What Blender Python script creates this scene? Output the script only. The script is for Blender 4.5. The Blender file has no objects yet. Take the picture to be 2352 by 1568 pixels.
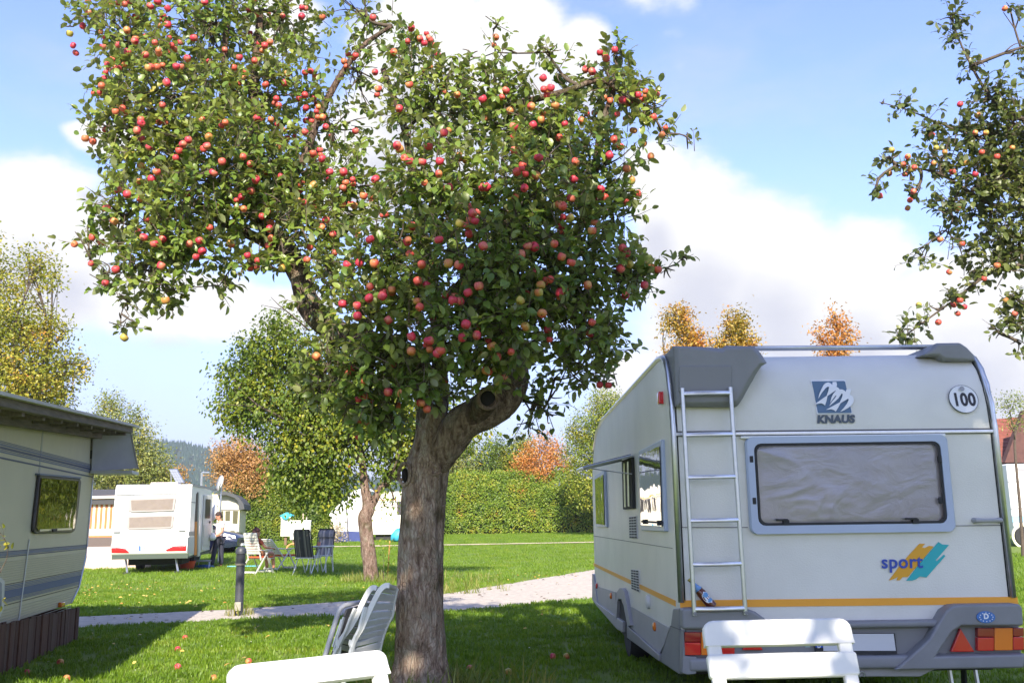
import bpy, bmesh, math, random
import numpy as np
from mathutils import Vector, Matrix, noise

SC = bpy.context.scene
COL = SC.collection
rnd = random.Random(11)
rng = np.random.default_rng(11)
PI = math.pi

# ------------------------------------------------------------------ camera
FOC, CX, CY = 2168.0, 1176.0, 784.0          # measured on a 2352 x 1568 view of the photograph
EYE = Vector((0, 0, 1.3))
PITCH, ROLL = math.radians(10.8), math.radians(0.8)
FW = Vector((0, math.cos(PITCH), math.sin(PITCH)))
UP0 = Vector((0, -math.sin(PITCH), math.cos(PITCH)))
RT0 = Vector((1, 0, 0))
RT = RT0 * math.cos(ROLL) - UP0 * math.sin(ROLL)
UP = UP0 * math.cos(ROLL) + RT0 * math.sin(ROLL)
cam = bpy.data.cameras.new('camera')
cam.sensor_width = 36
cam.lens = 36 * FOC / 2352
cam.clip_start = 0.05
cam.clip_end = 6000
camo = bpy.data.objects.new('camera', cam)
COL.objects.link(camo)
camo.matrix_world = Matrix(((RT.x, UP.x, -FW.x, EYE.x), (RT.y, UP.y, -FW.y, EYE.y), (RT.z, UP.z, -FW.z, EYE.z), (0, 0, 0, 1)))
SC.camera = camo

def ray(x, y):
    return FW + RT * ((x - CX) / FOC) + UP * ((CY - y) / FOC)
def W(x, y, Y):                               # where a measured direction meets the distance Y
    d = ray(x, y)
    return EYE + d * (Y / d.y)
def gz(y):                                    # the lawn climbs gently in the distance
    t = min(max(y - 30, 0), 60)
    return 0.022 * t
def G(x, y):
    d = ray(x, y); t = 1.0
    for i in range(60):
        t = .5 * t + .5 * (gz(t * d.y) - EYE.z) / d.z
    return EYE + d * t

# ------------------------------------------------------------------ light
SUN_AZ, SUN_EL = math.radians(178), math.radians(34)      # compass from +Y clockwise: behind the camera, to the left
SUND = Vector((math.sin(SUN_AZ) * math.cos(SUN_EL), math.cos(SUN_AZ) * math.cos(SUN_EL), math.sin(SUN_EL)))
sun = bpy.data.lights.new('sun', 'SUN')
sun.energy = 3.9
sun.angle = math.radians(0.55)
sun.color = (1.0, 0.91, 0.76)
suno = bpy.data.objects.new('sun', sun)
COL.objects.link(suno)
suno.rotation_euler = (-SUND).to_track_quat('-Z', 'Y').to_euler()
SC.view_settings.view_transform = 'Standard'
SC.view_settings.look = 'None'
SC.view_settings.exposure = 1.58
SC.view_settings.gamma = 1.0
SC.view_settings.use_curve_mapping = False
SC.cycles.max_bounces = 8
SC.cycles.transparent_max_bounces = 8

world = bpy.data.worlds.new('World')
SC.world = world
world.use_nodes = True
NT = world.node_tree
NT.nodes.clear()
def wn(t, **k):
    n = NT.nodes.new(t)
    for a, b in k.items(): setattr(n, a, b)
    return n
def put(n, i, v):
    if v is None: return
    if hasattr(v, 'is_output') or isinstance(v, bpy.types.NodeSocket): NT.links.new(v, n.inputs[i])
    else: n.inputs[i].default_value = v
def mth(op, a, b=None, c=None, clamp=False):
    n = wn('ShaderNodeMath', operation=op, use_clamp=clamp)
    put(n, 0, a); put(n, 1, b); put(n, 2, c)
    return n.outputs[0]
def sstep(x, lo, hi):
    n = wn('ShaderNodeMapRange', interpolation_type='SMOOTHSTEP')
    put(n, 0, x); n.inputs[1].default_value = lo; n.inputs[2].default_value = hi
    return n.outputs[0]
def mixc(f, a, b):
    n = wn('ShaderNodeMix', data_type='RGBA')
    put(n, 0, f); put(n, 6, a); put(n, 7, b)
    return n.outputs[2]
tc = wn('ShaderNodeTexCoord')
sep = wn('ShaderNodeSeparateXYZ'); NT.links.new(tc.outputs['Generated'], sep.inputs[0])
az = mth('ARCTAN2', sep.outputs[0], sep.outputs[1])
el = mth('ARCSINE', sep.outputs[2])
sky = wn('ShaderNodeTexSky', sky_type='NISHITA')
sky.sun_disc = False
sky.sun_elevation = SUN_EL
sky.sun_rotation = SUN_AZ
sky.air_density = 1.0; sky.dust_density = 0.6; sky.ozone_density = 1.2; sky.altitude = 300
def wnoise(scale, detail, rough, off=(0, 0, 0), zs=1.6):
    mp = wn('ShaderNodeMapping'); NT.links.new(tc.outputs['Generated'], mp.inputs[0])
    mp.inputs['Location'].default_value = off; mp.inputs['Scale'].default_value = (1, 1, zs)
    n = wn('ShaderNodeTexNoise'); NT.links.new(mp.outputs[0], n.inputs[0])
    n.inputs['Scale'].default_value = scale; n.inputs['Detail'].default_value = detail; n.inputs['Roughness'].default_value = rough
    return n.outputs[0]
def azel(px, py):
    d = ray(px, py).normalized()
    return math.atan2(d.x, d.y), math.asin(d.z)
# cumulus banks: direction, half width, half height (measured like the rest)
CLOUDS = [(1590, 560, 190, 200), (1780, 590, 190, 170), (1960, 650, 200, 170), (2180, 720, 230, 170), (2480, 800, 280, 190), (1500, 420, 90, 90),
          (980, 130, 200, 170), (1180, 100, 190, 150), (1330, 110, 90, 80), (880, 280, 160, 140), (830, 420, 130, 100), (640, 20, 120, 60),
          (70, 450, 150, 120), (-60, 520, 190, 130), (170, 520, 110, 90), (-300, 420, 260, 150), (240, 310, 90, 26),
          (420, 680, 260, 66), (640, 700, 160, 55), (60, 640, 240, 70), (1480, 870, 140, 70), (3000, 600, 380, 260), (-800, 500, 350, 220)]
nz = wnoise(7.0, 9, .58)
nz2 = wnoise(2.3, 5, .5, (3.1, 1.7, .4))
def field(dy):
    cur = None
    for (px, py, rx, ry) in CLOUDS:
        a, e = azel(px, py)
        ra, re = rx / FOC * .97, ry / FOC * .97
        u = mth('MULTIPLY', mth('SUBTRACT', az, a), 1 / ra)
        v = mth('MULTIPLY', mth('SUBTRACT', el, e - dy), 1 / re)
        v = mth('MULTIPLY', v, mth('ADD', 1.0, mth('MULTIPLY', mth('LESS_THAN', v, 0), -.48)))
        q = mth('SUBTRACT', 1.0, mth('SQRT', mth('ADD', mth('MULTIPLY', u, u), mth('MULTIPLY', v, v))))
        cur = q if cur is None else mth('SMOOTH_MAX', cur, q, .15)
    return cur
base = field(0.0)
gen = mth('MULTIPLY', mth('SUBTRACT', nz2, .66), 3.2)          # fair-weather cloud over the rest of the sky
f0 = mth('ADD', mth('MAXIMUM', base, gen), mth('MULTIPLY', mth('SUBTRACT', nz, .5), 1.75))
cover = mth('MULTIPLY', sstep(f0, -.08, .38), sstep(el, -.02, .10))
f1 = mth('ADD', mth('MAXIMUM', field(.06), gen), mth('MULTIPLY', mth('SUBTRACT', wnoise(7.0, 7, .55, (0, 0, .07)), .5), 1.3))
grey = sstep(f1, .18, .95)
cloudc = mixc(grey, (5.2, 5.15, 5.1, 1), (3.7, 3.75, 4.2, 1))
veil = mth('MULTIPLY', sstep(wnoise(3.2, 7, .62, (8, 2, 5), 3.0), .45, .80), .42)
haze_f = mth('MULTIPLY', sstep(el, .36, .0), .85)
sk = wn('ShaderNodeMix', data_type='RGBA', blend_type='MULTIPLY'); sk.inputs[0].default_value = 1
NT.links.new(sky.outputs[0], sk.inputs[6]); sk.inputs[7].default_value = (1.40, 1.36, 1.74, 1)
c1 = mixc(haze_f, sk.outputs[2], (2.35, 2.58, 3.8, 1))
c2 = mixc(veil, c1, (3.6, 3.8, 4.6, 1))
c3 = mixc(cover, c2, cloudc)
bg = wn('ShaderNodeBackground'); NT.links.new(c3, bg.inputs[0]); bg.inputs[1].default_value = 0.072
wo = wn('ShaderNodeOutputWorld'); NT.links.new(bg.outputs[0], wo.inputs[0])

# ------------------------------------------------------------------ helpers
def lin(r, g, b):
    f = lambda c: ((c / 255 + .055) / 1.055) ** 2.4 if c > 10 else c / 255 / 12.92
    return (f(r), f(g), f(b))
_M = {}
def mat(name, col=(.5, .5, .5), rough=.5, metal=0.0, var=0.0, vs=6.0, col2=None, bump=0.0, bs=80.0, coat=0.0, spec=.5, stretch=(1, 1, 1), gen=False):
    if name in _M: return _M[name]
    m = bpy.data.materials.new(name); m.use_nodes = True
    nt = m.node_tree; p = nt.nodes['Principled BSDF']
    p.inputs['Base Color'].default_value = (*col, 1); p.inputs['Roughness'].default_value = rough
    p.inputs['Metallic'].default_value = metal; p.inputs['Coat Weight'].default_value = coat
    p.inputs['Specular IOR Level'].default_value = spec
    t = nt.nodes.new('ShaderNodeTexCoord'); mp = nt.nodes.new('ShaderNodeMapping'); mp.inputs['Scale'].default_value = stretch
    nt.links.new(t.outputs['Object'], mp.inputs[0])
    if var > 0 or col2:
        n = nt.nodes.new('ShaderNodeTexNoise'); n.inputs['Scale'].default_value = vs; n.inputs['Detail'].default_value = 6; n.inputs['Roughness'].default_value = .6
        nt.links.new(mp.outputs[0], n.inputs[0])
        r = nt.nodes.new('ShaderNodeMapRange'); r.inputs[1].default_value = .35; r.inputs[2].default_value = .65
        nt.links.new(n.outputs[0], r.inputs[0])
        x = nt.nodes.new('ShaderNodeMix'); x.data_type = 'RGBA'
        c2 = col2 or tuple(c * (1 - var) for c in col)
        x.inputs[6].default_value = (*col, 1); x.inputs[7].default_value = (*c2, 1)
        nt.links.new(r.outputs[0], x.inputs[0]); nt.links.new(x.outputs[2], p.inputs['Base Color'])
    if bump > 0:
        n = nt.nodes.new('ShaderNodeTexNoise'); n.inputs['Scale'].default_value = bs; n.inputs['Detail'].default_value = 4
        nt.links.new(mp.outputs[0], n.inputs[0])
        b = nt.nodes.new('ShaderNodeBump'); b.inputs['Strength'].default_value = bump; b.inputs['Distance'].default_value = .01
        nt.links.new(n.outputs[0], b.inputs['Height']); nt.links.new(b.outputs[0], p.inputs['Normal'])
    _M[name] = m
    return m

def leafmat(name, cols, back=None, trans=.3, rough=.45, pos=None):
    """leaf material: colour picked per leaf from a ramp, paler underside, light shining through"""
    if name in _M: return _M[name]
    m = bpy.data.materials.new(name); m.use_nodes = True
    nt = m.node_tree; p = nt.nodes['Principled BSDF']; out = nt.nodes['Material Output']
    g = nt.nodes.new('ShaderNodeNewGeometry'); oi = nt.nodes.new('ShaderNodeObjectInfo')
    a = nt.nodes.new('ShaderNodeMath'); a.operation = 'ADD'
    nt.links.new(g.outputs['Random Per Island'], a.inputs[0]); nt.links.new(oi.outputs['Random'], a.inputs[1])
    fr = nt.nodes.new('ShaderNodeMath'); fr.operation = 'FRACT'; nt.links.new(a.outputs[0], fr.inputs[0])
    t = nt.nodes.new('ShaderNodeTexCoord')
    n = nt.nodes.new('ShaderNodeTexNoise'); n.inputs['Scale'].default_value = 1.1; n.inputs['Detail'].default_value = 3
    nt.links.new(g.outputs['Position'], n.inputs[0])
    w = nt.nodes.new('ShaderNodeMath'); w.operation = 'MULTIPLY_ADD'; w.inputs[1].default_value = .55
    nt.links.new(fr.outputs[0], w.inputs[0])
    w2 = nt.nodes.new('ShaderNodeMath'); w2.operation = 'MULTIPLY_ADD'; w2.inputs[1].default_value = 1.3; w2.inputs[2].default_value = -.42
    nt.links.new(n.outputs[0], w2.inputs[0]); nt.links.new(w2.outputs[0], w.inputs[2])
    r = nt.nodes.new('ShaderNodeValToRGB'); e = r.color_ramp.elements
    k = len(cols)
    pos = pos or [i / (k - 1) for i in range(k)]
    for i, c in enumerate(cols):
        q = e[i] if i < 2 else e.new(pos[i])
        q.position = pos[i]; q.color = (*c, 1)
    nt.links.new(w.outputs[0], r.inputs[0])
    colour = r.outputs[0]
    if back:
        x = nt.nodes.new('ShaderNodeMix'); x.data_type = 'RGBA'
        bf = nt.nodes.new('ShaderNodeMath'); bf.operation = 'MULTIPLY'; bf.inputs[1].default_value = .75
        nt.links.new(g.outputs['Backfacing'], bf.inputs[0]); nt.links.new(bf.outputs[0], x.inputs[0])
        nt.links.new(colour, x.inputs[6]); x.inputs[7].default_value = (*back, 1)
        colour = x.outputs[2]
    nt.links.new(colour, p.inputs['Base Color']); p.inputs['Roughness'].default_value = rough
    p.inputs['Specular IOR Level'].default_value = .4
    tr = nt.nodes.new('ShaderNodeBsdfTranslucent')
    hs = nt.nodes.new('ShaderNodeMix'); hs.data_type = 'RGBA'; hs.blend_type = 'MULTIPLY'; hs.inputs[0].default_value = 1; hs.inputs[7].default_value = (1.5, 1.5, .5, 1)
    nt.links.new(colour, hs.inputs[6]); nt.links.new(hs.outputs[2], tr.inputs[0])
    mx = nt.nodes.new('ShaderNodeMixShader'); mx.inputs[0].default_value = trans
    nt.links.new(p.outputs[0], mx.inputs[1]); nt.links.new(tr.outputs[0], mx.inputs[2]); nt.links.new(mx.outputs[0], out.inputs[0])
    _M[name] = m
    return m

def tag(o, label=None, cat=None, group=None, kind=None):
    if label: o['label'] = label
    if cat: o['category'] = cat
    if group: o['group'] = group
    if kind: o['kind'] = kind
    return o
def empty(name, loc=(0, 0, 0), rz=0.0, label=None, cat=None, group=None):
    o = bpy.data.objects.new(name, None); COL.objects.link(o)
    o.location = loc; o.rotation_euler = (0, 0, rz); o.empty_display_size = .1
    return tag(o, label, cat, group)
def link(name, me, parent=None, mats=None):
    o = bpy.data.objects.new(name, me); COL.objects.link(o)
    if parent: o.parent = parent
    if mats is not None:
        for m in (mats if isinstance(mats, (list, tuple)) else [mats]): me.materials.append(m)
    return o
def kids(o): return [c for c in COL.objects if c.parent == o]
def copy_tree(o, parent=None, table=None):
    c = o.copy(); COL.objects.link(c)
    if parent: c.parent = parent
    for ch in list(o.children): copy_tree(ch, c)
    return c

class MB:
    def __init__(s): s.v = []; s.f = []; s.m = []
    def add(s, vs, fs, mi=0):
        b = len(s.v); s.v += [tuple(v) for v in vs]
        for f in fs: s.f.append(tuple(i + b for i in f)); s.m.append(mi)
        return s
    def box(s, x0, x1, y0, y1, z0, z1, mi=0, M=None):
        vs = [Vector((x, y, z)) for z in (z0, z1) for y in (y0, y1) for x in (x0, x1)]
        if M: vs = [M @ v for v in vs]
        return s.add(vs, [(0, 2, 3, 1), (4, 5, 7, 6), (0, 1, 5, 4), (2, 6, 7, 3), (0, 4, 6, 2), (1, 3, 7, 5)], mi)
    def loft(s, loops, mi=0, caps=True, closed=True):
        n = len(loops[0]); vs = [v for l in loops for v in l]; fs = []
        for k in range(len(loops) - 1):
            for i in range(n if closed else n - 1):
                j = (i + 1) % n
                fs.append((k * n + i, k * n + j, (k + 1) * n + j, (k + 1) * n + i))
        if caps:
            fs.append(tuple(range(n - 1, -1, -1))); fs.append(tuple((len(loops) - 1) * n + i for i in range(n)))
        return s.add(vs, fs, mi)
    def tube(s, pts, r, n=8, mi=0, flat=1.0, ref=None):
        pts = [Vector(p) for p in pts]; R = r if isinstance(r, (list, tuple)) else [r] * len(pts)
        loops = []; up = Vector(ref) if ref else Vector((0.13, .21, .97))
        for i, p in enumerate(pts):
            t = (pts[min(i + 1, len(pts) - 1)] - pts[max(i - 1, 0)]).normalized()
            a = t.cross(up)
            if a.length < 1e-3: a = t.cross(Vector((1, 0, 0)))
            a.normalize(); b = a.cross(t)
            loops.append([p + (a * math.cos(2 * PI * k / n) + b * (math.sin(2 * PI * k / n) * flat)) * R[i] for k in range(n)])
        return s.loft(loops, mi)
    def lathe(s, prof, n=16, mi=0, M=None):
        loops = []
        for (r, z) in prof:
            l = [Vector((max(r, 1e-4) * math.cos(2 * PI * k / n), max(r, 1e-4) * math.sin(2 * PI * k / n), z)) for k in range(n)]
            loops.append([M @ v for v in l] if M else l)
        return s.loft(loops, mi)
    def build(s, name, mats, parent=None, smooth=False, bevel=0.0, off=None, seg=2):
        me = bpy.data.meshes.new(name)
        v = s.v if off is None else [tuple(Vector(q) - Vector(off)) for q in s.v]
        me.from_pydata(v, [], s.f)
        mats = mats if isinstance(mats, (list, tuple)) else [mats]
        for m in mats: me.materials.append(m)
        if len(mats) > 1: me.polygons.foreach_set('material_index', s.m)
        if len(s.f) < 4000:
            bm = bmesh.new(); bm.from_mesh(me); bmesh.ops.recalc_face_normals(bm, faces=bm.faces); bm.to_mesh(me); bm.free()
        if smooth:
            me.polygons.foreach_set('use_smooth', [True] * len(me.polygons))
            if smooth is not True: me.set_sharp_from_angle(angle=math.radians(smooth))
        me.update()
        o = bpy.data.objects.new(name, me); COL.objects.link(o)
        if parent: o.parent = parent
        if bevel:
            b = o.modifiers.new('edge', 'BEVEL'); b.width = bevel; b.segments = seg; b.limit_method = 'ANGLE'; b.angle_limit = math.radians(35)
            me.polygons.foreach_set('use_smooth', [True] * len(me.polygons))
            w = o.modifiers.new('wn', 'WEIGHTED_NORMAL'); w.keep_sharp = True
        return o

def arrays_mesh(name, v, tris, smooth=False, mi=None):
    """fast mesh from numpy arrays; tris is (M, k)"""
    me = bpy.data.meshes.new(name); k = tris.shape[1]
    me.vertices.add(len(v)); me.vertices.foreach_set('co', v.astype(np.float32).ravel())
    me.loops.add(tris.size); me.loops.foreach_set('vertex_index', tris.astype(np.int32).ravel())
    me.polygons.add(len(tris)); me.polygons.foreach_set('loop_start', np.arange(0, tris.size, k, dtype=np.int32))
    if mi is not None: me.polygons.foreach_set('material_index', mi.astype(np.int32))
    if smooth: me.polygons.foreach_set('use_smooth', np.ones(len(tris), dtype=bool))
    me.update(calc_edges=True)
    return me
LEAF_V = np.array([(0, 0, 0), (0, .35, .03), (0, .70, .02), (0, 1, -.10), (-.24, .20, .08), (-.31, .52, .09), (-.17, .84, .03), (.24, .20, .08), (.31, .52, .09), (.17, .84, .03)])
LEAF_T = np.array([(0, 1, 4), (4, 1, 5), (1, 2, 5), (5, 2, 6), (2, 3, 6), (1, 0, 7), (1, 7, 8), (2, 1, 8), (2, 8, 9), (3, 2, 9)])
CARD_V = np.array([(0, 0, 0), (-.30, .5, .10), (0, 1, -.05), (.30, .5, .10)])
CARD_T = np.array([(0, 3, 2), (0, 2, 1)])
def nrm(a): return a / np.maximum(np.linalg.norm(a, axis=1, keepdims=True), 1e-9)
def leaf_arrays(p, d, n, s, V=LEAF_V, T=LEAF_T):
    d = nrm(d); x = nrm(np.cross(d, n)); n = np.cross(x, d)
    v = p[:, None, :] + s[:, None, None] * (V[None, :, 0:1] * x[:, None, :] + V[None, :, 1:2] * d[:, None, :] + V[None, :, 2:3] * n[:, None, :])
    t = T[None] + (np.arange(len(p)) * len(V))[:, None, None]
    return v.reshape(-1, 3), t.reshape(-1, T.shape[1])
def rdir(n):
    return nrm(rng.normal(size=(n, 3)))

def text(name, s, size, loc, m, parent, rot=(PI / 2, 0, 0), shear=0.0, bold=0.0, align='CENTER', sx=1.0, ext=.0008):
    c = bpy.data.curves.new(name, 'FONT'); c.body = s; c.size = size; c.align_x = align; c.align_y = 'CENTER'
    c.shear = shear; c.offset = bold; c.extrude = ext; c.space_character = 1.0 if bold == 0 else 1.06
    c.resolution_u = 4
    c.materials.append(m)
    tmp = bpy.data.objects.new(name, c); me = bpy.data.meshes.new_from_object(tmp); bpy.data.objects.remove(tmp); me.name = name
    o = bpy.data.objects.new(name, me); COL.objects.link(o); o.parent = parent; o.location = loc; o.rotation_euler = rot; o.scale = (sx, 1, 1)
    return o
def poly(pts3, thick, nrm_):
    """prism from a 3D outline and a thickness vector"""
    a = [Vector(p) for p in pts3]; t = Vector(nrm_) * thick
    return MB().loft([a, [p + t for p in a]])
def rrect(x0, x1, z0, z1, r, y=0.0, n=4):
    pts = []
    for (cx, cz, a0) in ((x1 - r, z1 - r, 0), (x0 + r, z1 - r, 90), (x0 + r, z0 + r, 180), (x1 - r, z0 + r, 270)):
        for k in range(n + 1):
            a = math.radians(a0 + 90 * k / n); pts.append(Vector((cx + r * math.cos(a), y, cz + r * math.sin(a))))
    return pts
# ------------------------------------------------------------------ the setting
M_LAWN = mat('lawn_soil_green', (.095, .165, .012), .9, var=.5, vs=1.3, col2=(.135, .18, .016), bump=.6, bs=60)
M_GRAVEL = mat('pale_gravel', (.50, .44, .37), .95, vs=9, col2=(.36, .32, .28), bump=.8, bs=90)
M_SAND = mat('pale_sand', (.58, .47, .33), .95, var=.3, vs=3, bump=.4, bs=40)
ys = sorted(set([-40, -20, -8] + list(np.arange(0, 36, 3.0)) + list(np.arange(36, 100, 6.0)) + [120, 160, 240, 400, 800, 1500, 3000]))
xs = [-3000, -1200, -500, -200, -90, -40, -20, -10, 0, 10, 20, 40, 90, 200, 500, 1200, 3000]
b = MB(); b.add([(x, y, gz(y)) for y in ys for x in xs], [(j * len(xs) + i, j * len(xs) + i + 1, (j + 1) * len(xs) + i + 1, (j + 1) * len(xs) + i) for j in range(len(ys) - 1) for i in range(len(xs) - 1)])
tag(b.build('lawn', M_LAWN), 'green campsite lawn rising gently into the distance', kind='structure')

LOX = [-22, -14, -5.8, -4, -1, 1.3, 3, 6, 12]; LOY = [8.6, 11.0, 12.95, 13.75, 14.6, 16.5, 18.3, 22.5, 32]
UPX = [-22, -14, -6.5, -4.4, -1.28, 2.08, 4, 7, 12]; UPY = [10.4, 12.7, 14.55, 15.4, 18.1, 26.0, 30.5, 37, 47]
def path_lo(x): return np.interp(x, LOX, LOY)
def path_up(x): return np.interp(x, UPX, UPY)
px_ = np.linspace(-22, 12, 240)
lo = np.array([path_lo(x) + .10 * noise.noise((x * 1.7, 0, 0)) + .07 * noise.noise((x * 7, 3, 0)) for x in px_])
up_ = np.array([path_up(x) + .10 * noise.noise((x * 1.5, 9, 0)) + .07 * noise.noise((x * 6, 5, 0)) for x in px_])
b = MB(); vs = []
for i, x in enumerate(px_):
    for k in range(7):
        y = lo[i] + (up_[i] - lo[i]) * k / 6; vs.append((x, y, gz(y) + .006 + (.012 if 0 < k < 6 else 0)))
b.add(vs, [(i * 7 + k, (i + 1) * 7 + k, (i + 1) * 7 + k + 1, i * 7 + k + 1) for i in range(len(px_) - 1) for k in range(6)])
tag(b.build('gravel_path', M_GRAVEL), 'pale gravel path curving between the lawns', kind='structure')
b = MB(); vs = []
tx = np.linspace(-9, 22, 120)
for x in tx:
    w = .42 + .30 * noise.noise((x * .9, 2, 1)); y0 = 43.6 + .5 * noise.noise((x * .12, 4, 4)) + .05 * x
    vs += [(x, y0 - w, gz(y0 - w) + .035), (x, y0 + w, gz(y0 + w) + .035)]
b.add(vs, [(2 * i, 2 * i + 2, 2 * i + 3, 2 * i + 1) for i in range(len(tx) - 1)])
tag(b.build('sandy_track', M_SAND), 'thin bare sandy track crossing the far lawn', kind='structure')

# grass: tufts spread by a node group over points
M_GRASS = leafmat('grass_blade', [(.078, .145, .010), (.130, .228, .014), (.182, .268, .020), (.27, .26, .05)], trans=.35, rough=.5, pos=[0, .45, .8, 1])
def tuft_mesh(nb, h, spread, seed):
    r = random.Random(seed); v = []; t = []
    for i in range(nb):
        a = r.uniform(0, 2 * PI); q = spread * math.sqrt(r.random()); x, y = q * math.cos(a), q * math.sin(a)
        w = r.uniform(.0035, .006); hh = h * r.uniform(.55, 1.15); b0 = r.uniform(0, 2 * PI); ln = hh * r.uniform(.2, .8)
        ca, sa = math.cos(b0 + 1.57), math.sin(b0 + 1.57); dx, dy = math.cos(b0) * ln, math.sin(b0) * ln; k = len(v)
        v += [(x - ca * w, y - sa * w, 0), (x + ca * w, y + sa * w, 0), (x + dx * .35 - ca * w * .8, y + dy * .35 - sa * w * .8, hh * .6), (x + dx * .35 + ca * w * .8, y + dy * .35 + sa * w * .8, hh * .6), (x + dx, y + dy, hh)]
        t += [(k, k + 1, k + 3), (k, k + 3, k + 2), (k + 2, k + 3, k + 4)]
    return arrays_mesh('grass_tuft_mesh', np.array(v), np.array(t))
def scatter(name, pts, scl, tuft, m, label):
    """points -> one object whose node group puts a turned and scaled copy of the tuft on each"""
    me = bpy.data.meshes.new(name); me.vertices.add(len(pts)); me.vertices.foreach_set('co', pts.astype(np.float32).ravel())
    at = me.attributes.new('size', 'FLOAT', 'POINT'); at.data.foreach_set('value', scl.astype(np.float32))
    o = link(name, me)
    src = bpy.data.objects.new(name + '_pattern', tuft); tuft.materials.append(m)
    ng = bpy.data.node_groups.new(name, 'GeometryNodeTree')
    ng.interface.new_socket('Geometry', in_out='INPUT', socket_type='NodeSocketGeometry'); ng.interface.new_socket('Geometry', in_out='OUTPUT', socket_type='NodeSocketGeometry')
    N = ng.nodes; L = ng.links
    i = N.new('NodeGroupInput'); out = N.new('NodeGroupOutput'); ip = N.new('GeometryNodeInstanceOnPoints'); oi = N.new('GeometryNodeObjectInfo'); oi.inputs[0].default_value = src
    rv = N.new('FunctionNodeRandomValue'); rv.data_type = 'FLOAT_VECTOR'; rv.inputs[0].default_value = (-.18, -.18, 0); rv.inputs[1].default_value = (.18, .18, 6.28)
    na = N.new('GeometryNodeInputNamedAttribute'); na.data_type = 'FLOAT'; na.inputs['Name'].default_value = 'size'
    L.new(i.outputs[0], ip.inputs['Points']); L.new(oi.outputs['Geometry'], ip.inputs['Instance']); L.new(rv.outputs[0], ip.inputs['Rotation']); L.new(na.outputs[0], ip.inputs['Scale']); L.new(ip.outputs[0], out.inputs[0])
    md = o.modifiers.new('tufts', 'NODES'); md.node_group = ng
    return tag(o, label, kind='stuff')
def lawn_points(y0, y1, dens, margin):
    ymid = np.linspace(y0, y1, 60); pts = []
    for a, c in zip(ymid[:-1], ymid[1:]):
        half = (a + c) / 2 * .60 + 1.2; n = int((c - a) * 2 * half * dens)
        q = np.stack([rng.uniform(-half, half, n), rng.uniform(a, c, n), np.zeros(n)], 1); pts.append(q)
    q = np.concatenate(pts)
    on = (q[:, 1] > path_lo(q[:, 0]) + margin) & (q[:, 1] < path_up(q[:, 0]) - margin)
    tr = np.abs(q[:, 1] - 43.6 - .05 * q[:, 0]) < .38
    q = q[~on & ~(tr & (q[:, 0] > -9))]
    q[:, 2] = np.array([gz(y) for y in q[:, 1]])
    return q
q = lawn_points(6.5, 20, 150, .05)
s = rng.uniform(.6, 1.15, len(q)) * (1 + .35 * np.array([noise.noise((x * .8, y * .8, 0)) for x, y, z in q]))
scatter('grass', q, s, tuft_mesh(15, .052, .07, 1), M_GRASS, 'short mown grass of the lawn near the apple tree')
q = lawn_points(20, 62, 34, .08)
s = rng.uniform(.7, 1.3, len(q))
scatter('grass', q, s, tuft_mesh(16, .058, .16, 2), M_GRASS, 'mown grass of the sunny far lawn')
# long grass round the trunk feet and the bollard
M_DRY = leafmat('dry_grass_blade', [(.10, .16, .02), (.20, .22, .05), (.34, .29, .10)], trans=.3)
tl = []
for (cx, cy, rr, n) in ((-.73, 7.55, .42, 130), (-.2, 7.7, .5, 50), (-4.04, 14.25, .20, 16), (-3.3, 22.2, .6, 90), (-.9, 18.6, .7, 40), (-1.7, 21.8, 1.3, 70)):
    for k in range(n):
        a = rnd.uniform(0, 2 * PI); u = rr * (.4 + .7 * math.sqrt(rnd.random())); tl.append((cx + u * math.cos(a), cy + u * math.sin(a), 0))
tl = np.array(tl)
scatter('long_grass', tl, rng.uniform(.6, 1.6, len(tl)), tuft_mesh(5, .20, .05, 3), M_DRY, 'long seeding grass round the trunks and the bollard')
# clover and daisy heads, yellow fallen leaves: uncountable
dz = lawn_points(8, 34, 1.1, .1); n = len(dz)
dz[:, 2] += .045 + .02 * rng.random(n)
v, t = leaf_arrays(dz, rdir(n) * [1, 1, .1], np.tile([[0, 0, 1.0]], (n, 1)) + rdir(n) * .3, rng.uniform(.014, .026, n), CARD_V, CARD_T)
o = link('daisies', arrays_mesh('daisies', v, t), None, mat('daisy_white', (.75, .75, .62), .7)); tag(o, 'small white clover and daisy heads in the grass', kind='stuff')
pts = []
for (cx, cy, rx, ry, n) in ((-8.6, 19.5, 2.6, 3.2, 150), (-3, 11, 5, 2.5, 26), (-5.5, 16.2, 2.5, .5, 26), (.8, 23, 2.0, 1.4, 30), (-1, 20, 8, 6, 60)):
    for k in range(n): pts.append((cx + rx * rnd.gauss(0, .5), cy + ry * rnd.gauss(0, .5), .05 + .02 * rnd.random()))
pts = np.array(pts); n = len(pts)
v, t = leaf_arrays(pts, rdir(n) * [1, 1, .15], np.tile([[0, 0, 1.0]], (n, 1)) + rdir(n) * .5, rng.uniform(.04, .075, n))
o = link('fallen_leaves', arrays_mesh('fallen_leaves', v, t), None, leafmat('fallen_leaf', [(.30, .10, .02), (.50, .30, .05), (.62, .46, .12), (.40, .20, .06)], trans=.15)); tag(o, 'scattered yellow and brown fallen leaves on the lawn', kind='stuff')
pts = np.array([(x, path_lo(x) + (path_up(x) - path_lo(x)) * u, .02) for x, u in zip(rng.uniform(-7, 2.2, 130), rng.beta(1.2, .8, 130))]); n = len(pts)
v, t = leaf_arrays(pts, rdir(n) * [1, 1, .1], np.tile([[0, 0, 1.0]], (n, 1)) + rdir(n) * .4, rng.uniform(.04, .09, n))
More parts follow.
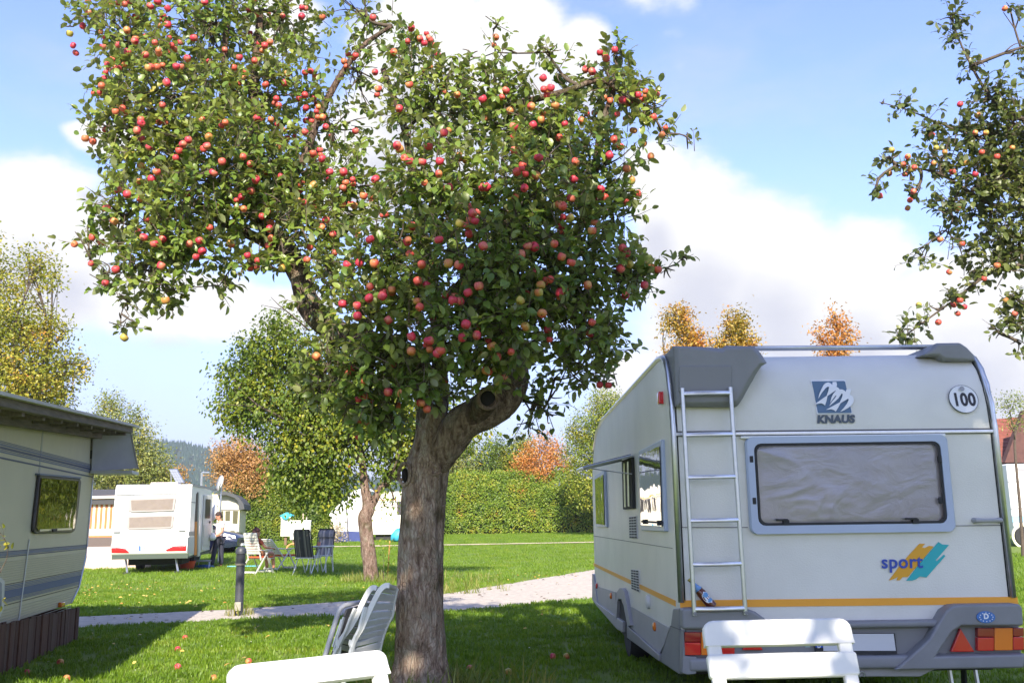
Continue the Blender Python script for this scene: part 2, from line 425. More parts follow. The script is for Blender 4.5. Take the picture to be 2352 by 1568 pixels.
o = link('path_litter', arrays_mesh('path_litter', v, t), None, leafmat('dead_leaf', [(.06, .035, .02), (.14, .08, .03), (.22, .12, .05)], trans=.1)); tag(o, 'dark dead leaves lying on the gravel path', kind='stuff')

# far wooded hill
M_HILL = mat('wooded_hill', (.020, .045, .022), .95, var=.4, vs=.02)
hx = np.linspace(-900, 200, 70); rows = 12; vs = []
def hill_h(x): return np.interp(x, [-900, -420, -330, -285, -240, -180, -100, 60, 200], [96, 76, 71, 66, 57, 44, 30, 22, 16]) + 3 * noise.noise((x * .02, 0, 0))
for j in range(rows):
    u = j / (rows - 1)
    for x in hx: vs.append((x, 620 + 220 * u, 1.2 + hill_h(x) * math.sin(u * PI / 2) ** 1.0))
b = MB(); k = len(hx); b.add(vs, [(j * k + i, j * k + i + 1, (j + 1) * k + i + 1, (j + 1) * k + i) for j in range(rows - 1) for i in range(k - 1)])
tag(b.build('hill', M_HILL), 'dark wooded hill on the horizon', kind='structure')
n = 5200
u = rng.random(n) ** .8; hxs = rng.uniform(-520, 60, n)
base_ = np.stack([hxs, 620 + 220 * u, np.array([1.2 + hill_h(x) * math.sin(w * PI / 2) for x, w in zip(hxs, u)])], 1)
hh = rng.uniform(4, 9, n); ww = rng.uniform(1.2, 2.4, n)
cv = np.array([(1, 0, 0), (0, 1, 0), (-1, 0, 0), (0, -1, 0), (0, 0, 1)]); ct = np.array([(0, 1, 4), (1, 2, 4), (2, 3, 4), (3, 0, 4)])
v = base_[:, None, :] + cv[None] * np.stack([ww, ww, hh], 1)[:, None, :]
t = ct[None] + (np.arange(n) * 5)[:, None, None]
o = link('forest', arrays_mesh('forest', v.reshape(-1, 3), t.reshape(-1, 3)), None, leafmat('conifer_far', [(.012, .030, .018), (.022, .050, .026), (.035, .060, .025)], trans=0)); tag(o, 'dark conifer forest covering the far hill', kind='stuff')

# ------------------------------------------------------------------ trees
def bark(name, c1, c2, c3, stretch=(1, 1, .30), sc=24):
    if name in _M: return _M[name]
    m = bpy.data.materials.new(name); m.use_nodes = True; nt = m.node_tree; p = nt.nodes['Principled BSDF']
    t = nt.nodes.new('ShaderNodeTexCoord'); mp = nt.nodes.new('ShaderNodeMapping'); mp.inputs['Scale'].default_value = stretch; nt.links.new(t.outputs['Object'], mp.inputs[0])
    n = nt.nodes.new('ShaderNodeTexNoise'); n.inputs['Scale'].default_value = sc; n.inputs['Detail'].default_value = 9; n.inputs['Roughness'].default_value = .68; n.inputs['Distortion'].default_value = .6; nt.links.new(mp.outputs[0], n.inputs[0])
    r = nt.nodes.new('ShaderNodeValToRGB'); e = r.color_ramp.elements; e[0].position = .33; e[0].color = (*c1, 1); e[1].position = .62; e[1].color = (*c3, 1); q = e.new(.47); q.color = (*c2, 1)
    nt.links.new(n.outputs[0], r.inputs[0])
    n2 = nt.nodes.new('ShaderNodeTexNoise'); n2.inputs['Scale'].default_value = 5.5; n2.inputs['Detail'].default_value = 8; n2.inputs['Roughness'].default_value = .65; nt.links.new(t.outputs['Object'], n2.inputs[0])
    mr = nt.nodes.new('ShaderNodeMapRange'); mr.inputs[1].default_value = .52; mr.inputs[2].default_value = .68; mr.inputs[4].default_value = .6; nt.links.new(n2.outputs[0], mr.inputs[0])
    x = nt.nodes.new('ShaderNodeMix'); x.data_type = 'RGBA'; nt.links.new(mr.outputs[0], x.inputs[0]); nt.links.new(r.outputs[0], x.inputs[6]); x.inputs[7].default_value = (.34, .34, .25, 1)
    n3 = nt.nodes.new('ShaderNodeTexNoise'); n3.inputs['Scale'].default_value = 3.1; n3.inputs['Detail'].default_value = 7; mp3 = nt.nodes.new('ShaderNodeMapping'); mp3.inputs['Location'].default_value = (4, 9, 2); nt.links.new(t.outputs['Object'], mp3.inputs[0]); nt.links.new(mp3.outputs[0], n3.inputs[0])
    mr3 = nt.nodes.new('ShaderNodeMapRange'); mr3.inputs[1].default_value = .56; mr3.inputs[2].default_value = .66; mr3.inputs[4].default_value = .75; nt.links.new(n3.outputs[0], mr3.inputs[0])
    x2 = nt.nodes.new('ShaderNodeMix'); x2.data_type = 'RGBA'; nt.links.new(mr3.outputs[0], x2.inputs[0]); nt.links.new(x.outputs[2], x2.inputs[6]); x2.inputs[7].default_value = (.085, .075, .025, 1)
    vo = nt.nodes.new('ShaderNodeTexVoronoi'); vo.feature = 'DISTANCE_TO_EDGE'; vo.inputs['Scale'].default_value = sc * 1.5; nd = nt.nodes.new('ShaderNodeMix'); nd.data_type = 'RGBA'; nd.blend_type = 'LINEAR_LIGHT'; nd.inputs[0].default_value = .10
    nt.links.new(mp.outputs[0], nd.inputs[6]); nt.links.new(n3.outputs['Color'], nd.inputs[7]); nt.links.new(nd.outputs[2], vo.inputs[0])
    cr = nt.nodes.new('ShaderNodeMapRange'); cr.inputs[1].default_value = .0; cr.inputs[2].default_value = .16; cr.inputs[3].default_value = .62; nt.links.new(vo.outputs[0], cr.inputs[0])
    x3 = nt.nodes.new('ShaderNodeMix'); x3.data_type = 'RGBA'; nt.links.new(cr.outputs[0], x3.inputs[0]); x3.inputs[6].default_value = (*[c * 1.1 for c in c1], 1); nt.links.new(x2.outputs[2], x3.inputs[7]); x2 = x3
    hm = nt.nodes.new('ShaderNodeMath'); hm.operation = 'MULTIPLY_ADD'; hm.inputs[1].default_value = .45; nt.links.new(cr.outputs[0], hm.inputs[0]); nt.links.new(n.outputs[0], hm.inputs[2])
    nt.links.new(x2.outputs[2], p.inputs['Base Color']); p.inputs['Roughness'].default_value = .92; p.inputs['Specular IOR Level'].default_value = .2
    b = nt.nodes.new('ShaderNodeBump'); b.inputs['Strength'].default_value = 1.0; b.inputs['Distance'].default_value = .05; nt.links.new(hm.outputs[0], b.inputs['Height']); nt.links.new(b.outputs[0], p.inputs['Normal'])
    _M[name] = m
    return m
M_BARK = bark('apple_bark', (.13, .082, .054), (.39, .28, .20), (.55, .45, .345))
M_BARKM = bark('mid_apple_bark', (.085, .054, .036), (.27, .19, .135), (.42, .325, .24))  # limb bark, a step darker than the trunk
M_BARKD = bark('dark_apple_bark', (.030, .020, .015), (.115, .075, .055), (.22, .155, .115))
M_BARK2 = bark('pinkish_bark', (.06, .035, .028), (.20, .13, .10), (.34, .25, .20))
M_TWIG = mat('twig', (.10, .075, .055), .9, var=.4, vs=20)

def spline(pts, rad, sub):
    P = [Vector(p) for p in pts]; out = []; ro = []
    for i in range(len(P) - 1):
        a, b_, c, d = P[max(i - 1, 0)], P[i], P[i + 1], P[min(i + 2, len(P) - 1)]
        for k in range(sub):
            t = k / sub
            out.append(.5 * ((2 * b_) + (c - a) * t + (2 * a - 5 * b_ + 4 * c - d) * t * t + (3 * b_ - a - 3 * c + d) * t ** 3)); ro.append(rad[i] + (rad[i + 1] - rad[i]) * t)
    out.append(P[-1]); ro.append(rad[-1])
    return out, ro
def limb_mesh(mb, pts, rad, n=24, sub=10, amp=.10, freq=4.0, caps=True):
    """a limb with a gnarled, ridged surface"""
    c, r = spline(pts, rad, sub); loops = []; ref = Vector((.12, -.97, .2))
    for i, p in enumerate(c):
        t = (c[min(i + 1, len(c) - 1)] - c[max(i - 1, 0)]).normalized(); a = t.cross(ref).normalized(); b_ = a.cross(t); l = []
        for k in range(n):
            d = a * math.cos(2 * PI * k / n) + b_ * math.sin(2 * PI * k / n)
            s = p + d * r[i]
            q = noise.noise(Vector((s.x * freq, s.y * freq, s.z * freq * .45))) + .5 * noise.noise(Vector((s.x * freq * 3.1, s.y * freq * 3.1, s.z * freq * .6))) + .35 * noise.noise(Vector((s.x * freq * 9, s.y * freq * 9, s.z * freq * 1.2)))
            l.append(p + d * r[i] * (1 + amp * q))
        loops.append(l)
    mb.loft(loops, caps=caps)
    return c

def blob_points(blobs, n, p=.42):
    """random points in a union of balls, denser towards their skins; returns points and outward directions"""
    w = np.array([b[3] ** 2.2 * (b[4] if len(b) > 4 else 1) for b in blobs]); k = rng.choice(len(blobs), n, p=w / w.sum())
    c = np.array([b[:3] for b in blobs])[k]; R = np.array([b[3] for b in blobs])[k]
    d = rdir(n); u = rng.random(n) ** p
    return c + d * (R * u)[:, None], d, u
def bent(a, b_, k=5, wob=.12, sag=0):
    a, b_ = Vector(a), Vector(b_); L = (b_ - a).length; o = Vector((rnd.gauss(0, 1), rnd.gauss(0, 1), rnd.gauss(0, 1))) * L * wob
    return [a.lerp(b_, i / k) + o * math.sin(PI * i / k) + Vector((0, 0, -sag * L * math.sin(PI * i / k))) for i in range(k + 1)]
def tapered(r0, r1, k): return [r0 + (r1 - r0) * i / k for i in range(k + 1)]

def foliage_tree(name, label, cat, foot, height_r, blobs, n, size, m, group=None, trunk_r=.12, bark_m=None, clump=13, card=True, lean=None, updir=.35, twigs=True):
    """tree: tapered trunk, limbs to every mass of the crown, leaves in clumps"""
    foot = Vector(foot); root = empty(name, foot, 0, label, cat, group)
    if foot.y > 28: n, size = int(n * 1.9), size * .74
    bm_ = bark_m or M_TWIG
    cen = Vector(np.mean([b[:3] for b in blobs], axis=0)); low = min(b[2] for b in blobs)
    fork = lean or Vector((foot.x * .6 + cen.x * .4, foot.y * .6 + cen.y * .4, max(foot.z + .3, foot.z + (low - foot.z) * .8)))
    mb = MB(); pts = [foot - Vector((0, 0, .1)), foot.lerp(fork, .5) + Vector((.04, 0, 0)) * trunk_r * 10, fork, fork.lerp(cen, .6)]
    limb_mesh(mb, pts, [trunk_r * 1.15, trunk_r * .9, trunk_r * .75, trunk_r * .4], n=14, sub=6, amp=.15, freq=5)
    mb.build('trunk', bm_, root, smooth=True, off=foot)
    if twigs:
        mb = MB()
        for b_ in blobs:
            c = Vector(b_[:3]); p = bent(fork.lerp(cen, rnd.uniform(.1, .6)), c); mb.tube(p, tapered(trunk_r * .36, trunk_r * .12, 5), 5)
            for k in range(4):
                e = c + Vector((rnd.gauss(0, 1), rnd.gauss(0, 1), rnd.gauss(.2, 1))).normalized() * b_[3] * .85
                mb.tube(bent(p[rnd.randint(3, 5)], e, 4), tapered(trunk_r * .13, trunk_r * .03, 4), 4)
        mb.build('branches', bm_, root, smooth=True, off=foot)['kind'] = 'stuff'
    nc = max(1, n // clump)
    p, d, u = blob_points(blobs, nc)
    p = np.repeat(p, clump, 0) + rng.normal(size=(nc * clump, 3)) * size * 1.5; d = np.repeat(d, clump, 0); N = len(p)
    ld = d * .7 + rdir(N) * .9 + np.array([[0, 0, -.25]]); nn = d * .5 + rdir(N) * .55 + np.array([[0, 0, updir + .4]])
    v, t = leaf_arrays(p, ld, nn, rng.uniform(.6, 1.2, N) * size, CARD_V if card else LEAF_V, CARD_T if card else LEAF_T)
    o = link('crown', arrays_mesh('crown', v - np.array(foot), t), root, m); tag(o, kind='stuff')
    return root
def B(px, py, r, Y, w=1.0):
    p = W(px, py, Y); return (p.x, p.y, p.z, r * Y / FOC, w)

L_MAPLE = leafmat('maple_turning', [(.12, .17, .02), (.23, .245, .028), (.36, .31, .04), (.50, .31, .05), (.48, .18, .06)], trans=.3, pos=[0, .42, .74, .92, 1])
L_GREEN = leafmat('mid_green_leaf', [(.045, .09, .016), (.09, .15, .022), (.16, .21, .03), (.26, .25, .045)], trans=.28)
L_YGREEN = leafmat('yellow_green_leaf', [(.08, .13, .014), (.15, .21, .02), (.25, .27, .028), (.40, .32, .035)], trans=.3)
L_ORANGE = leafmat('orange_leaf', [(.24, .19, .04), (.46, .24, .06), (.56, .22, .06), (.36, .27, .07)], trans=.3)
L_RUST = leafmat('rust_leaf', [(.24, .18, .04), (.38, .22, .07), (.48, .26, .11), (.27, .21, .06)], trans=.3)
L_AUTUMN = leafmat('gold_leaf', [(.14, .15, .03), (.32, .24, .04), (.46, .27, .06), (.46, .15, .06)], trans=.3)
L_PALE = leafmat('pale_green_leaf', [(.10, .14, .035), (.18, .22, .055), (.28, .29, .08), (.34, .28, .07)], trans=.3)

Y = 31
foliage_tree('maple_tree', 'turning maple with yellow green and orange leaves, rising behind the beige caravan', 'tree', (W(20, 800, Y).x, Y, 0), 0,
    [B(10, 640, 65, Y), B(-40, 600, 70, Y), B(95, 610, 34, Y, 1.6), B(195, 845, 12, Y, 3), B(60, 585, 14, Y, 2), B(45, 740, 80, Y), B(120, 640, 24, Y, 2.5), B(60, 850, 110, Y), B(130, 860, 55, Y), B(178, 835, 22, Y, 3), B(-60, 780, 120, Y), B(110, 755, 40, Y), B(148, 765, 14, Y, 3), B(40, 920, 110, Y), B(118, 920, 40, Y)], 12500, .17, L_MAPLE, trunk_r=.2)
Y = 44
foliage_tree('bushy_tree', 'tall pale green bushy tree between the beige caravan and the hill', 'tree', (W(285, 1150, Y).x, Y, gz(Y)), 0,
    [B(268, 985, 62, Y), B(255, 930, 30, Y), B(320, 1020, 50, Y), B(345, 1075, 55, Y), B(250, 1080, 80, Y), B(225, 1030, 50, Y), B(310, 1130, 70, Y), B(225, 1150, 70, Y), B(320, 955, 16, Y), B(375, 1110, 35, Y)], 15000, .17, L_PALE, trunk_r=.2)
foliage_tree('orange_shrub', 'small orange leaved tree behind the solar panel of the white caravan', 'tree', (W(405, 1150, 50).x, 50, gz(50)), 0, [B(388, 1092, 22, 50), B(418, 1086, 16, 50), B(400, 1120, 30, 50)], 900, .17, L_RUST, trunk_r=.1)
Y = 50
foliage_tree('rust_tree', 'rust and gold leaved tree beside the street lamp mast in front of the hill', 'tree', (W(545, 1200, Y).x, Y, gz(Y)), 0,
    [B(510, 1050, 32, Y), B(550, 1035, 42, Y), B(590, 1060, 40, Y), B(540, 1090, 48, Y), B(585, 1110, 40, Y), B(500, 1085, 20, Y, .6)], 6500, .17, L_RUST, trunk_r=.14)
Y = 58
foliage_tree('orange_tree', 'bright orange autumn tree standing behind the right hedge', 'tree', (W(1245, 1150, Y).x, Y, gz(Y)), 0,
    [B(1240, 1020, 26, Y), B(1262, 1005, 12, Y), B(1212, 1045, 22, Y), B(1275, 1035, 26, Y), B(1245, 1075, 40, Y), B(1295, 1065, 20, Y), B(1195, 1075, 24, Y)], 3800, .18, L_ORANGE, trunk_r=.15)
Y = 52
foliage_tree('hornbeam_tree', 'tall green tree rising behind the tail of the grey caravan and the hedge', 'tree', (W(1375, 1180, Y).x, Y, gz(Y)), 0,
    [B(1385, 930, 42, Y), B(1360, 985, 56, Y), B(1420, 960, 60, Y), B(1330, 1040, 40, Y), B(1390, 1050, 70, Y), B(1320, 990, 24, Y), B(1350, 1110, 60, Y), B(1440, 1030, 70, Y)], 15000, .17, L_YGREEN, trunk_r=.2)
Y = 60
for (px, py, r, lm, lab, nm) in ((1060, 1060, 46, L_PALE, 'grey green tree just right of the apple trunk, over the hedge', 'willow_tree'), (1130, 1055, 42, L_GREEN, 'olive tree between the willow and the orange tree, over the hedge', 'oak_tree'), (1190, 1050, 44, L_YGREEN, 'yellowish tree next to the orange tree, over the hedge', 'birch_tree')):
    foliage_tree(nm, lab, 'tree', (W(px, 1150, Y).x, Y, gz(Y)), 0, [B(px, py, r, Y), B(px - 25, py + 30, r * .8, Y), B(px + 25, py + 35, r * .8, Y), B(px + 8, py - 30, r * .5, Y), B(px, py + 70, r, Y)], 6500, .19, lm, 'trees over the hedge', trunk_r=.14)
Y = 24
A_ = [(1568, [(1552, 728, 24), (1572, 722, 14), (1572, 755, 20), (1592, 785, 26), (1526, 748, 9), (1560, 820, 34), (1610, 810, 22)], L_AUTUMN, 'gold autumn tree top leaning left over the caravan roof'),
      (1688, [(1694, 732, 19), (1682, 752, 20), (1700, 765, 20), (1722, 790, 18), (1650, 790, 18), (1690, 815, 40), (1672, 720, 7)], L_AUTUMN, 'gold autumn tree top beside the first one over the caravan roof'),
      (1915, [(1914, 714, 6), (1922, 738, 12), (1882, 768, 14), (1948, 772, 18), (1912, 762, 12), (1915, 805, 34), (1935, 748, 10)], L_ORANGE, 'sparse red and gold tree top over the middle of the roof rail')]
for (fx, bl, lm, lab) in A_:
    foliage_tree('pear_tree', lab, 'tree', (W(fx, 1100, Y).x, Y, 0), 0, [B(x, y, r, Y) for x, y, r in bl], 5200 if lm is L_AUTUMN else 2600, .085, lm, 'autumn trees behind the caravan', trunk_r=.09)
foliage_tree('young_tree', 'thin pale tree at the right edge in front of the red roof', 'tree', (W(2330, 1100, 30).x, 30, 0), 0, [B(2315, 930, 26, 30), B(2340, 915, 24, 30), B(2360, 950, 30, 30), B(2318, 975, 22, 30)], 520, .10, L_PALE, trunk_r=.05)

def hedge(name, label, p0, p1, depth, h, n, size, m, hvar=.3):
    p0, p1 = Vector(p0), Vector(p1); root = empty(name, p0, 0, label, 'hedge'); d = p1 - p0; L = d.length; d.normalize(); nn_ = Vector((-d.y, d.x, 0))
    if nn_.y < 0: nn_ = -nn_
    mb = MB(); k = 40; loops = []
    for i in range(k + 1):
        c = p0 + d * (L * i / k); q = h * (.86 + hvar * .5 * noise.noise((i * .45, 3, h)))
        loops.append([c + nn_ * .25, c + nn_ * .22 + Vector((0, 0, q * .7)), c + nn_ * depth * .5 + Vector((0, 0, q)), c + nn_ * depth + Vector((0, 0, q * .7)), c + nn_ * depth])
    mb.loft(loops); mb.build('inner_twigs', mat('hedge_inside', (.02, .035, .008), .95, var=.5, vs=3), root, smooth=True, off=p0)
    u = rng.random(n); w = rng.random(n)
    top = h * (1 + hvar * np.array([noise.noise((a * L * .35, 7, h)) + .4 * noise.noise((a * L * 1.3, 2, h)) for a in u]))
    z = top * (w ** .8); bulge = .35 * np.array([noise.noise((a * L * .8, c * .9, 5)) for a, c in zip(u, z)])
    crown = np.clip((z / top - .8) / .2, 0, 1); front = rng.random(n) < .8
    dep = np.where(front, crown * rng.random(n) * depth * .9 + bulge - rng.random(n) * .12, depth * rng.random(n))
    z = np.where(front, z, top * rng.uniform(.8, 1.05, n))
    P_ = np.array(p0)[None] + np.array(d)[None] * (u * L)[:, None] + np.array(nn_)[None] * dep[:, None] + np.stack([0 * z, 0 * z, z], 1)
    nv = rdir(n) * .6 + np.array(-nn_)[None] * (1 - crown)[:, None] * .8 + np.array([[0, 0, .55]])
    ld = rdir(n) * .8 + np.array([[0, 0, -.4]]) + np.array(-nn_)[None] * .4
    v, t = leaf_arrays(P_, ld, nv, rng.uniform(.6, 1.25, n) * size, CARD_V, CARD_T)
    o = link('foliage', arrays_mesh('foliage', v - np.array(p0), t), root, m); tag(o, kind='stuff'); return root
L_HEDGE = leafmat('hedge_leaf', [(.06, .12, .012), (.12, .20, .018), (.20, .265, .024), (.32, .30, .03), (.36, .15, .05)], trans=.28, pos=[0, .3, .65, .9, 1])
a = W(1010, 1225, 57); 
hedge('hedge', 'long trimmed yellow green hedge across the far lawn, right of the apple trunk', (-5.0, 57.3, gz(57)), (15, 56.6, gz(57)), 2.2, 3.3, 46000, .135, L_HEDGE, .32)
hedge('shrub_hedge', 'dark bushy shrub hedge behind the blue car and the camp chairs', (-14.6, 49.6, gz(49)), (-9.2, 50.5, gz(50)), 2.4, 3.3, 20000, .13, leafmat('shrub_leaf', [(.035, .075, .012), (.08, .14, .016), (.15, .21, .022), (.26, .27, .03)], trans=.25), .22)
hedge('field_hedge', 'distant dark hedge behind the white caravan on the left', (-60, 66, gz(66)), (-16, 62, gz(62)), 3, 2.6, 9000, .25, L_GREEN, .3)
hedge('back_hedge', 'distant hedge seen past the right end of the grey caravan', (14, 60, gz(60)), (50, 52, gz(52)), 3, 3.2, 6000, .28, L_GREEN, .3)

# the small leaning tree in the middle distance
Y = 22.2
foot = Vector((-3.304, Y, 0)); st = empty('leaning_tree', foot, 0, 'small leaning fruit tree with a crooked trunk, in front of the white awning', 'tree')
mb = MB()
tp = lambda x, y, Yq=Y: W(x, y, Yq)
limb_mesh(mb, [tp(853, 1345), tp(850, 1300), tp(843, 1240), tp(838, 1190), tp(846, 1165), tp(838, 1120), tp(832, 1060), tp(820, 1000), tp(800, 930)], [.20, .165, .16, .16, .155, .10, .085, .075, .05], n=20, sub=6, amp=.16, freq=4)
limb_mesh(mb, [tp(848, 1170), tp(870, 1130), tp(885, 1110), tp(930, 1060), tp(960, 1000)], [.10, .085, .08, .06, .04], n=12, sub=5, amp=.12)
limb_mesh(mb, [tp(820, 1010), tp(850, 960), tp(868, 930), tp(880, 880)], [.06, .055, .05, .03], n=10, sub=4)
limb_mesh(mb, [tp(832, 1060), tp(760, 1010), tp(700, 970), tp(640, 930)], [.06, .05, .04, .02], n=10, sub=4)
mb.build('trunk', M_BARK2, st, smooth=True, off=foot)
SB = [B(502, 935, 16, Y, 2.5), B(524, 850, 20, Y, 2.5), B(545, 900, 40, Y, 1.6), B(572, 795, 24, Y, 2), B(600, 830, 45, Y, 1.5), B(625, 742, 16, Y), B(660, 728, 14, Y), B(680, 1155, 28, Y, .7), B(745, 1165, 24, Y, .7), B(640, 800, 70, Y), B(700, 830, 90, Y), B(590, 860, 55, Y), B(560, 930, 60, Y), B(640, 930, 100, Y), B(740, 940, 100, Y), B(552, 968, 30, Y), B(665, 1035, 55, Y), B(700, 1040, 80, Y), B(780, 1030, 80, Y), B(690, 1100, 60, Y), B(760, 1110, 60, Y),
      B(840, 930, 90, Y), B(880, 1010, 70, Y), B(930, 960, 70, Y), B(900, 1080, 40, Y), B(672, 1090, 36, Y), B(640, 750, 30, Y), B(880, 1150, 26, Y, .35), B(900, 1165, 16, Y, .35), B(960, 1010, 60, Y), B(1060, 1000, 60, Y, .5), B(1000, 960, 70, Y), B(1090, 960, 50, Y, .4)]
mb = MB()
for b_ in SB:
    c = Vector(b_[:3]); a0 = tp(820, 1000) if c.x < -2.9 else tp(885, 1100); p = bent(a0, c); mb.tube(p, tapered(.04, .012, 5), 5)
    for k in range(5):
        e = c + Vector((rnd.gauss(0, 1), rnd.gauss(0, 1), rnd.gauss(0, 1))).normalized() * b_[3] * .9; mb.tube(bent(p[rnd.randint(3, 5)], e, 4), tapered(.013, .004, 4), 4)
mb.build('branches', M_TWIG, st, smooth=True, off=foot)['kind'] = 'stuff'
N = 36000; p, d, u = blob_points(SB, N // 14); p = np.repeat(p, 14, 0) + rng.normal(size=(len(p) * 14, 3)) * .17; d = np.repeat(d, 14, 0); N = len(p)
v, t = leaf_arrays(p, d * .6 + rdir(N) * .7 + np.array([[0, 0, -.6]]), d * .5 + rdir(N) * .5 + np.array([[0, 0, .6]]), rng.uniform(.6, 1.2, N) * .11, LEAF_V[[0, 1, 3, 5, 8]], np.array([(0, 1, 3), (1, 2, 3), (1, 0, 4), (2, 1, 4)]))
L_SMALL = leafmat('small_tree_leaf', [(.045, .08, .012), (.09, .145, .016), (.19, .23, .024), (.40, .34, .035), (.38, .18, .05)], trans=.35, pos=[0, .35, .75, .96, 1])
link('crown', arrays_mesh('crown', v - np.array(foot), t), st, L_SMALL)['kind'] = 'stuff'

# two tall trees behind the camera: their shade lies over the near lawn and the caravan
def tall(label, c, r, n):
    c = Vector(c); bl = [(c.x, c.y, c.z, r)] + [(c.x + r * .8 * math.cos(k * 1.05), c.y + r * .8 * math.sin(k * 1.05), c.z + r * .35 * math.sin(k * 2.1), r * .55) for k in range(6)]
    foliage_tree('lime_tree', label, 'tree', (c.x, c.y, 0), 0, bl, n, .30, L_GREEN, None, trunk_r=.22)
tall('tall leafy tree behind the viewer, shading the grey caravan', (2.1, -1.6, 7.0), 2.4, 12500)

# ------------------------------------------------------------------ the big apple tree
YT = 7.6
FOOT = Vector((-.733, YT, 0)); at = empty('apple_tree', FOOT, 0, 'big old apple tree full of red apples with a thick grey trunk, in the middle', 'tree')
tp = lambda x, y, Yq=YT: W(x, y, Yq)
pr = lambda r, Yq=YT: r * Yq / FOC
mb = MB()
TR = [(966, 1610, 84), (966, 1570, 68), (966, 1500, 61), (963, 1400, 59), (965, 1300, 58), (969, 1200, 56), (976, 1120, 58), (985, 1060, 57), (998, 1000, 50), (1000, 950, 38)]
pts = [tp(x, y) for x, y, r in TR]; rad = [pr(r * (.85 if y < 1560 else .92)) for x, y, r in TR]
c, r = spline(pts, rad, 22); loops = []
NS = 84
for i, p in enumerate(c):
    l = []
    for k in range(NS):
        a = 2 * PI * k / NS; d = Vector((math.cos(a), math.sin(a), 0)); s = p + d * r[i]
        rid = noise.noise(Vector((s.x * 16, s.y * 16, s.z * 2.2))); rid2 = noise.noise(Vector((s.x * 42, s.y * 42, s.z * 7)))
        big = noise.noise(Vector((s.x * 3, s.y * 3, s.z * 1.6)))
        fl = max(0, 1 - (p.z / .30)); flare = fl * fl * .35 * (.5 + .5 * math.cos(5 * a + 1))
        l.append(p + d * (r[i] * (1 + .085 * big + flare) + .013 * (1 - abs(rid) * 2.6) + .006 * rid2))
    loops.append(l)
mb.loft(loops); trunk_c = c
mb.build('trunk', M_BARK, at, smooth=True, off=FOOT)
# knots and the hollow on the left of the trunk, a rib down its right side
mb = MB()
for (x, y, rx, rz) in ((933, 1090, 14, 24), (1002, 1082, 12, 10)):
    q = tp(x, y); q.y = YT - pr(46) * (.72 if x < 950 else .93); ring = []
    for k in range(18):
        a = 2 * PI * k / 18; ring.append(q + Vector((pr(rx) * math.cos(a), .03 * math.cos(a) * (-1 if x < 950 else 0), pr(rz) * math.sin(a))))
    mb = MB(); mb.tube(ring + [ring[0]], pr(4), 8); mb.build('bark_ring', M_BARK, at, smooth=True, off=FOOT)
q = tp(929, 1092); M = Matrix.Translation(Vector((q.x + .012, YT - pr(43) * .74, q.z))) @ Matrix.Rotation(math.radians(-38), 4, 'Z') @ Matrix.Rotation(PI / 2, 4, 'X') @ Matrix.Diagonal((.6, 1.3, 1, 1))
M_HOL = mat('hollow_dark', (.012, .009, .008), 1.0)
MB().lathe([(.0, .012), (pr(11), .008), (pr(13), -.01)], 14, M=M).build('hollow', M_HOL, at, smooth=True, off=FOOT)
limbs = []
def limb(L, n, sub, amp=.14, Ys=None):
    mb = MB(); P_ = [W(x, y, Yq) for x, y, r, Yq in L]; R_ = [pr(r, Yq) for x, y, r, Yq in L]
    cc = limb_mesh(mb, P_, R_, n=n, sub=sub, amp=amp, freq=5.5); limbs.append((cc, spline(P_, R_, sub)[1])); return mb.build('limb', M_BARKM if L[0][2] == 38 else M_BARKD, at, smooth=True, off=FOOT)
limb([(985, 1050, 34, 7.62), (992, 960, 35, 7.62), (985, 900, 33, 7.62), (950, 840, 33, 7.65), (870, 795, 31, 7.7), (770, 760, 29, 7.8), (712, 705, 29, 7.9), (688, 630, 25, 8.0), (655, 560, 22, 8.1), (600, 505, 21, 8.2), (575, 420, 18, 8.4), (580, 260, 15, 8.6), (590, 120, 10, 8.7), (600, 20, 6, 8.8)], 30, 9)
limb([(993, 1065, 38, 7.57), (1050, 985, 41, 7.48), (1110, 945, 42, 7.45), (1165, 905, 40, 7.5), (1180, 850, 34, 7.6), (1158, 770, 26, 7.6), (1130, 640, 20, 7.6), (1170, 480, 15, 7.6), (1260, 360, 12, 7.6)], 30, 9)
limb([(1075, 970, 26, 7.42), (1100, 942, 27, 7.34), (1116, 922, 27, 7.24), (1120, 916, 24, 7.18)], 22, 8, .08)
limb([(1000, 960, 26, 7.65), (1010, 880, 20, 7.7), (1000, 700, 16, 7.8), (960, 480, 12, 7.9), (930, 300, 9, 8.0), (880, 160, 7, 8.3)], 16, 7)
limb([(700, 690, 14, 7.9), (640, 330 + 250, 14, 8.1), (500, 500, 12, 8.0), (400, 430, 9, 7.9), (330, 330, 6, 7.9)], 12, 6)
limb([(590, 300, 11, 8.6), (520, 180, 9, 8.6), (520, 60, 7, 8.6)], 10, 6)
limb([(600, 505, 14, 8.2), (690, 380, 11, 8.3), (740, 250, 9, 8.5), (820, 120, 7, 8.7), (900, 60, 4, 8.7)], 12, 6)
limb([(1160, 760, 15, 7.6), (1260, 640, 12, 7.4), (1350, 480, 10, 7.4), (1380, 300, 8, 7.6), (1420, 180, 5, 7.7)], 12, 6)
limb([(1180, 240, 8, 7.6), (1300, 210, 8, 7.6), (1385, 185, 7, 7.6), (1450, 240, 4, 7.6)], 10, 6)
limb([(860, 800, 14, 7.65), (840, 860, 9, 7.3), (820, 920, 6, 7.0), (900, 960, 3, 6.9)], 10, 5)
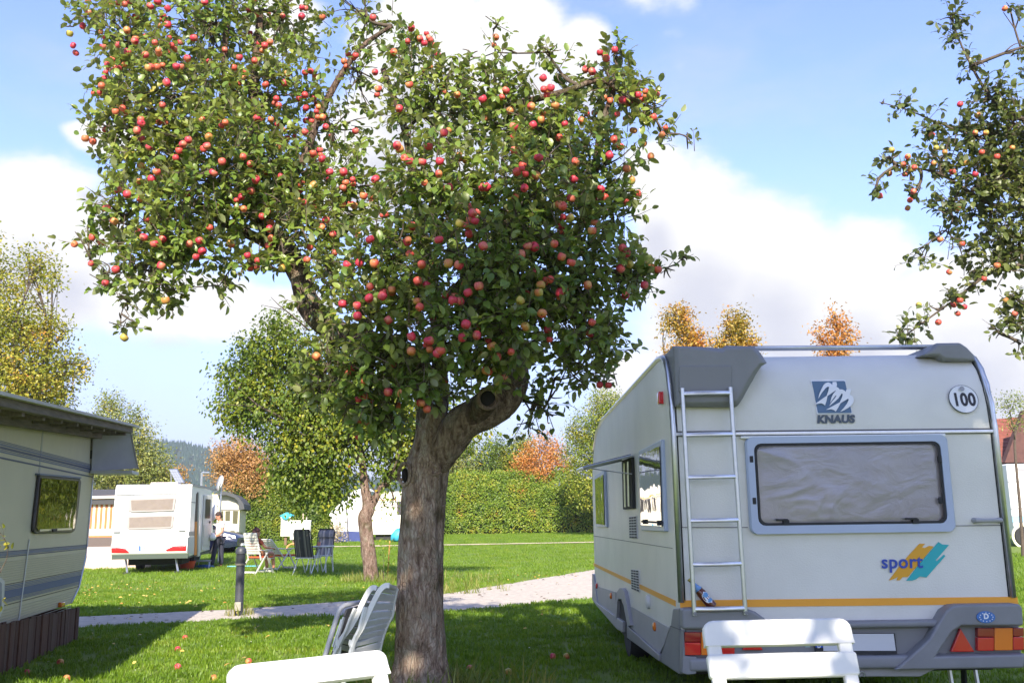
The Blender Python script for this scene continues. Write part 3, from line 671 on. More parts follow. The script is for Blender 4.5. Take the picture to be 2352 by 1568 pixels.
# the sawn hollow end facing the viewer
q = W(1121, 915, 7.17); ax = (EYE - q).normalized() * .8 + Vector((.25, 0, .1)); ax.normalize()
M = Matrix.Translation(q) @ ax.to_track_quat('Z', 'Y').to_matrix().to_4x4()
MB().lathe([(pr(25), -.03), (pr(26.5), .0), (pr(24), .016), (pr(20), .008), (pr(17), -.004)], 24, M=M).build('callus', M_BARKM, at, smooth=True, off=FOOT)
MB().lathe([(pr(18), -.004), (pr(12), -.0), (0.001, .001)], 20, M=M).build('hollow', M_HOL, at, smooth=True, off=FOOT)
# bare dead twigs by the left limb
mb = MB()
mb.tube([tp(712, 760, 7.8), tp(668, 722, 7.75), tp(640, 700, 7.7), tp(622, 682, 7.7)], [.008, .006, .004, .002], 5); mb.tube([tp(655, 712, 7.75), tp(628, 706, 7.7), tp(600, 700, 7.7)], [.004, .003, .0015], 5)
mb.tube([tp(698, 640, 7.9), tp(700, 760, 7.8), tp(696, 860, 7.8)], [.004, .003, .002], 5)
mb.build('dead_twig', M_TWIG, at, smooth=True, off=FOOT)

AB = [B(1075, 870, 40, 7.0, .9), B(1150, 845, 46, 6.95, .9), B(1200, 880, 26, 7.1, .8), B(1040, 910, 26, 7.05, .7), B(700, 680, 44, 7.55, .8), B(650, 590, 34, 7.6, .7), B(650, 470, 55, 7.6, .8), B(745, 610, 50, 7.5, .8), B(640, 540, 30, 7.7, .6), B(690, 520, 50, 7.5, .7), B(300, 100, 110, 8.5, .75), B(215, 40, 60, 8.6, .6), B(160, 60, 24, 8.6, .6), B(480, 60, 175, 8.7, .65), B(650, 50, 120, 8.9, .45), B(840, 20, 90, 8.8, .28), B(410, 230, 180, 8.2, .85), B(255, 200, 40, 8.2), B(620, 220, 130, 8.6, .7),
      B(330, 330, 120, 8.0), B(225, 280, 36, 7.9, .8), B(500, 400, 180, 7.9), B(660, 400, 120, 8.2, .8), B(300, 490, 95, 7.7), B(420, 540, 110, 7.6), B(590, 480, 80, 7.9, .7), B(330, 610, 90, 7.5, .8), B(278, 750, 36, 7.4, .8), B(290, 695, 30, 7.4, .8), B(385, 665, 48, 7.5, .8), B(205, 560, 45, 7.6, .6), B(235, 625, 40, 7.6, .7),
      B(540, 610, 42, 7.8, .8), B(505, 655, 24, 7.8), B(600, 590, 36, 7.8, .8), B(760, 300, 100, 8.6, .4), B(830, 170, 90, 8.6, .35), B(800, 430, 100, 8.0, .7), B(740, 520, 80, 7.8, .8),
      B(950, 120, 80, 8.2, .7), B(990, 240, 120, 7.8), B(1130, 240, 100, 7.6), B(1138, 120, 24, 7.6), B(1140, 60, 14, 7.6), B(1075, 130, 30, 7.7, .6), B(1240, 300, 130, 7.6), B(1262, 120, 30, 7.6), B(1290, 170, 50, 7.7, .8), B(1410, 130, 42, 7.8), B(1400, 210, 90, 7.8), B(1480, 250, 50, 7.7), B(1520, 310, 30, 7.7), B(1585, 322, 24, 7.7),
      B(1000, 430, 160, 7.2), B(1200, 450, 170, 7.1), B(1380, 380, 110, 7.3), B(1420, 480, 60, 7.4), B(900, 600, 130, 7.0), B(780, 640, 60, 7.2), B(1080, 620, 170, 6.8), B(1280, 600, 150, 7.0), B(1400, 620, 100, 7.2), B(1470, 640, 50, 7.2, .8), B(1530, 615, 30, 7.2, .8), B(1570, 590, 14, 7.2, .8),
      B(870, 720, 110, 6.8), B(1020, 760, 120, 6.7), B(1170, 720, 130, 6.8), B(1310, 730, 115, 7.0), B(1390, 780, 70, 7.1), B(1340, 850, 52, 7.1), B(1400, 850, 22, 7.1), B(860, 840, 95, 6.8), B(775, 790, 60, 7.0, .8), B(780, 880, 50, 6.9, .7), B(920, 900, 50, 6.8, .9), B(975, 925, 26, 6.8), B(1275, 870, 50, 7.3, .7), B(1235, 930, 40, 7.5, .8), B(1215, 980, 32, 7.6, .8), B(1270, 955, 24, 7.5, .6), B(1120, 800, 60, 6.9), B(860, 960, 46, 7.0, .9), B(800, 1000, 26, 7.1, .8), B(820, 925, 52, 6.9), B(905, 955, 40, 6.9), B(745, 850, 60, 7.0), B(945, 860, 70, 6.8), B(850, 890, 70, 6.8), B(720, 920, 36, 7.0, .8)]
L_APPLE = leafmat('apple_leaf', [(.050, .090, .016), (.098, .160, .024), (.158, .222, .036), (.245, .280, .06), (.42, .35, .07)], back=(.24, .26, .14), trans=.28, rough=.36, pos=[0, .3, .62, .92, 1])

def apple_crown(root, foot, blobs, ntwig, per, lsize, attach, lm, nsingle, twm):
    """sub-branches into every mass, leafy twigs at their ends; the nearest leaves are leaves of their own"""
    mb = MB()
    nodes = [(p, .022) for p in attach]; todo = [Vector(b_[:3]) for b_ in blobs]; made = []
    while todo:                                                    # each mass hangs on the nearest wood already grown
        c, (q, r0) = min(((c, nd) for c in todo for nd in nodes), key=lambda t: (t[0] - t[1][0]).length)
        todo.remove(c); p = bent(q, c, 6, .10); r1 = max(.0045, r0 * .62); mb.tube(p, tapered(min(r0, .02), r1, 6), 6); nodes += [(s, r0 + (r1 - r0) * (i + 2) / 6) for i, s in enumerate(p[2:])]; made.append((c, p))
    made = {tuple(c): p for c, p in made}
    for b_ in blobs:
        c = Vector(b_[:3]); p = made[tuple(c)]
        for k in range(max(3, int(9 * b_[3] / .4))):
            e = c + Vector((rnd.gauss(0, 1), rnd.gauss(0, 1), rnd.gauss(0, 1))).normalized() * b_[3] * .92
            mb.tube(bent(p[rnd.randint(3, 6)], e, 5, .12), tapered(.009, .0035, 5), 5)
    mb.build('branches', twm, root, smooth=True, off=foot)['kind'] = 'stuff'
    P_, D_, u = blob_points(blobs, ntwig, .45)
    td = nrm(D_ * .75 + rdir(ntwig) * .8 + np.array([[0, 0, .28]])); L = rng.uniform(.12, .34, ntwig)
    mb = MB()
    for i in range(ntwig):
        a = Vector(P_[i]) - Vector(td[i]) * L[i] * .5; e = Vector(P_[i]) + Vector(td[i]) * L[i] * .5
        mb.tube([a, a.lerp(e, .5) + Vector((0, 0, -.012)), e], [.0045, .0035, .0018], 3)
    mb.build('twigs', twm, root, off=foot)['kind'] = 'stuff'
    f = rng.random((ntwig, per)) ** .8; pos = P_[:, None, :] + td[:, None, :] * (L[:, None, None] * (f[:, :, None] - .45))
    pos = pos.reshape(-1, 3); dd = np.repeat(td, per, 0); dn = np.repeat(D_, per, 0); N = len(pos)
    ld = nrm(dd * .55 + rdir(N) * .95 + np.array([[0, 0, -.22]])); nn = nrm(dn * .45 + rdir(N) * .5 + np.array([[0, 0, .75]]))
    pos = pos + ld * .02
    sz = rng.uniform(.62, 1.2, N) * lsize
    dist = np.linalg.norm(pos - np.array(EYE), axis=1) / sz
    order = np.argsort(dist); one, rest = order[:nsingle], order[nsingle:]
    v, t = leaf_arrays(pos[rest], ld[rest], nn[rest], sz[rest])
    o = link('foliage', arrays_mesh('foliage', v - np.array(foot), t, True), root, lm); tag(o, kind='stuff')
    me = arrays_mesh('leaf', LEAF_V, LEAF_T, True); me.materials.append(lm)
    for i in one:
        d = Vector(ld[i]).normalized(); x = d.cross(Vector(nn[i])).normalized(); n_ = x.cross(d)
        o = link('leaf', me, root); q = Vector(pos[i]) - Vector(foot); s = sz[i]
        o.matrix_local = Matrix(((x.x * s, d.x * s, n_.x * s, q.x), (x.y * s, d.y * s, n_.y * s, q.y), (x.z * s, d.z * s, n_.z * s, q.z), (0, 0, 0, 1)))
    return N
attach = [p for k, (cc, rr) in enumerate(limbs) if k != 2 for p in cc[::4]]
apple_crown(at, FOOT, AB, 4000, 9, .078, attach, L_APPLE, 300, M_TWIG)

def applemat(name, red, side, lo, hi):
    if name in _M: return _M[name]
    m = bpy.data.materials.new(name); m.use_nodes = True; nt = m.node_tree; p = nt.nodes['Principled BSDF']
    t = nt.nodes.new('ShaderNodeTexCoord'); oi = nt.nodes.new('ShaderNodeObjectInfo')
    g = nt.nodes.new('ShaderNodeSeparateXYZ'); nt.links.new(t.outputs['Object'], g.inputs[0])
    n = nt.nodes.new('ShaderNodeTexNoise'); n.noise_dimensions = '4D'; n.inputs['Scale'].default_value = 22; n.inputs['Detail'].default_value = 5
    mp = nt.nodes.new('ShaderNodeMapping'); mp.inputs['Scale'].default_value = (1, 1, .35); nt.links.new(t.outputs['Object'], mp.inputs[0]); nt.links.new(mp.outputs[0], n.inputs[0])
    k = nt.nodes.new('ShaderNodeMath'); k.operation = 'MULTIPLY'; k.inputs[1].default_value = 50; nt.links.new(oi.outputs['Random'], k.inputs[0]); nt.links.new(k.outputs[0], n.inputs['W'])
    a = nt.nodes.new('ShaderNodeMath'); a.operation = 'MULTIPLY_ADD'; a.inputs[1].default_value = 7.0; nt.links.new(g.outputs[0], a.inputs[0]); nt.links.new(n.outputs[0], a.inputs[2])
    r = nt.nodes.new('ShaderNodeMapRange'); r.inputs[1].default_value = lo; r.inputs[2].default_value = hi; nt.links.new(a.outputs[0], r.inputs[0])
    x = nt.nodes.new('ShaderNodeMix'); x.data_type = 'RGBA'; x.inputs[6].default_value = (*red, 1); x.inputs[7].default_value = (*side, 1); nt.links.new(r.outputs[0], x.inputs[0])
    nt.links.new(x.outputs[2], p.inputs['Base Color']); p.inputs['Roughness'].default_value = .46; p.inputs['Specular IOR Level'].default_value = .45
    _M[name] = m; return m
A_RED = applemat('red_apple_skin', (.46, .034, .060), (.54, .22, .11), .50, .95)
A_BLUSH = applemat('blushed_apple_skin', (.50, .075, .055), (.50, .26, .08), .42, .80)
A_GREEN = applemat('green_apple_skin', (.42, .12, .04), (.36, .30, .06), .2, .6)
M_STEM = mat('apple_stem', (.06, .04, .02), .9)
def apple_mesh(m):
    mb = MB(); prof = [(.004, .020), (.010, .024), (.020, .0305), (.030, .030), (.0375, .018), (.0395, .002), (.037, -.014), (.030, -.027), (.020, -.033), (.010, -.0315), (.003, -.027)]
    mb.lathe(prof, 12, 0); mb.tube([(0, 0, .018), (.002, 0, .034), (.006, .001, .048)], [.0014, .0012, .0016], 4, 1)
    mb.tube([(0, 0, -.030), (0, 0, -.0345)], [.006, .003], 5, 1)
    me = bpy.data.meshes.new('apple'); me.from_pydata(mb.v, [], mb.f); me.materials.append(m); me.materials.append(M_STEM); me.polygons.foreach_set('material_index', mb.m); me.polygons.foreach_set('use_smooth', [True] * len(mb.f)); me.update(); return me
AM = [apple_mesh(A_RED), apple_mesh(A_BLUSH), apple_mesh(A_GREEN)]
def skin_t(blobs, d):
    best = None
    for b_ in blobs:
        c = Vector(b_[:3]) - EYE; bq = c.dot(d); cc = c.length_squared - (b_[3] * .92) ** 2; D = bq * bq - cc
        if D > 0:
            t = bq - math.sqrt(D); best = t if best is None or t < best else best
    return best
def hang(root, foot, px, py, blobs, kind=None, s=None, push=None):
    d = ray(px, py).normalized(); t = skin_t(blobs, d)
    if t is None: 
        c = min(blobs, key=lambda b_: (Vector(b_[:3]) - EYE - d * (Vector(b_[:3]) - EYE).dot(d)).length); t = (Vector(c[:3]) - EYE).dot(d)
    q = EYE + d * (t + (rnd.uniform(-.06, .03) if push is None else push)) - Vector(foot)
    k = kind if kind is not None else rnd.choices((0, 1, 2), (.58, .32, .10))[0]
    o = link('apple', AM[k], root); o.location = q; o.scale = [(s or rnd.uniform(.70, .95)) * e for e in (1, 1, rnd.uniform(.92, 1.02))]
    o.rotation_euler = (rnd.gauss(0, .45), rnd.gauss(0, .45), rnd.uniform(0, 6.28)); return o
RED = [(787, 698), (820, 702), (848, 685), (878, 680), (892, 735), (945, 773), (1040, 690), (1055, 692), (1100, 657), (1085, 475), (1030, 432), (948, 520), (935, 556), (1008, 551), (370, 610), (458, 553), (465, 577), (450, 590), (490, 397), (405, 153), (168, 105), (174, 122), (383, 190), (373, 242), (420, 332), (1297, 285), (1162, 208), (1237, 362), (1227, 567), (1198, 585), (1285, 672), (1418, 263), (1412, 115), (1265, 202), (1109, 228), (325, 283), (315, 300), (343, 338), (293, 120), (435, 560), (355, 560), (330, 545), (475, 335), (433, 322), (590, 272), (575, 377), (645, 405), (588, 413), (700, 465), (735, 345), (720, 355), (788, 432), (862, 412), (912, 335), (740, 365), (757, 395), (385, 20), (362, 5), (345, 15), (470, 5), (595, 100), (310, 95), (205, 30), (190, 60), (237, 108), (445, 88), (430, 135), (385, 57), (1070, 745), (1062, 775), (1095, 770), (975, 100), (945, 65), (965, 90), (985, 88), (1000, 105), (1005, 125), (940, 370), (970, 372), (1020, 305), (1118, 430), (1110, 565), (850, 550), (765, 538), (797, 608), (1075, 672), (1212, 565), (1430, 230), (1392, 135), (1400, 357), (1440, 582), (1480, 655), (1380, 435), (1360, 165), (1345, 160)]
BLU = [(1322, 372), (1440, 388), (1220, 245), (1275, 242), (1243, 275), (712, 568), (705, 597), (738, 522), (262, 508), (212, 545), (245, 478), (558, 360), (660, 170), (652, 300), (610, 195), (585, 140), (347, 155), (325, 380), (360, 395), (560, 480), (530, 560), (860, 605), (1290, 590), (1312, 603), (1390, 455), (1360, 530), (1140, 820), (1012, 805), (1020, 875), (1350, 655), (1200, 380), (1050, 218), (1008, 400), (940, 195), (868, 205), (855, 450), (835, 450), (1500, 270), (1478, 330), (1455, 300), (1520, 310), (1495, 360), (1465, 445), (1410, 320), (1245, 720), (1360, 740)]
GRN = [(1195, 690), (1207, 750), (1242, 655), (958, 692), (1030, 605), (1130, 795), (1285, 470), (1310, 500), (285, 775), (380, 690), (1056, 513), (1450, 415), (720, 425), (480, 315)]
for L_, k in ((RED, 0), (BLU, 1), (GRN, 2)):
    for (x, y) in L_: hang(at, FOOT, x, y, AB, k, push=rnd.uniform(-.05, -.01))
na = len(RED) + len(BLU) + len(GRN)
while na < 300:
    b_ = rnd.choices(AB, [q[3] ** 2 for q in AB])[0]; c = Vector(b_[:3]); e = c + Vector((rnd.gauss(0, 1), rnd.gauss(-1.2, .8), rnd.gauss(0, 1))).normalized() * b_[3] * rnd.uniform(.75, 1.03)
    o = link('apple', AM[rnd.choices((0, 1, 2), (.5, .36, .14))[0]], at); o.location = e - FOOT; s = rnd.uniform(.66, .90); o.scale = (s, s, s); o.rotation_euler = (rnd.gauss(0, .45), rnd.gauss(0, .45), rnd.uniform(0, 6.28)); na += 1

# past three hundred: the apples deeper in the crown as one mass
mb = MB(); prof = [(.004, .020), (.016, .028), (.030, .026), (.0375, .010), (.036, -.014), (.024, -.030), (.003, -.029)]
for k in range(160):
    b_ = rnd.choices(AB, [q[3] ** 2 * (1.6 if q[1] > 7.6 else .8) for q in AB])[0]; e = Vector(b_[:3]) + Vector((rnd.gauss(0, 1), rnd.gauss(-.5, .9), rnd.gauss(0, 1))).normalized() * b_[3] * rnd.uniform(.6, 1.05)
    for j in range(rnd.choice((1, 1, 2, 2, 3))):
        s = rnd.uniform(.62, .90); mb.lathe(prof, 9, 0, Matrix.Translation(e) @ Matrix.Rotation(rnd.gauss(0, .5), 4, 'X') @ Matrix.Scale(s, 4)); e = e + Vector((rnd.gauss(0, 1), rnd.gauss(0, 1), rnd.gauss(-.3, .8))).normalized() * .068
mb.build('apple_mass', leafmat('apple_mass_skin', [(.40, .025, .045), (.50, .06, .06), (.52, .16, .07), (.44, .26, .07)], trans=0, rough=.46, pos=[0, .4, .75, 1]), at, smooth=True, off=FOOT)['kind'] = 'stuff'

# ------------------------------------------------------------------ the second apple tree, entering from the right edge
Y2 = 9.6
F2 = Vector((6.4, 10.2, 0)); a2 = empty('apple_tree', F2, 0, 'second apple tree at the right edge, boughs hanging over the caravan roof', 'tree')
RBL = [B(2190, 40, 34, Y2, .8), B(2185, 90, 26, Y2, .8), B(2230, 150, 36, Y2, .8), B(2270, 230, 60, Y2), B(2320, 300, 90, Y2), B(2320, 20, 20, Y2), B(2345, 110, 20, Y2, .8), B(2240, 320, 60, Y2), B(2140, 290, 40, Y2, .8), B(2070, 240, 26, Y2, .6), B(2025, 238, 14, Y2, .6), B(2160, 360, 56, Y2), B(2090, 380, 30, Y2, .8), B(2040, 360, 24, Y2, .8), B(2015, 430, 20, Y2, .8), B(2100, 440, 24, Y2, .7), B(2250, 420, 80, Y2), B(2340, 420, 100, Y2), B(2180, 480, 44, Y2, .8), B(2280, 520, 70, Y2, .8), B(2340, 560, 60, Y2, .8), B(2210, 570, 36, Y2, .8), B(2115, 590, 30, Y2, .7), B(2160, 540, 30, Y2, .7), B(2250, 630, 50, Y2, .8), B(2200, 680, 30, Y2, .8), B(2150, 710, 24, Y2, .8), B(2080, 770, 30, Y2, .8), B(2115, 740, 18, Y2, .8), B(2310, 680, 30, Y2, .8), B(2330, 740, 30, Y2, .8), B(2290, 760, 24, Y2, .7), B(2345, 790, 24, Y2, .7), B(2300, 600, 50, Y2), B(2352, 700, 24, Y2)]
RBL += [B(2480, 350, 170, Y2 + .3), B(2500, 560, 150, Y2 + .3), B(2460, 120, 110, Y2 + .3), B(2650, 400, 230, Y2 + .6)]
mb = MB(); limb_mesh(mb, [F2 - Vector((0, 0, .1)), F2 + Vector((.05, 0, 1.0)), F2 + Vector((-.1, 0, 2.2)), W(2560, 520, Y2 + .5), W(2500, 330, Y2 + .4)], [.22, .17, .15, .11, .05], n=22, sub=8, amp=.14); mb.build('trunk', M_BARK, a2, smooth=True, off=F2)
mb = MB(); att = []
for L_ in ([(2560, 520, .06), (2400, 480, .035), (2280, 470, .024), (2160, 400, .014), (2060, 380, .008)], [(2520, 400, .05), (2400, 300, .03), (2290, 240, .02), (2220, 130, .011), (2180, 30, .006)], [(2560, 560, .05), (2420, 600, .03), (2290, 620, .02), (2190, 690, .012), (2080, 770, .007)], [(2420, 600, .02), (2350, 700, .013), (2310, 770, .007)], [(2300, 330, .012), (2200, 300, .01), (2090, 255, .007), (2020, 235, .004)]):
    P_ = [W(x, y, Y2) for x, y, r in L_]; c_, r_ = spline(P_, [r for x, y, r in L_], 5); mb.tube(c_, r_, 7); att += c_
mb.build('limb', M_TWIG, a2, smooth=True, off=F2)
L_APPLE2 = leafmat('apple_leaf_dull', [(.030, .048, .012), (.06, .085, .02), (.11, .135, .03), (.19, .19, .06)], back=(.17, .19, .11), trans=.22, rough=.4)
apple_crown(a2, F2, RBL, 2300, 8, .082, att, L_APPLE2, 300, M_TWIG)
for (x, y) in [(2085, 360), (2075, 378), (2090, 390), (2078, 400), (2100, 385), (2095, 410), (2048, 345), (2042, 398), (2020, 450), (2098, 440), (2085, 478), (2090, 460), (2145, 375), (2170, 350), (2188, 395), (2150, 340), (2220, 375), (2205, 240), (2245, 265), (2240, 305), (2265, 305), (2140, 310), (2308, 20), (2255, 350), (2240, 400), (2325, 340), (2290, 360), (2210, 560), (2180, 625), (2205, 690), (2190, 700), (2200, 720), (2215, 705), (2155, 740), (2110, 700), (2260, 640), (2310, 690), (2330, 720), (2200, 480), (2160, 550), (2290, 610)]:
    hang(a2, F2, x, y, RBL, rnd.choices((0, 1, 2), (.2, .45, .35))[0], rnd.uniform(.7, .88))

# apples dropped on the grass
FA = [(425, 1468, 'orange red windfall apple farthest up the lawn, near the bollard'), (408, 1495, 'red windfall apple half way down the near lawn'), (408, 1536, 'dark red windfall apple on the near lawn, lowest of the middle three'), (138, 1525, 'windfall apple close to the foot of the brown plank fence, upper one'), (62, 1550, 'bright red windfall apple right against the plank fence foot'), (153, 1563, 'pale orange windfall apple near the bottom edge below the fence'), (490, 1563, 'yellowish windfall apple at the bottom edge left of the white chair'), (571, 1524, 'small pinkish windfall apple just behind the front white chair'), (1270, 1512, 'red windfall apple in the shade between trunk and caravan'), (1301, 1512, 'yellow green windfall apple beside the red one near the caravan'), (1168, 1548, 'pale yellow windfall apple in the dark grass right of the trunk'), (1080, 1540, 'brownish windfall apple in the long grass at the trunk')]
for i, (x, y, lab) in enumerate(FA):
    q = G(x, y); o = link('fallen_apple', AM[2 if 'yellow' in lab else (1 if 'orange' in lab or 'pink' in lab or 'brown' in lab else 0)]); o.location = q + Vector((0, 0, .022)); o.scale = (.82, .82, .82); o.rotation_euler = (1.2, rnd.uniform(0, 6), rnd.uniform(0, 6)); tag(o, lab, 'apple', 'windfall apples on the lawn')
# ------------------------------------------------------------------ caravans
M_HAM = mat('hammered_white_aluminium', (.70, .675, .61), .38, bump=.22, bs=95, var=.11, vs=1.7)
M_WHITE = mat('white_gel_coat', (.76, .76, .74), .3)
M_GREYP = mat('grey_plastic', (.215, .215, .225), .5, bump=.12, bs=300, var=.12, vs=5)
M_GREYL = mat('pale_grey_skirt', (.36, .35, .36), .5, var=.1, vs=4)
M_ALU = mat('brushed_aluminium', (.62, .63, .64), .32, .9, var=.12, vs=20)
M_DARK = mat('dark_rubber', (.02, .02, .022), .7)
M_UNDER = mat('underside', (.03, .03, .03), .9)
M_ORANGE = mat('orange_stripe', (.80, .34, .025), .45)
M_FRAME = mat('blue_grey_frame', (.40, .46, .59), .35, var=.06, vs=3)
M_REDL = mat('red_lamp', (.55, .008, .012), .12, coat=.6)
M_AMBER = mat('amber_lamp', (.72, .17, .012), .15, coat=.6)
M_REDD = mat('dark_red_lamp', (.26, .006, .010), .12, coat=.6)
M_PLATE = mat('plate_grey', (.55, .55, .58), .5)
M_BLUE = mat('flag_blue', (.02, .10, .50), .4)
M_LOGO = mat('logo_blue_grey', (.085, .15, .24), .45)
M_LOGOT = mat('logo_text_grey', (.055, .075, .10), .45)
M_WPRINT = mat('white_print', (.74, .74, .76), .45)
M_SBLUE = mat('sport_blue', (.015, .055, .36), .45)
M_TEAL = mat('teal_print', (.01, .37, .40), .45)
M_OCHRE = mat('ochre_print', (.68, .32, .01), .45)
M_BLACK = mat('black_print', (.012, .012, .014), .5)
M_SEAM = mat('seam_dark', (.10, .10, .10), .7)
def glass(name, tint, alpha, rough=.06):
    if name in _M: return _M[name]
    m = bpy.data.materials.new(name); m.use_nodes = True; nt = m.node_tree; out = nt.nodes['Material Output']; nt.nodes.remove(nt.nodes['Principled BSDF'])
    t = nt.nodes.new('ShaderNodeBsdfTransparent'); t.inputs[0].default_value = (*tint, 1)
    g = nt.nodes.new('ShaderNodeBsdfGlossy'); g.inputs['Roughness'].default_value = rough
    lw = nt.nodes.new('ShaderNodeLayerWeight'); lw.inputs[0].default_value = .5; f = nt.nodes.new('ShaderNodeMath'); f.operation = 'POWER'; f.inputs[1].default_value = 4.0; nt.links.new(lw.outputs['Facing'], f.inputs[0])
    a = nt.nodes.new('ShaderNodeMath'); a.operation = 'MULTIPLY_ADD'; a.inputs[1].default_value = .9; a.inputs[2].default_value = alpha; nt.links.new(f.outputs[0], a.inputs[0])
    n = nt.nodes.new('ShaderNodeTexNoise'); n.inputs['Scale'].default_value = 3; tt = nt.nodes.new('ShaderNodeTexCoord'); nt.links.new(tt.outputs['Object'], n.inputs[0])
    b = nt.nodes.new('ShaderNodeBump'); b.inputs['Strength'].default_value = .25; b.inputs['Distance'].default_value = .02; nt.links.new(n.outputs[0], b.inputs['Height']); nt.links.new(b.outputs[0], g.inputs['Normal'])
    x = nt.nodes.new('ShaderNodeMixShader'); nt.links.new(a.outputs[0], x.inputs[0]); nt.links.new(t.outputs[0], x.inputs[1]); nt.links.new(g.outputs[0], x.inputs[2]); nt.links.new(x.outputs[0], out.inputs[0])
    _M[name] = m; return m
M_PANE = glass('acrylic_pane', (.92, .92, .93), .03)
M_PANE2 = glass('dark_acrylic_pane', (.30, .28, .22), .22, .03)
def foil(name):
    m = mat(name, (.38, .382, .395), .30, .45, var=.22, vs=2.0)
    nt = m.node_tree; p = nt.nodes['Principled BSDF']; t = nt.nodes.new('ShaderNodeTexCoord')
    mp = nt.nodes.new('ShaderNodeMapping'); mp.inputs['Scale'].default_value = (1, 1, 2.0); nt.links.new(t.outputs['Object'], mp.inputs[0])
    n = nt.nodes.new('ShaderNodeTexNoise'); n.inputs['Scale'].default_value = 3.4; n.inputs['Detail'].default_value = 7; n.inputs['Distortion'].default_value = 1.4; nt.links.new(mp.outputs[0], n.inputs[0])
    b = nt.nodes.new('ShaderNodeBump'); b.inputs['Strength'].default_value = .35; b.inputs['Distance'].default_value = .02; nt.links.new(n.outputs[0], b.inputs['Height']); nt.links.new(b.outputs[0], p.inputs['Normal'])
    return m
M_FOIL = foil('crinkled_silver_blind')
M_CURT = mat('beige_blind', (.27, .225, .19), .8, var=.12, vs=8)
M_TYRE = mat('tyre', (.022, .022, .024), .85); M_RIM = mat('wheel_rim', (.55, .56, .58), .35, .7)

class Frame:
    """local coordinates of a thing that stands turned on the lawn, with measured directions brought into them"""
    def __init__(s, loc, deg): s.M = Matrix.Translation(Vector(loc)) @ Matrix.Rotation(math.radians(deg), 4, 'Z'); s.I = s.M.inverted(); s.loc = loc; s.rz = math.radians(deg)
    def on(s, D, axis, val):
        o = s.I @ EYE; d = s.I.to_3x3() @ ray(*D); t = (val - o[axis]) / d[axis]; return o + d * t
def crop(x0, y0, k): return lambda x, y: ((x0 + x * k) * .90741, (y0 + y * k) * .90741)
S0 = crop(1450, 820, .57911); S1 = crop(1660, 840, .39626); S2 = crop(1650, 1500, .40051); S3 = crop(1450, 1080, .41322); S8 = crop(2150, 1340, .12755); SE = crop(2020, 930, .10204)
Q = crop(0, 950, .49619)

def wheel(parent, loc, r, w, axis='X', name='wheel', spokes=0):
    R = Matrix.Translation(Vector(loc)) @ (Matrix.Rotation(PI / 2, 4, 'Y') if axis == 'X' else Matrix.Rotation(PI / 2, 4, 'X'))
    o = MB().lathe([(r * .62, -w / 2), (r * .92, -w / 2), (r, -w * .32), (r, w * .32), (r * .92, w / 2), (r * .62, w / 2)], 28, M=R).build(name, M_TYRE, parent, smooth=40)
    if spokes:
        mb = MB(); mb.lathe([(r * .64, -w * .45), (r * .64, w * .45), (r * .58, w * .45), (r * .58, -w * .45)], 28, M=R)
        for s in (-1, 1):
            for k in range(spokes):
                a = 2 * PI * k / spokes; u = Vector((math.cos(a), math.sin(a), 0)); v_ = Vector((-math.sin(a), math.cos(a), 0))
                mb.add([R @ (u * r * .1 + v_ * r * .05 + Vector((0, 0, s * w * .40))), R @ (u * r * .1 - v_ * r * .05 + Vector((0, 0, s * w * .40))), R @ (u * r * .6 - v_ * r * .07 + Vector((0, 0, s * w * .44))), R @ (u * r * .6 + v_ * r * .07 + Vector((0, 0, s * w * .44)))], [(0, 1, 2, 3)])
        mb.lathe([(r * .14, -w * .42), (r * .14, w * .42)], 12, M=R)
        m = mb.build('rim', M_RIM, o)
    else:
        MB().lathe([(.01, -w * .36), (r * .28, -w * .40), (r * .40, -w * .30), (r * .63, -w * .42), (r * .63, w * .42), (r * .40, w * .30), (r * .28, w * .40), (.01, w * .36)], 24, M=R).build('rim', M_RIM, o, smooth=40)
    return o

K = Frame((2.207, 6.5, 0), .6); HW = 1.112
kv = empty('caravan', K.loc, K.rz, 'large grey white touring caravan with a rear ladder and orange stripe, parked at the right', 'caravan')
PROF = [(0, .46), (0, 1.90), (.012, 2.05), (.045, 2.19), (.10, 2.31), (.18, 2.40), (.30, 2.455), (.48, 2.475), (4.6, 2.455), (5.3, 2.38), (5.72, 2.20), (5.98, 1.95), (6.08, 1.60), (6.10, 1.2), (6.10, .46)]
MB().loft([[Vector((x, y, z)) for y, z in PROF] for x in (-HW, HW)]).build('body', M_HAM, kv, smooth=30)
MB().box(-1.0, 1.0, .15, 5.95, .28, .47).build('chassis', M_UNDER, kv)
def rp(name, pts, fn, y, depth, m, parent=kv, bevel=0.0, seg=2):
    """an outline on the rear wall given real thickness: front face at y, running depth inwards"""
    l = [K.on(fn(*p), 1, y) for p in pts]
    return MB().loft([l, [p + Vector((0, depth, 0)) for p in l]]).build(name, m, parent, bevel=bevel, seg=seg)
def sp(name, pts, fn, out, m, parent=kv, bevel=0.0):
    l = [K.on(fn(*p), 0, -HW - out) for p in pts]
    return MB().loft([l, [p + Vector((out + .02, 0, 0)) for p in l]]).build(name, m, parent, bevel=bevel)
for s in (-1, 1):
    mb = MB(); P_ = [Vector((s * (HW - .004), y - (.006 if y < .3 else 0), z + (.004 if z > 2.3 else 0))) for y, z in PROF[:11]]; P_[0].z = .76
    mb.tube(P_, .021, 8); mb.build('corner_trim', M_ALU, kv, smooth=True)
    mb = MB(); mb.tube([p + Vector((-s * .026, .006, 0)) for p in P_[:8]], .005, 6); mb.build('trim_seal', M_DARK, kv, smooth=True)
rp('trim_rail', [(440, 474), (1845, 460), (1845, 474), (440, 488)], S0, -.016, .02, M_ALU, bevel=.003)
rp('rail_groove', [(440, 468), (1845, 454), (1845, 459), (440, 473)], S0, -.008, .012, M_SEAM)
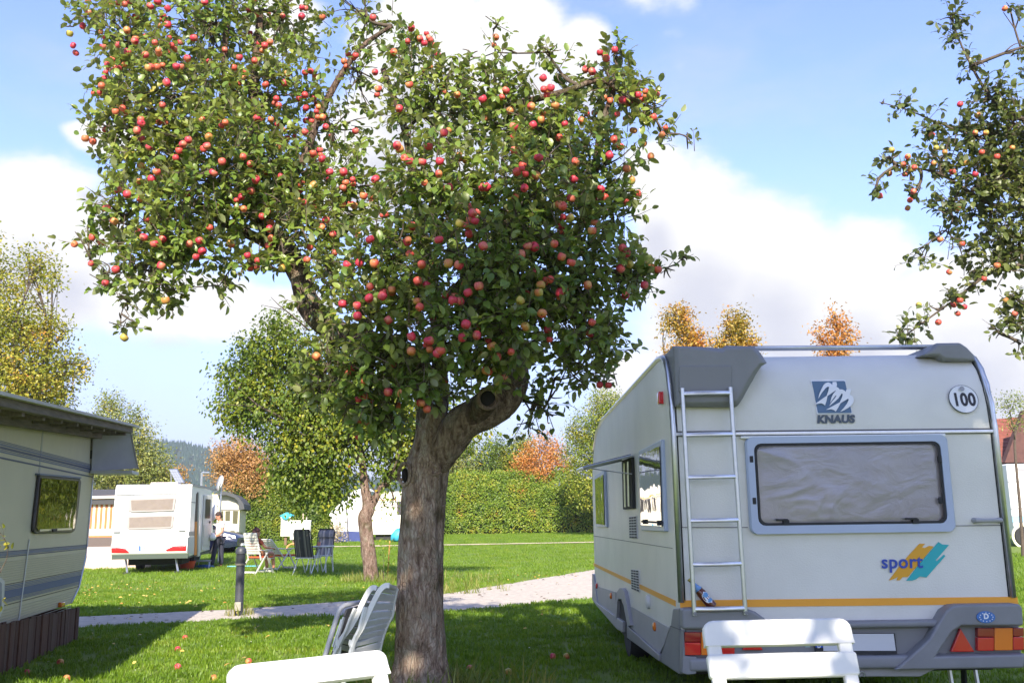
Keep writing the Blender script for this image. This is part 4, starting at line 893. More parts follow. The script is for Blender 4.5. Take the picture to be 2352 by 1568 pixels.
rp('rail_groove', [(455, 489), (1845, 475), (1845, 478), (455, 492)], S0, -.006, .012, M_SEAM)
rp('panel_seam', [(455, 886), (765, 886), (765, 889), (455, 889)], S0, -.003, .01, M_SEAM); rp('panel_seam', [(1672, 879), (1905, 876), (1905, 880), (1672, 882)], S0, -.003, .01, M_SEAM)
rp('window_hood', [(735, 489), (1630, 478), (1630, 490), (735, 500)], S0, -.03, .03, M_WHITE, bevel=.004)
rp('stripe', [(468, 1206), (1943, 1190), (1948, 1222), (470, 1238)], S0, -.004, .006, M_ORANGE)
# rear window
wl = K.on(S0(740, 495), 1, 0); wr = K.on(S0(1672, 905), 1, 0); x0, x1, z0, z1 = wl.x + .012, wr.x - .004, wr.z, wl.z
def ring(outer, inner, y0, y1, name, m, parent, bevel=.008):
    mb = MB(); n = len(outer); A_ = [Vector((p.x, y0 + .012, p.z)) for p in outer]; B_ = [Vector((p.x * .985 + (x0 + x1) * .0075, y0, p.z)) for p in outer]; C_ = [Vector((p.x, y0, p.z)) for p in inner]; D_ = [Vector((p.x, y1, p.z)) for p in inner]
    mb.loft([[Vector((p.x, y1, p.z)) for p in outer], A_, B_, C_, D_], caps=False); return mb.build(name, m, parent, smooth=30)
fr = ring(rrect(x0, x1, z0, z1, .045), rrect(x0 + .055, x1 - .055, z0 + .055, z1 - .045, .05), -.035, .0, 'window', M_FRAME, kv)
ring(rrect(x0 + .054, x1 - .054, z0 + .054, z1 - .044, .05), rrect(x0 + .075, x1 - .075, z0 + .072, z1 - .062, .045), -.0315, .0, 'seal', M_DARK, fr)
nu, nv_ = 110, 54; fx0, fx1, fz0, fz1 = x0 + .052, x1 - .052, z0 + .052, z1 - .042
def crumple(x, z):
    e = min(x - fx0, fx1 - x, z - fz0, fz1 - z); p = Vector((x * 2.0, z * 3.2, 3)); w = noise.noise_vector(p) * .8; q = p + w
    mk = max(0, noise.noise(p * .8 + Vector((5, 5, 5))) + .10)
    return (.004 + .004 * noise.noise(q * .7) + (.016 * (1 - abs(noise.noise(q * 1.1))) ** 5 + .007 * noise.noise(q * 2.6) + .003 * noise.noise(q * 6)) * mk * 1.25) * min(1, max(0, e) / .04)
vs_ = []
for j in range(nv_ + 1):
    for i in range(nu + 1): x, z = fx0 + (fx1 - fx0) * i / nu, fz0 + (fz1 - fz0) * j / nv_; vs_.append((x, -.003 - max(-.002, min(crumple(x, z), .0215)), z))
MB().add(vs_, [(j * (nu + 1) + i, j * (nu + 1) + i + 1, (j + 1) * (nu + 1) + i + 1, (j + 1) * (nu + 1) + i) for j in range(nv_) for i in range(nu)]).build('blind', M_FOIL, fr, smooth=True)
MB().loft([rrect(x0 + .06, x1 - .06, z0 + .06, z1 - .05, .05, -.0295), rrect(x0 + .06, x1 - .06, z0 + .06, z1 - .05, .05, -.0262)]).build('pane', M_PANE, fr)
for (u, w_, h) in (((925, 862), .075, .03), ((1490, 857), .075, .03)):
    q = K.on(S0(*u), 1, -.03); mb = MB(); mb.box(q.x - .012, q.x + .03, -.045, -.018, q.z - .022, q.z + .012); mb.box(q.x - .06, q.x + .02, -.05, -.036, q.z + .004, q.z + .018); mb.build('latch', M_DARK, fr, bevel=.003)
for u in ((793, 772), (1606, 770), (1603, 590), (780, 590)):
    q = K.on(S0(*u), 1, -.03); MB().box(q.x - .012, q.x + .012, -.040, -.027, q.z - .022, q.z + .022).build('hinge_stay', M_DARK, fr, bevel=.004)
# corner fairings on the roof and the rail between them
def fairing(pts, fn, y0, y1, name, inset=.035):
    l = [K.on(fn(*p), 1, y0 + .02) for p in pts]; c = sum(l, Vector()) / len(l)
    for p in l: p.x = min(max(p.x, -HW + .022), HW - .022)
    f = [c + (p - c) * (1 - inset / max((p - c).length, .05)) for p in l]
    for p in f: p.y = y0
    return MB().loft([f, [Vector((p.x, y0 + .03, p.z)) for p in l], [Vector((p.x, y1, p.z)) for p in l]]).build(name, M_GREYP, kv, bevel=.012)
ff = fairing([(58, 108), (95, 86), (300, 92), (425, 101), (448, 84), (632, 88), (672, 130), (716, 198), (690, 204), (655, 250), (610, 330), (555, 430), (528, 470), (505, 478), (130, 474), (118, 455), (110, 300), (102, 190)], S1, -.075, .62, 'corner_fairing')
rp('step_recess', [(150, 215), (485, 215), (490, 380), (470, 402), (170, 400), (148, 380)], S1, -.083, .03, mat('grey_plastic_smooth', (.185, .185, .19), .45), ff, bevel=.008)
fairing([(1690, 152), (1760, 104), (1780, 78), (1798, 70), (1945, 68), (1990, 98), (2050, 150), (2084, 186), (1835, 187), (1812, 172), (1790, 152)], S1, .10, .66, 'corner_fairing', .02)
a, c_ = K.on(S1(600, 104), 1, .36), K.on(S1(1780, 95), 1, .36); mb = MB(); mb.tube([a, c_], .021, 8, flat=.8); mb.build('roof_rail', M_ALU, kv, smooth=True)
a, c_ = K.on(S1(640, 110), 1, .75), K.on(S1(1740, 102), 1, .75); mb = MB(); mb.tube([a, c_], .015, 8); mb.build('roof_rail', M_ALU, kv, smooth=True)
# ladder
ly = -.10
Ltop, Lbot, Rtop, Rbot = [K.on(S0(*p), 1, ly) for p in ((478, 280), (532, 1272), (688, 276), (755, 1268))]
for t_, b_ in ((Ltop, Lbot), (Rtop, Rbot)):
    o = MB().tube([b_, t_], .0155, 10).build('ladder_rail', M_ALU, kv, smooth=40)
    mb = MB(); mb.tube([t_ + Vector((0, .005, -.012)), t_ + Vector((0, .07, -.012))], .009, 6); mb.tube([b_ + Vector((0, .005, .012)), b_ + Vector((0, .10, .012))], .009, 6); mb.tube([b_ - Vector((0, .02, -.012)), b_ + Vector((0, .0, .012))], .012, 8); mb.build('bracket', M_GREYP, o, smooth=40)
for zz in (303, 483, 668, 857, 1048, 1243):
    q = K.on(S0(600, zz), 1, ly).z; t = (q - Lbot.z) / (Ltop.z - Lbot.z); a, c_ = Lbot.lerp(Ltop, t), Rbot.lerp(Rtop, t); m_ = a.lerp(c_, .5) - Vector((0, .022, 0))
    P_ = [a, a.lerp(c_, .2) - Vector((0, .016, 0)), m_, a.lerp(c_, .8) - Vector((0, .016, 0)), c_]
    MB().tube(P_, .0135, 8, flat=1.15).build('rung', M_ALU, kv, smooth=40)
# grab handle, speed disc, emblem, lettering
q = K.on(S0(1807, 857), 1, 0); mb = MB(); mb.tube([q + Vector((-.085, 0, 0)), q + Vector((-.08, -.035, 0)), q + Vector((-.03, -.045, 0)), q + Vector((.03, -.045, 0)), q + Vector((.08, -.035, 0)), q + Vector((.085, 0, 0))], [.02, .017, .013, .013, .017, .02], 8); mb.build('grab_handle', mat('handle_grey', (.33, .33, .34), .5), kv, smooth=40)
def rear_y(z): return float(np.interp(z, [p[1] for p in PROF[:8]], [p[0] for p in PROF[:8]]))
q = K.on(S0(1701, 329), 1, .03); tilt = math.atan2(.05, .2)
q.y = rear_y(q.z) - .012; RX = PI / 2 - .19
Md = Matrix.Translation(q) @ Matrix.Rotation(RX, 4, 'X')
d = MB().lathe([(.100, -.004), (.100, .003), (.002, .0035)], 40, M=Md).build('speed_disc', M_WPRINT, kv)
MB().lathe([(.1015, -.004), (.1015, .0042), (.0985, .0042), (.0985, -.004)], 40, M=Md).build('disc_edge', mat('disc_grey', (.10, .11, .13), .5), d)
MB().lathe([(.017, .003), (.017, .0048), (.001, .005)], 16, M=Matrix.Translation(q + Vector((-.004, .0, .072))) @ Matrix.Rotation(RX, 4, 'X')).build('disc_seal', mat('seal_grey', (.30, .30, .33), .6), d)
text('disc_number', '100', .128, q + Vector((.002, -.006, -.008)), M_BLACK, d, (RX, 0, 0), 0, .0045, sx=.80)
def decal(pts, fn, y, m, name, parent, lift=0.0):
    l = []
    for p in pts:
        v = K.on(fn(*p), 1, .015); v.y = rear_y(v.z) - y; l.append(v)
    return MB().loft([l, [p + Vector((0, .0012, 0)) for p in l]]).build(name, m, parent)
em = decal([(372, 286), (1205, 276), (1232, 300), (1330, 1140), (1310, 1150), (475, 1165), (450, 1140), (358, 300)], SE, .008, M_WPRINT, 'emblem', kv)
decal([(388, 316), (1195, 308), (1218, 330), (1312, 1118), (1295, 1130), (490, 1136), (474, 1118)], SE, .010, M_LOGO, 'emblem_ground', em)
BIRD = [[(500, 772), (540, 640), (600, 520), (660, 425), (720, 370), (790, 346), (840, 368), (885, 412), (900, 340), (950, 332), (998, 336), (1000, 420), (976, 462), (1030, 500), (1058, 545), (1000, 590), (945, 562), (735, 702), (718, 690), (770, 560), (795, 472), (760, 462), (700, 505), (610, 610)],
        [(718, 692), (735, 702), (700, 830), (655, 945), (610, 905), (560, 888), (440, 908), (400, 912)],
        [(950, 570), (1010, 530), (1085, 610), (1090, 640), (1000, 760), (900, 850), (752, 962), (830, 850), (905, 770), (962, 690), (935, 690), (870, 770), (785, 880), (830, 740), (880, 650)],
        [(1040, 560), (1070, 528), (1130, 540), (1175, 570), (1198, 600), (1208, 545), (1260, 532), (1330, 520), (1315, 600), (1290, 668), (1350, 700), (1378, 770), (1370, 850), (1320, 930), (1230, 1000), (1130, 1060), (1020, 1104), (1110, 1010), (1200, 900), (1252, 800), (1240, 770), (1040, 888), (1025, 862), (1100, 720), (1115, 655), (1085, 630)],
        [(1025, 862), (1042, 890), (980, 990), (912, 1098), (870, 1058), (800, 1040), (672, 1052)]]
for k, w_ in enumerate(BIRD): decal(w_, SE, .0115 + .0004 * k, M_WPRINT, 'emblem_bird', em)
q = K.on(SE(915, 1290), 1, .01); q.y = rear_y(q.z) - .008
text('lettering', 'KNAUS', .072, q, M_LOGOT, kv, (PI / 2 - .06, 0, 0), .14, .0042, sx=1.06)
lg = rp('logo_paint', [(800, 985), (985, 735), (1150, 540), (1390, 275), (1505, 275), (1440, 350), (1500, 358), (1590, 315), (1672, 330), (1160, 935), (1060, 935), (1000, 1000), (938, 1000), (970, 930), (880, 975), (790, 1005)], S8, -.005, .004, M_OCHRE)
rp('logo_paint', [(1130, 1010), (1380, 690), (1770, 240), (1845, 290), (1980, 300), (1712, 605), (1735, 622), (1880, 492), (1905, 520), (1530, 945), (1400, 925), (1320, 985), (1250, 1006)], S8, -.0056, .004, M_TEAL)
a = K.on(S8(1028, 655), 1, 0); text('lettering', 'sport', .122, a + Vector((0, -.009, .004)), M_SBLUE, kv, (PI / 2, 0, 0), .04, .0022, sx=1.0)
# bumper
bx0, bx1 = -HW + .02, HW
zb = lambda v: K.on(S0(1000, v), 1, -.06).z
def bar(name, y0, y1, za, zc, xa, xb, m=M_GREYP, bevel=.015): return MB().box(xa, xb, y0, y1, zc, za).build(name, m, kv, bevel=bevel)
bar('plate_recess', -.03, .10, zb(1322), zb(1452), bx0, bx1, mat('grey_recess', (.19, .19, .195), .55), .004)
bar('bumper', -.085, .10, zb(1300), zb(1330), bx0 + .3, bx1 - .4)
bar('bumper', -.095, .12, zb(1450), zb(1508), bx0, bx1, bevel=.02)
rp('valance', [(830, 1500), (1600, 1500), (1520, 1540), (860, 1540)], S0, -.02, .1, M_GREYL, bevel=.01)
q = K.on(S0(1262, 1530), 1, -.025); mb = MB(); mb.tube([q + Vector((.018 * math.cos(a), -.004, .018 * math.sin(a))) for a in np.linspace(-.9, 4.0, 12)], .005, 6); mb.build('tow_eye', M_ALU, kv, smooth=True)
rp('bumper_corner', [(478, 1242), (560, 1238), (740, 1236), (800, 1256), (850, 1292), (860, 1332), (480, 1334)], S0, -.09, .12, M_GREYP, bevel=.02, seg=3)
rp('bumper_corner', [(485, 1336), (478, 1525), (500, 1532), (540, 1528), (545, 1454), (492, 1450)], S0, -.085, .12, M_GREYP, bevel=.012)
rp('bumper_corner', [(1408, 1512), (1560, 1375), (1632, 1252), (1665, 1230), (1700, 1226), (1955, 1222), (1968, 1240), (1972, 1318), (1700, 1318), (1660, 1345), (1590, 1450), (1972, 1442), (1975, 1502)], S0, -.12, .14, M_GREYP, bevel=.022, seg=3)
l = [K.on(S3(*p), 0, -HW - .012) for p in ((612, 1112), (650, 1108), (650, 1515), (526, 1432), (560, 1330), (598, 1215))]
MB().loft([l, [p + Vector((.10, 0, 0)) for p in l]]).build('bumper_corner', M_GREYP, kv, bevel=.01)
sp('corner_seam', [(596, 1216), (650, 1236), (650, 1240), (596, 1220)], S3, .015, M_SEAM)
def lamps(cells, name='tail_light'):
    root = None
    for (xa, xb, za, zc, m) in cells:
        o = rp(name if root is None else 'lens', [(xa, za), (xb, za), (xb, zc), (xa, zc)], S0, -.066 - (.002 if root else 0), .04, m, root or kv, bevel=.005); root = root or o
    return root
lamps([(1770, 1842, 1368, 1427, M_REDL), (1770, 1842, 1327, 1366, M_REDD), (1844, 1924, 1326, 1425, M_AMBER), (1926, 1973, 1366, 1423, M_REDL), (1926, 1973, 1326, 1364, M_REDD)])
lamps([(488, 560, 1390, 1446, M_REDL), (488, 560, 1345, 1388, M_REDD), (562, 636, 1345, 1446, M_AMBER), (638, 708, 1390, 1446, M_REDL), (638, 708, 1345, 1388, M_REDD)])
rp('reflector', [(1695, 1328), (1757, 1431), (1653, 1431)], S0, -.062, .03, M_REDL, bevel=.005); rp('reflector', [(787, 1335), (832, 1424), (742, 1424)], S0, -.062, .03, M_REDL, bevel=.005)
pl = rp('number_plate', [(1055, 1350), (1408, 1350), (1418, 1440), (1062, 1440)], S0, -.055, .02, M_DARK)
rp('plate_face', [(1090, 1352), (1402, 1352), (1412, 1426), (1096, 1426)], S0, -.058, .01, M_PLATE, pl); rp('plate_band', [(1058, 1380), (1088, 1380), (1092, 1412), (1062, 1412)], S0, -.059, .01, M_BLUE, pl)
rp('sticker', [(1015, 1382), (1036, 1382), (1038, 1411), (1017, 1411)], S0, -.034, .01, mat('pale_sticker', (.30, .42, .40), .5))
q = K.on(S0(1076, 1407), 1, -.06); text('plate_letter', 'D', .03, q, M_WPRINT, pl, bold=.001)
q = K.on(S0(1805, 1279), 1, -.125); d = MB().lathe([(.060, -.004), (.060, .004), (.002, .005)], 28, M=Matrix.Translation(q) @ Matrix.Rotation(PI / 2, 4, 'X') @ Matrix.Diagonal((1, .62, 1, 1))).build('country_sticker', mat('sticker_blue', (.05, .18, .50), .4, var=.3, vs=30), kv)
text('sticker_letter', 'D', .045, q + Vector((0, -.006, .004)), M_WPRINT, d, bold=.002)
mb = MB()
for k in range(12):
    a = 2 * PI * k / 12; s = q + Vector((.043 * math.cos(a), -.0065, .027 * math.sin(a))); mb.box(s.x - .003, s.x + .003, s.y - .001, s.y, s.z - .003, s.z + .003)
tag(mb.build('sticker_stars', M_WPRINT, d), kind='stuff')
# left flank
sp('stripe', [(126, 832), (626, 1062), (627, 1098), (127, 850)], S3, .004, M_ORANGE)
sp('panel_seam', [(122, 664), (608, 741), (608, 744), (122, 667)], S3, .003, M_SEAM)
sp('skirt', [(125, 968), (262, 1012), (262, 1160), (300, 1258), (135, 1080), (118, 1055)], S3, .008, M_GREYL); sp('skirt', [(328, 1085), (592, 1232), (596, 1215), (560, 1330), (525, 1395), (332, 1220)], S3, .008, M_GREYL)
sp('sill', [(330, 1216), (526, 1394), (526, 1434), (332, 1292)], S3, .03, M_GREYP, bevel=.008); sp('sill', [(128, 1058), (150, 1080), (305, 1192), (305, 1256), (270, 1240), (140, 1090)], S3, .03, M_GREYL, bevel=.008)
sp('front_fairing', [(118, 898), (126, 905), (150, 1080), (135, 1080), (118, 1050)], S3, .02, M_GREYL)
sp('wheel_arch', [(255, 1165), (268, 1010), (284, 986), (300, 986), (316, 1010), (352, 1215), (334, 1222), (308, 1085), (296, 1055), (280, 1052), (272, 1066), (266, 1180)], S3, .035, M_GREYL, bevel=.006)
l = [K.on(S3(*p), 0, -HW - .003) for p in ((268, 1180), (274, 1066), (294, 1055), (308, 1090), (335, 1225), (335, 1300), (300, 1260))]; MB().loft([l, [p + Vector((.012, 0, 0)) for p in l]]).build('wheel_well', M_DARK, kv)
a = K.on(S3(346, 1450), 0, -HW + .08); wheel(kv, (-HW + .10, 2.95, .315), .315, .19); wheel(kv, (HW - .10, 2.95, .315), .315, .19)
def side_window(pts, inner, name='window'):
    l = [K.on(S3(*p), 0, -HW - .026) for p in pts]; f = MB().loft([l, [p + Vector((.03, 0, 0)) for p in l]]).build(name, M_FRAME, kv, bevel=.006)
    l = [K.on(S3(*p), 0, -HW - .030) for p in inner]; MB().loft([l, [p + Vector((.003, 0, 0)) for p in l]]).build('blind', mat('window_inside', (.06, .055, .04), .7), f)
    l = [K.on(S3(*p), 0, -HW - .036) for p in inner]; MB().loft([l, [p + Vector((.003, 0, 0)) for p in l]]).build('pane', M_PANE2, f)
    return f
f1 = side_window([(402, 148), (540, 78), (562, 640), (418, 632)], [(406, 172), (528, 118), (543, 608), (416, 600)])
f3 = side_window([(132, 300), (192, 262), (204, 614), (140, 612)], [(134, 322), (184, 292), (192, 598), (142, 592)])
for (f, za) in ((f1, (410, 590, 541, 604)), ):
    sp('stay_bar', [(418, 572), (542, 580), (543, 592), (418, 584)], S3, .040, M_DARK, f)
    for u in ((438, 580), (526, 588)): 
        q = K.on(S3(*u), 0, -HW - .045); MB().box(q.x - .012, q.x + .01, q.y - .015, q.y + .015, q.z - .018, q.z + .018).build('latch', M_DARK, f, bevel=.003)
l = [K.on(S3(*p), 0, -HW - .03) for p in ((298, 205), (356, 185), (366, 500), (306, 505))]; f2 = MB().loft([l, [p + Vector((.035, 0, 0)) for p in l]]).build('window', M_DARK, kv, bevel=.008)
l = [K.on(S3(*p), 0, -HW - .034) for p in ((308, 222), (346, 208), (353, 484), (316, 490))]; MB().loft([l, [p + Vector((.004, 0, 0)) for p in l]]).build('blind', mat('dark_inside', (.03, .03, .035), .6), f2)
mb = MB()
for u in ((316, 222, 490), (338, 212, 486)): 
    a, c_ = K.on(S3(u[0], u[1]), 0, -HW - .04), K.on(S3(u[0] + 6, u[2]), 0, -HW - .04); MB().tube([a, c_], .012, 6).build('stay', M_ALU, f2)
h = [K.on(S3(*p), 0, -HW - .03) for p in ((300, 198), (356, 178))]; dz = -.10
op = [h[0], h[1], h[1] + Vector((-.43, 0, dz)), h[0] + Vector((-.43, 0, dz))]
MB().loft([op, [p + Vector((0, 0, .018)) for p in op]]).build('open_pane', glass('tinted_open_pane', (.22, .22, .21), .12), f2)
mb = MB(); mb.tube([op[0] + Vector((0, 0, -.01)), op[3]], .012, 6); mb.tube([op[1], op[2]], .012, 6); mb.tube([op[2], op[3]], .013, 6); mb.build('pane_edge', M_ALU, f2)
MB().tube([h[1] + Vector((0, -.02, -.16)), op[2].lerp(op[1], .1) + Vector((0, 0, -.01))], .006, 5).build('stay', M_ALU, f2)
def vent(pts, fn=S3):
    f = sp('vent', pts, fn, .012, mat('vent_white', (.55, .55, .52), .5), bevel=.004); l = [K.on(fn(*p), 0, -HW - .016) for p in pts]
    A_, B_, C_, D_ = l
    for i in range(8):
        for j in range(3):
            P_ = [(A_.lerp(B_, (j + .16) / 3)).lerp(D_.lerp(C_, (j + .16) / 3), (i + .2) / 8), (A_.lerp(B_, (j + .84) / 3)).lerp(D_.lerp(C_, (j + .84) / 3), (i + .2) / 8), (A_.lerp(B_, (j + .84) / 3)).lerp(D_.lerp(C_, (j + .84) / 3), (i + .75) / 8), (A_.lerp(B_, (j + .16) / 3)).lerp(D_.lerp(C_, (j + .16) / 3), (i + .75) / 8)]
            if i == 0 and j == 0: me = MB()
            me.loft([P_, [p + Vector((.006, 0, 0)) for p in P_]])
    tag(me.build('vent_slots', mat('slot_dark', (.07, .07, .07), .8), f), kind='stuff')
vent([(342, 550), (384, 546), (390, 684), (345, 682)]); vent([(354, 872), (398, 876), (404, 1012), (357, 992)])
q = K.on(S3(468, 1070), 0, -HW); MB().lathe([(.055, -.005), (.055, .02), (.04, .028), (.002, .03)], 20, M=Matrix.Translation(q) @ Matrix.Rotation(-PI / 2, 4, 'Y')).build('filler_cap', mat('cap_white', (.60, .60, .58), .5), kv, smooth=40)
for u, m in (((505, 1222), M_AMBER), ((237, 1033), M_AMBER), ((149, 973), M_REDL)):
    q = K.on(S3(*u), 0, -HW - .008); MB().lathe([(.034, -.004), (.034, .012), (.02, .02), (.002, .022)], 14, M=Matrix.Translation(q) @ Matrix.Rotation(-PI / 2, 4, 'Y')).build('side_marker', m, kv, smooth=40)
q = K.on(S0(387, 323), 0, -HW - .01); MB().box(-HW - .035, -HW + .01, q.y - .03, q.y + .05, q.z - .045, q.z + .045).build('clearance_lamp', M_REDL, kv, bevel=.008)
q = K.on(S1(2180, 395), 1, .08); MB().box(HW - .01, HW + .03, .05, .12, q.z - .045, q.z + .045).build('clearance_lamp', M_REDL, kv, bevel=.008)
for x, y in ((-.8, .35), (.75, .3), (.95, .35)): MB().tube([(x, y, .55), (x + .02, y - .05, .02)], .016, 6).build('corner_steady', M_ALU, kv)
MB().tube([(.55, .2, .36), (.85, .25, .3), (1.0, .6, .04)], .02, 6).build('corner_steady', M_DARK, kv)

# beer bottle leaning on the lowest rung
a, c_ = K.on(S0(614, 1236), 1, ly + .03), K.on(S0(508, 1112), 1, ly + .055); ax = (c_ - a).normalized(); Lb = (c_ - a).length
M = K.M @ (Matrix.Translation(a) @ ax.to_track_quat('Z', 'Y').to_matrix().to_4x4() @ Matrix.Scale(Lb / .25, 4))
bo = empty('bottle', M.translation, 0, 'brown beer bottle with a blue and white label, leaning on the lowest ladder rung', 'bottle'); Mo = Matrix.Translation(-M.translation) @ M
MB().lathe([(.001, .0), (.031, .002), (.034, .010), (.034, .125), (.029, .150), (.018, .178), (.014, .20), (.0135, .238)], 18, M=Mo).build('glass', mat('brown_glass', (.10, .018, .008), .08, coat=.5), bo, smooth=40)
MB().lathe([(.0165, .236), (.0165, .250), (.001, .252)], 12, M=Mo).build('crown_cap', mat('gold_cap', (.45, .36, .12), .4, .4), bo)
MB().lathe([(.0305, .150), (.0195, .178), (.0155, .200), (.0155, .218)], 16, M=Mo).build('neck_label', mat('neck_blue', (.16, .32, .62), .5), bo, smooth=True)
toc = (EYE - M.translation).normalized(); lv = (Mo.to_3x3().inverted() @ toc); a0 = math.atan2(lv.y, lv.x) + .5
def label_patch(r, zc, hz, wa, m, name):
    g = []
    for i in range(9):
        v_ = -1 + 2 * i / 8; w_ = math.sqrt(max(0, 1 - v_ * v_)) * wa + .02; g.append([Mo @ Vector((r * math.cos(a0 + w_ * k), r * math.sin(a0 + w_ * k), zc + hz * v_)) for k in (-1, -.5, 0, .5, 1)])
    MB().loft(g, caps=False, closed=False).build(name, m, bo, smooth=True)
label_patch(.0345, .078, .046, 1.0, mat('label_white', (.68, .70, .74), .5), 'label'); label_patch(.0349, .098, .018, .62, mat('label_blue', (.10, .26, .48), .5), 'label_print'); label_patch(.0349, .052, .012, .55, mat('label_blue', (.1, .26, .48), .5), 'label_print')

# ------------------------------------------------------------------ the beige caravan at the left edge
LF = Frame((-5.33, 11.7, 0), 11.5)
M_BEIGE = mat('beige_ribbed_aluminium', (.56, .52, .37), .42, bump=.10, bs=60, var=.06, vs=3); M_NAVY = mat('navy_band', (.035, .055, .14), .45); M_SBAND = mat('steel_blue_band', (.13, .16, .25), .45); M_GBAND = mat('blue_band', (.03, .075, .22), .45)
lc = empty('caravan', LF.loc, LF.rz, 'old beige caravan with blue stripes under a protective roof, at the left edge', 'caravan')
LP = lambda p, x=0.0: LF.on(Q(*p), 0, x)
edge = [LP(p) for p in ((372, 1195), (400, 1080), (436, 925), (442, 860), (462, 640), (476, 480), (484, 400), (482, 350), (474, 300), (462, 286))]
prof = [(p.y, p.z) for p in edge]; zt = prof[-1][1]; prof[0] = (prof[0][0] - .12, .42)
outl = [(-6.0, .42)] + prof + [(prof[-1][0] - .5, zt - .01), (-6.0, zt - .10)]
MB().loft([[Vector((x, y, z)) for y, z in outl] for x in (-2.2, 0)]).build('body', M_BEIGE, lc, smooth=20)
mb = MB(); mb.tube([Vector((.004, y, z)) for y, z in prof], .013, 6); mb.build('corner_trim', M_ALU, lc, smooth=True)
def zl(py, side=1): return LP((440, py)).z
def ye(z): return float(np.interp(z, [p[1] for p in prof[:8]], [p[0] for p in prof[:8]])) - .012
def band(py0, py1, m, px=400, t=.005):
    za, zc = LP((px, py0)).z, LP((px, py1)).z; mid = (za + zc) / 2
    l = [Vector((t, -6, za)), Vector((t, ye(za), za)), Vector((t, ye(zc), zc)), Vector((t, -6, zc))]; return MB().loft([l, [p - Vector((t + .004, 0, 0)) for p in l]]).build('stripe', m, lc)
for a, c_, m in ((436, 438, M_SBAND), (441, 444, M_SBAND), (447, 455, M_SBAND), (458, 467, M_NAVY), (470, 473, M_SBAND), (476, 482, M_SBAND), (499, 506, M_NAVY), (864, 868, M_NAVY), (869, 882, M_SBAND), (884, 888, M_NAVY),
                 (993, 996, mat('dark_brown_line', (.05, .04, .03), .5)), (999, 1004, M_SBAND), (1006, 1010, M_SBAND), (1012, 1016, M_SBAND), (1018, 1050, M_GBAND), (1052, 1055, M_SBAND), (1057, 1060, M_SBAND), (1062, 1065, M_SBAND), (1073, 1076, mat('dark_brown_line'))): band(a, c_, m)
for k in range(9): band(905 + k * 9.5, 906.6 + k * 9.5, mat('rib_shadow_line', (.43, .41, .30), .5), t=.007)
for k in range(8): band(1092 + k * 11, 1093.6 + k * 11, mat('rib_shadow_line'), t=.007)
def lpoly(pts, t, m, name, parent, t2=None, bevel=0):
    l = [LP(p, t) for p in pts]; return MB().loft([l, [p - Vector((t2 or t, 0, 0)) for p in l]]).build(name, m, parent, bevel=bevel)
lpoly([(0, 158), (470, 283), (470, 289), (0, 165)], .012, M_SEAM, 'awning_rail', lc, .014); lpoly([(0, 170), (470, 294), (470, 297), (0, 173)], .008, M_ALU, 'awning_rail', lc, .010)
wf = lpoly([(205, 505), (410, 525), (416, 540), (400, 700), (384, 790), (372, 800), (190, 806), (175, 795), (178, 740), (192, 620)], .035, mat('brown_black_frame', (.045, .04, .045), .4), 'window', lc, bevel=.012)
lpoly([(222, 530), (395, 545), (376, 770), (365, 778), (205, 784), (196, 770)], .039, mat('brown_inside', (.09, .075, .035), .7, col2=(.05, .045, .025), vs=2), 'blind', wf, .004)
lpoly([(215, 522), (402, 538), (382, 775), (370, 784), (200, 790), (188, 776)], .050, glass('smoked_pane', (.60, .55, .42), .09, .03), 'pane', wf, .005)
lpoly([(205, 784), (368, 776), (368, 786), (205, 794)], .054, M_ALU, 'sill', wf, .012); lpoly([(270, 782), (295, 780), (292, 794), (272, 796)], .066, M_DARK, 'latch', wf, .014, .004)
lpoly([(203, 498), (415, 518), (415, 526), (203, 507)], .045, M_SBAND, 'window_rail', lc, .05)
lpoly([(222, 230), (228, 230), (205, 495), (198, 495)], .004, mat('panel_joint', (.40, .40, .34), .6), 'panel_joint', lc); lpoly([(150, 835), (154, 835), (100, 1250), (95, 1250)], .010, mat('pale_cord', (.60, .60, .55), .6), 'cord', lc, .006)
lpoly([(474, 380), (484, 382), (482, 425), (472, 424)], .03, M_DARK, 'clearance_lamp', lc, bevel=.005)
q = LP((303, 1167)); MB().box(0, .045, q.y - .075, q.y + .075, q.z - .028, q.z + .028).build('side_marker', M_AMBER, lc, bevel=.012)
tr = lpoly([(-60, 1030), (8, 1030), (26, 1045), (22, 1190), (-5, 1245), (-60, 1255)], .03, mat('cream_flap', (.60, .60, .54), .5), 'service_flap', lc, bevel=.01); lpoly([(-60, 1050), (0, 1050), (10, 1060), (8, 1180), (-12, 1220), (-60, 1230)], .034, mat('flap_inner', (.30, .32, .36), .5, col2=(.1, .1, .1), vs=5), 'flap_panel', tr, .01)
# its protective roof
M_TIMB = mat('weathered_beam', (.20, .165, .14), .85, var=.4, vs=8, stretch=(4, .5, 4)); M_SHEET = mat('grey_roof_sheet', (.40, .385, .37), .6, var=.15, vs=3)
a0, a1 = LF.on(Q(-10, 82), 0, .55), LF.on(Q(622, 262), 0, .30)
rf = empty('roof_shelter', LF.loc, LF.rz, 'grey shelter roof on dark beams over the beige caravan, with a hanging end flap', 'shelter roof')
yA, zA, yB, zB = a0.y, a0.z, a1.y, a1.z; zz = lambda y: zA + (zB - zA) * (y - yA) / (yB - yA)
def slab(x0, x1, y0, y1, o0, o1, name, m, bevel=0): return MB().loft([[Vector((x, y0, zz(y0) + o0)), Vector((x, y1, zz(y1) + o0)), Vector((x, y1, zz(y1) + o1)), Vector((x, y0, zz(y0) + o1))] for x in (x0, x1)]).build(name, m, rf, bevel=bevel)
slab(-2.9, .52, -6.5, yB, -.01, .018, 'roof_sheet', mat('pale_roof_sheet', (.55, .53, .50), .6, var=.2, vs=2))
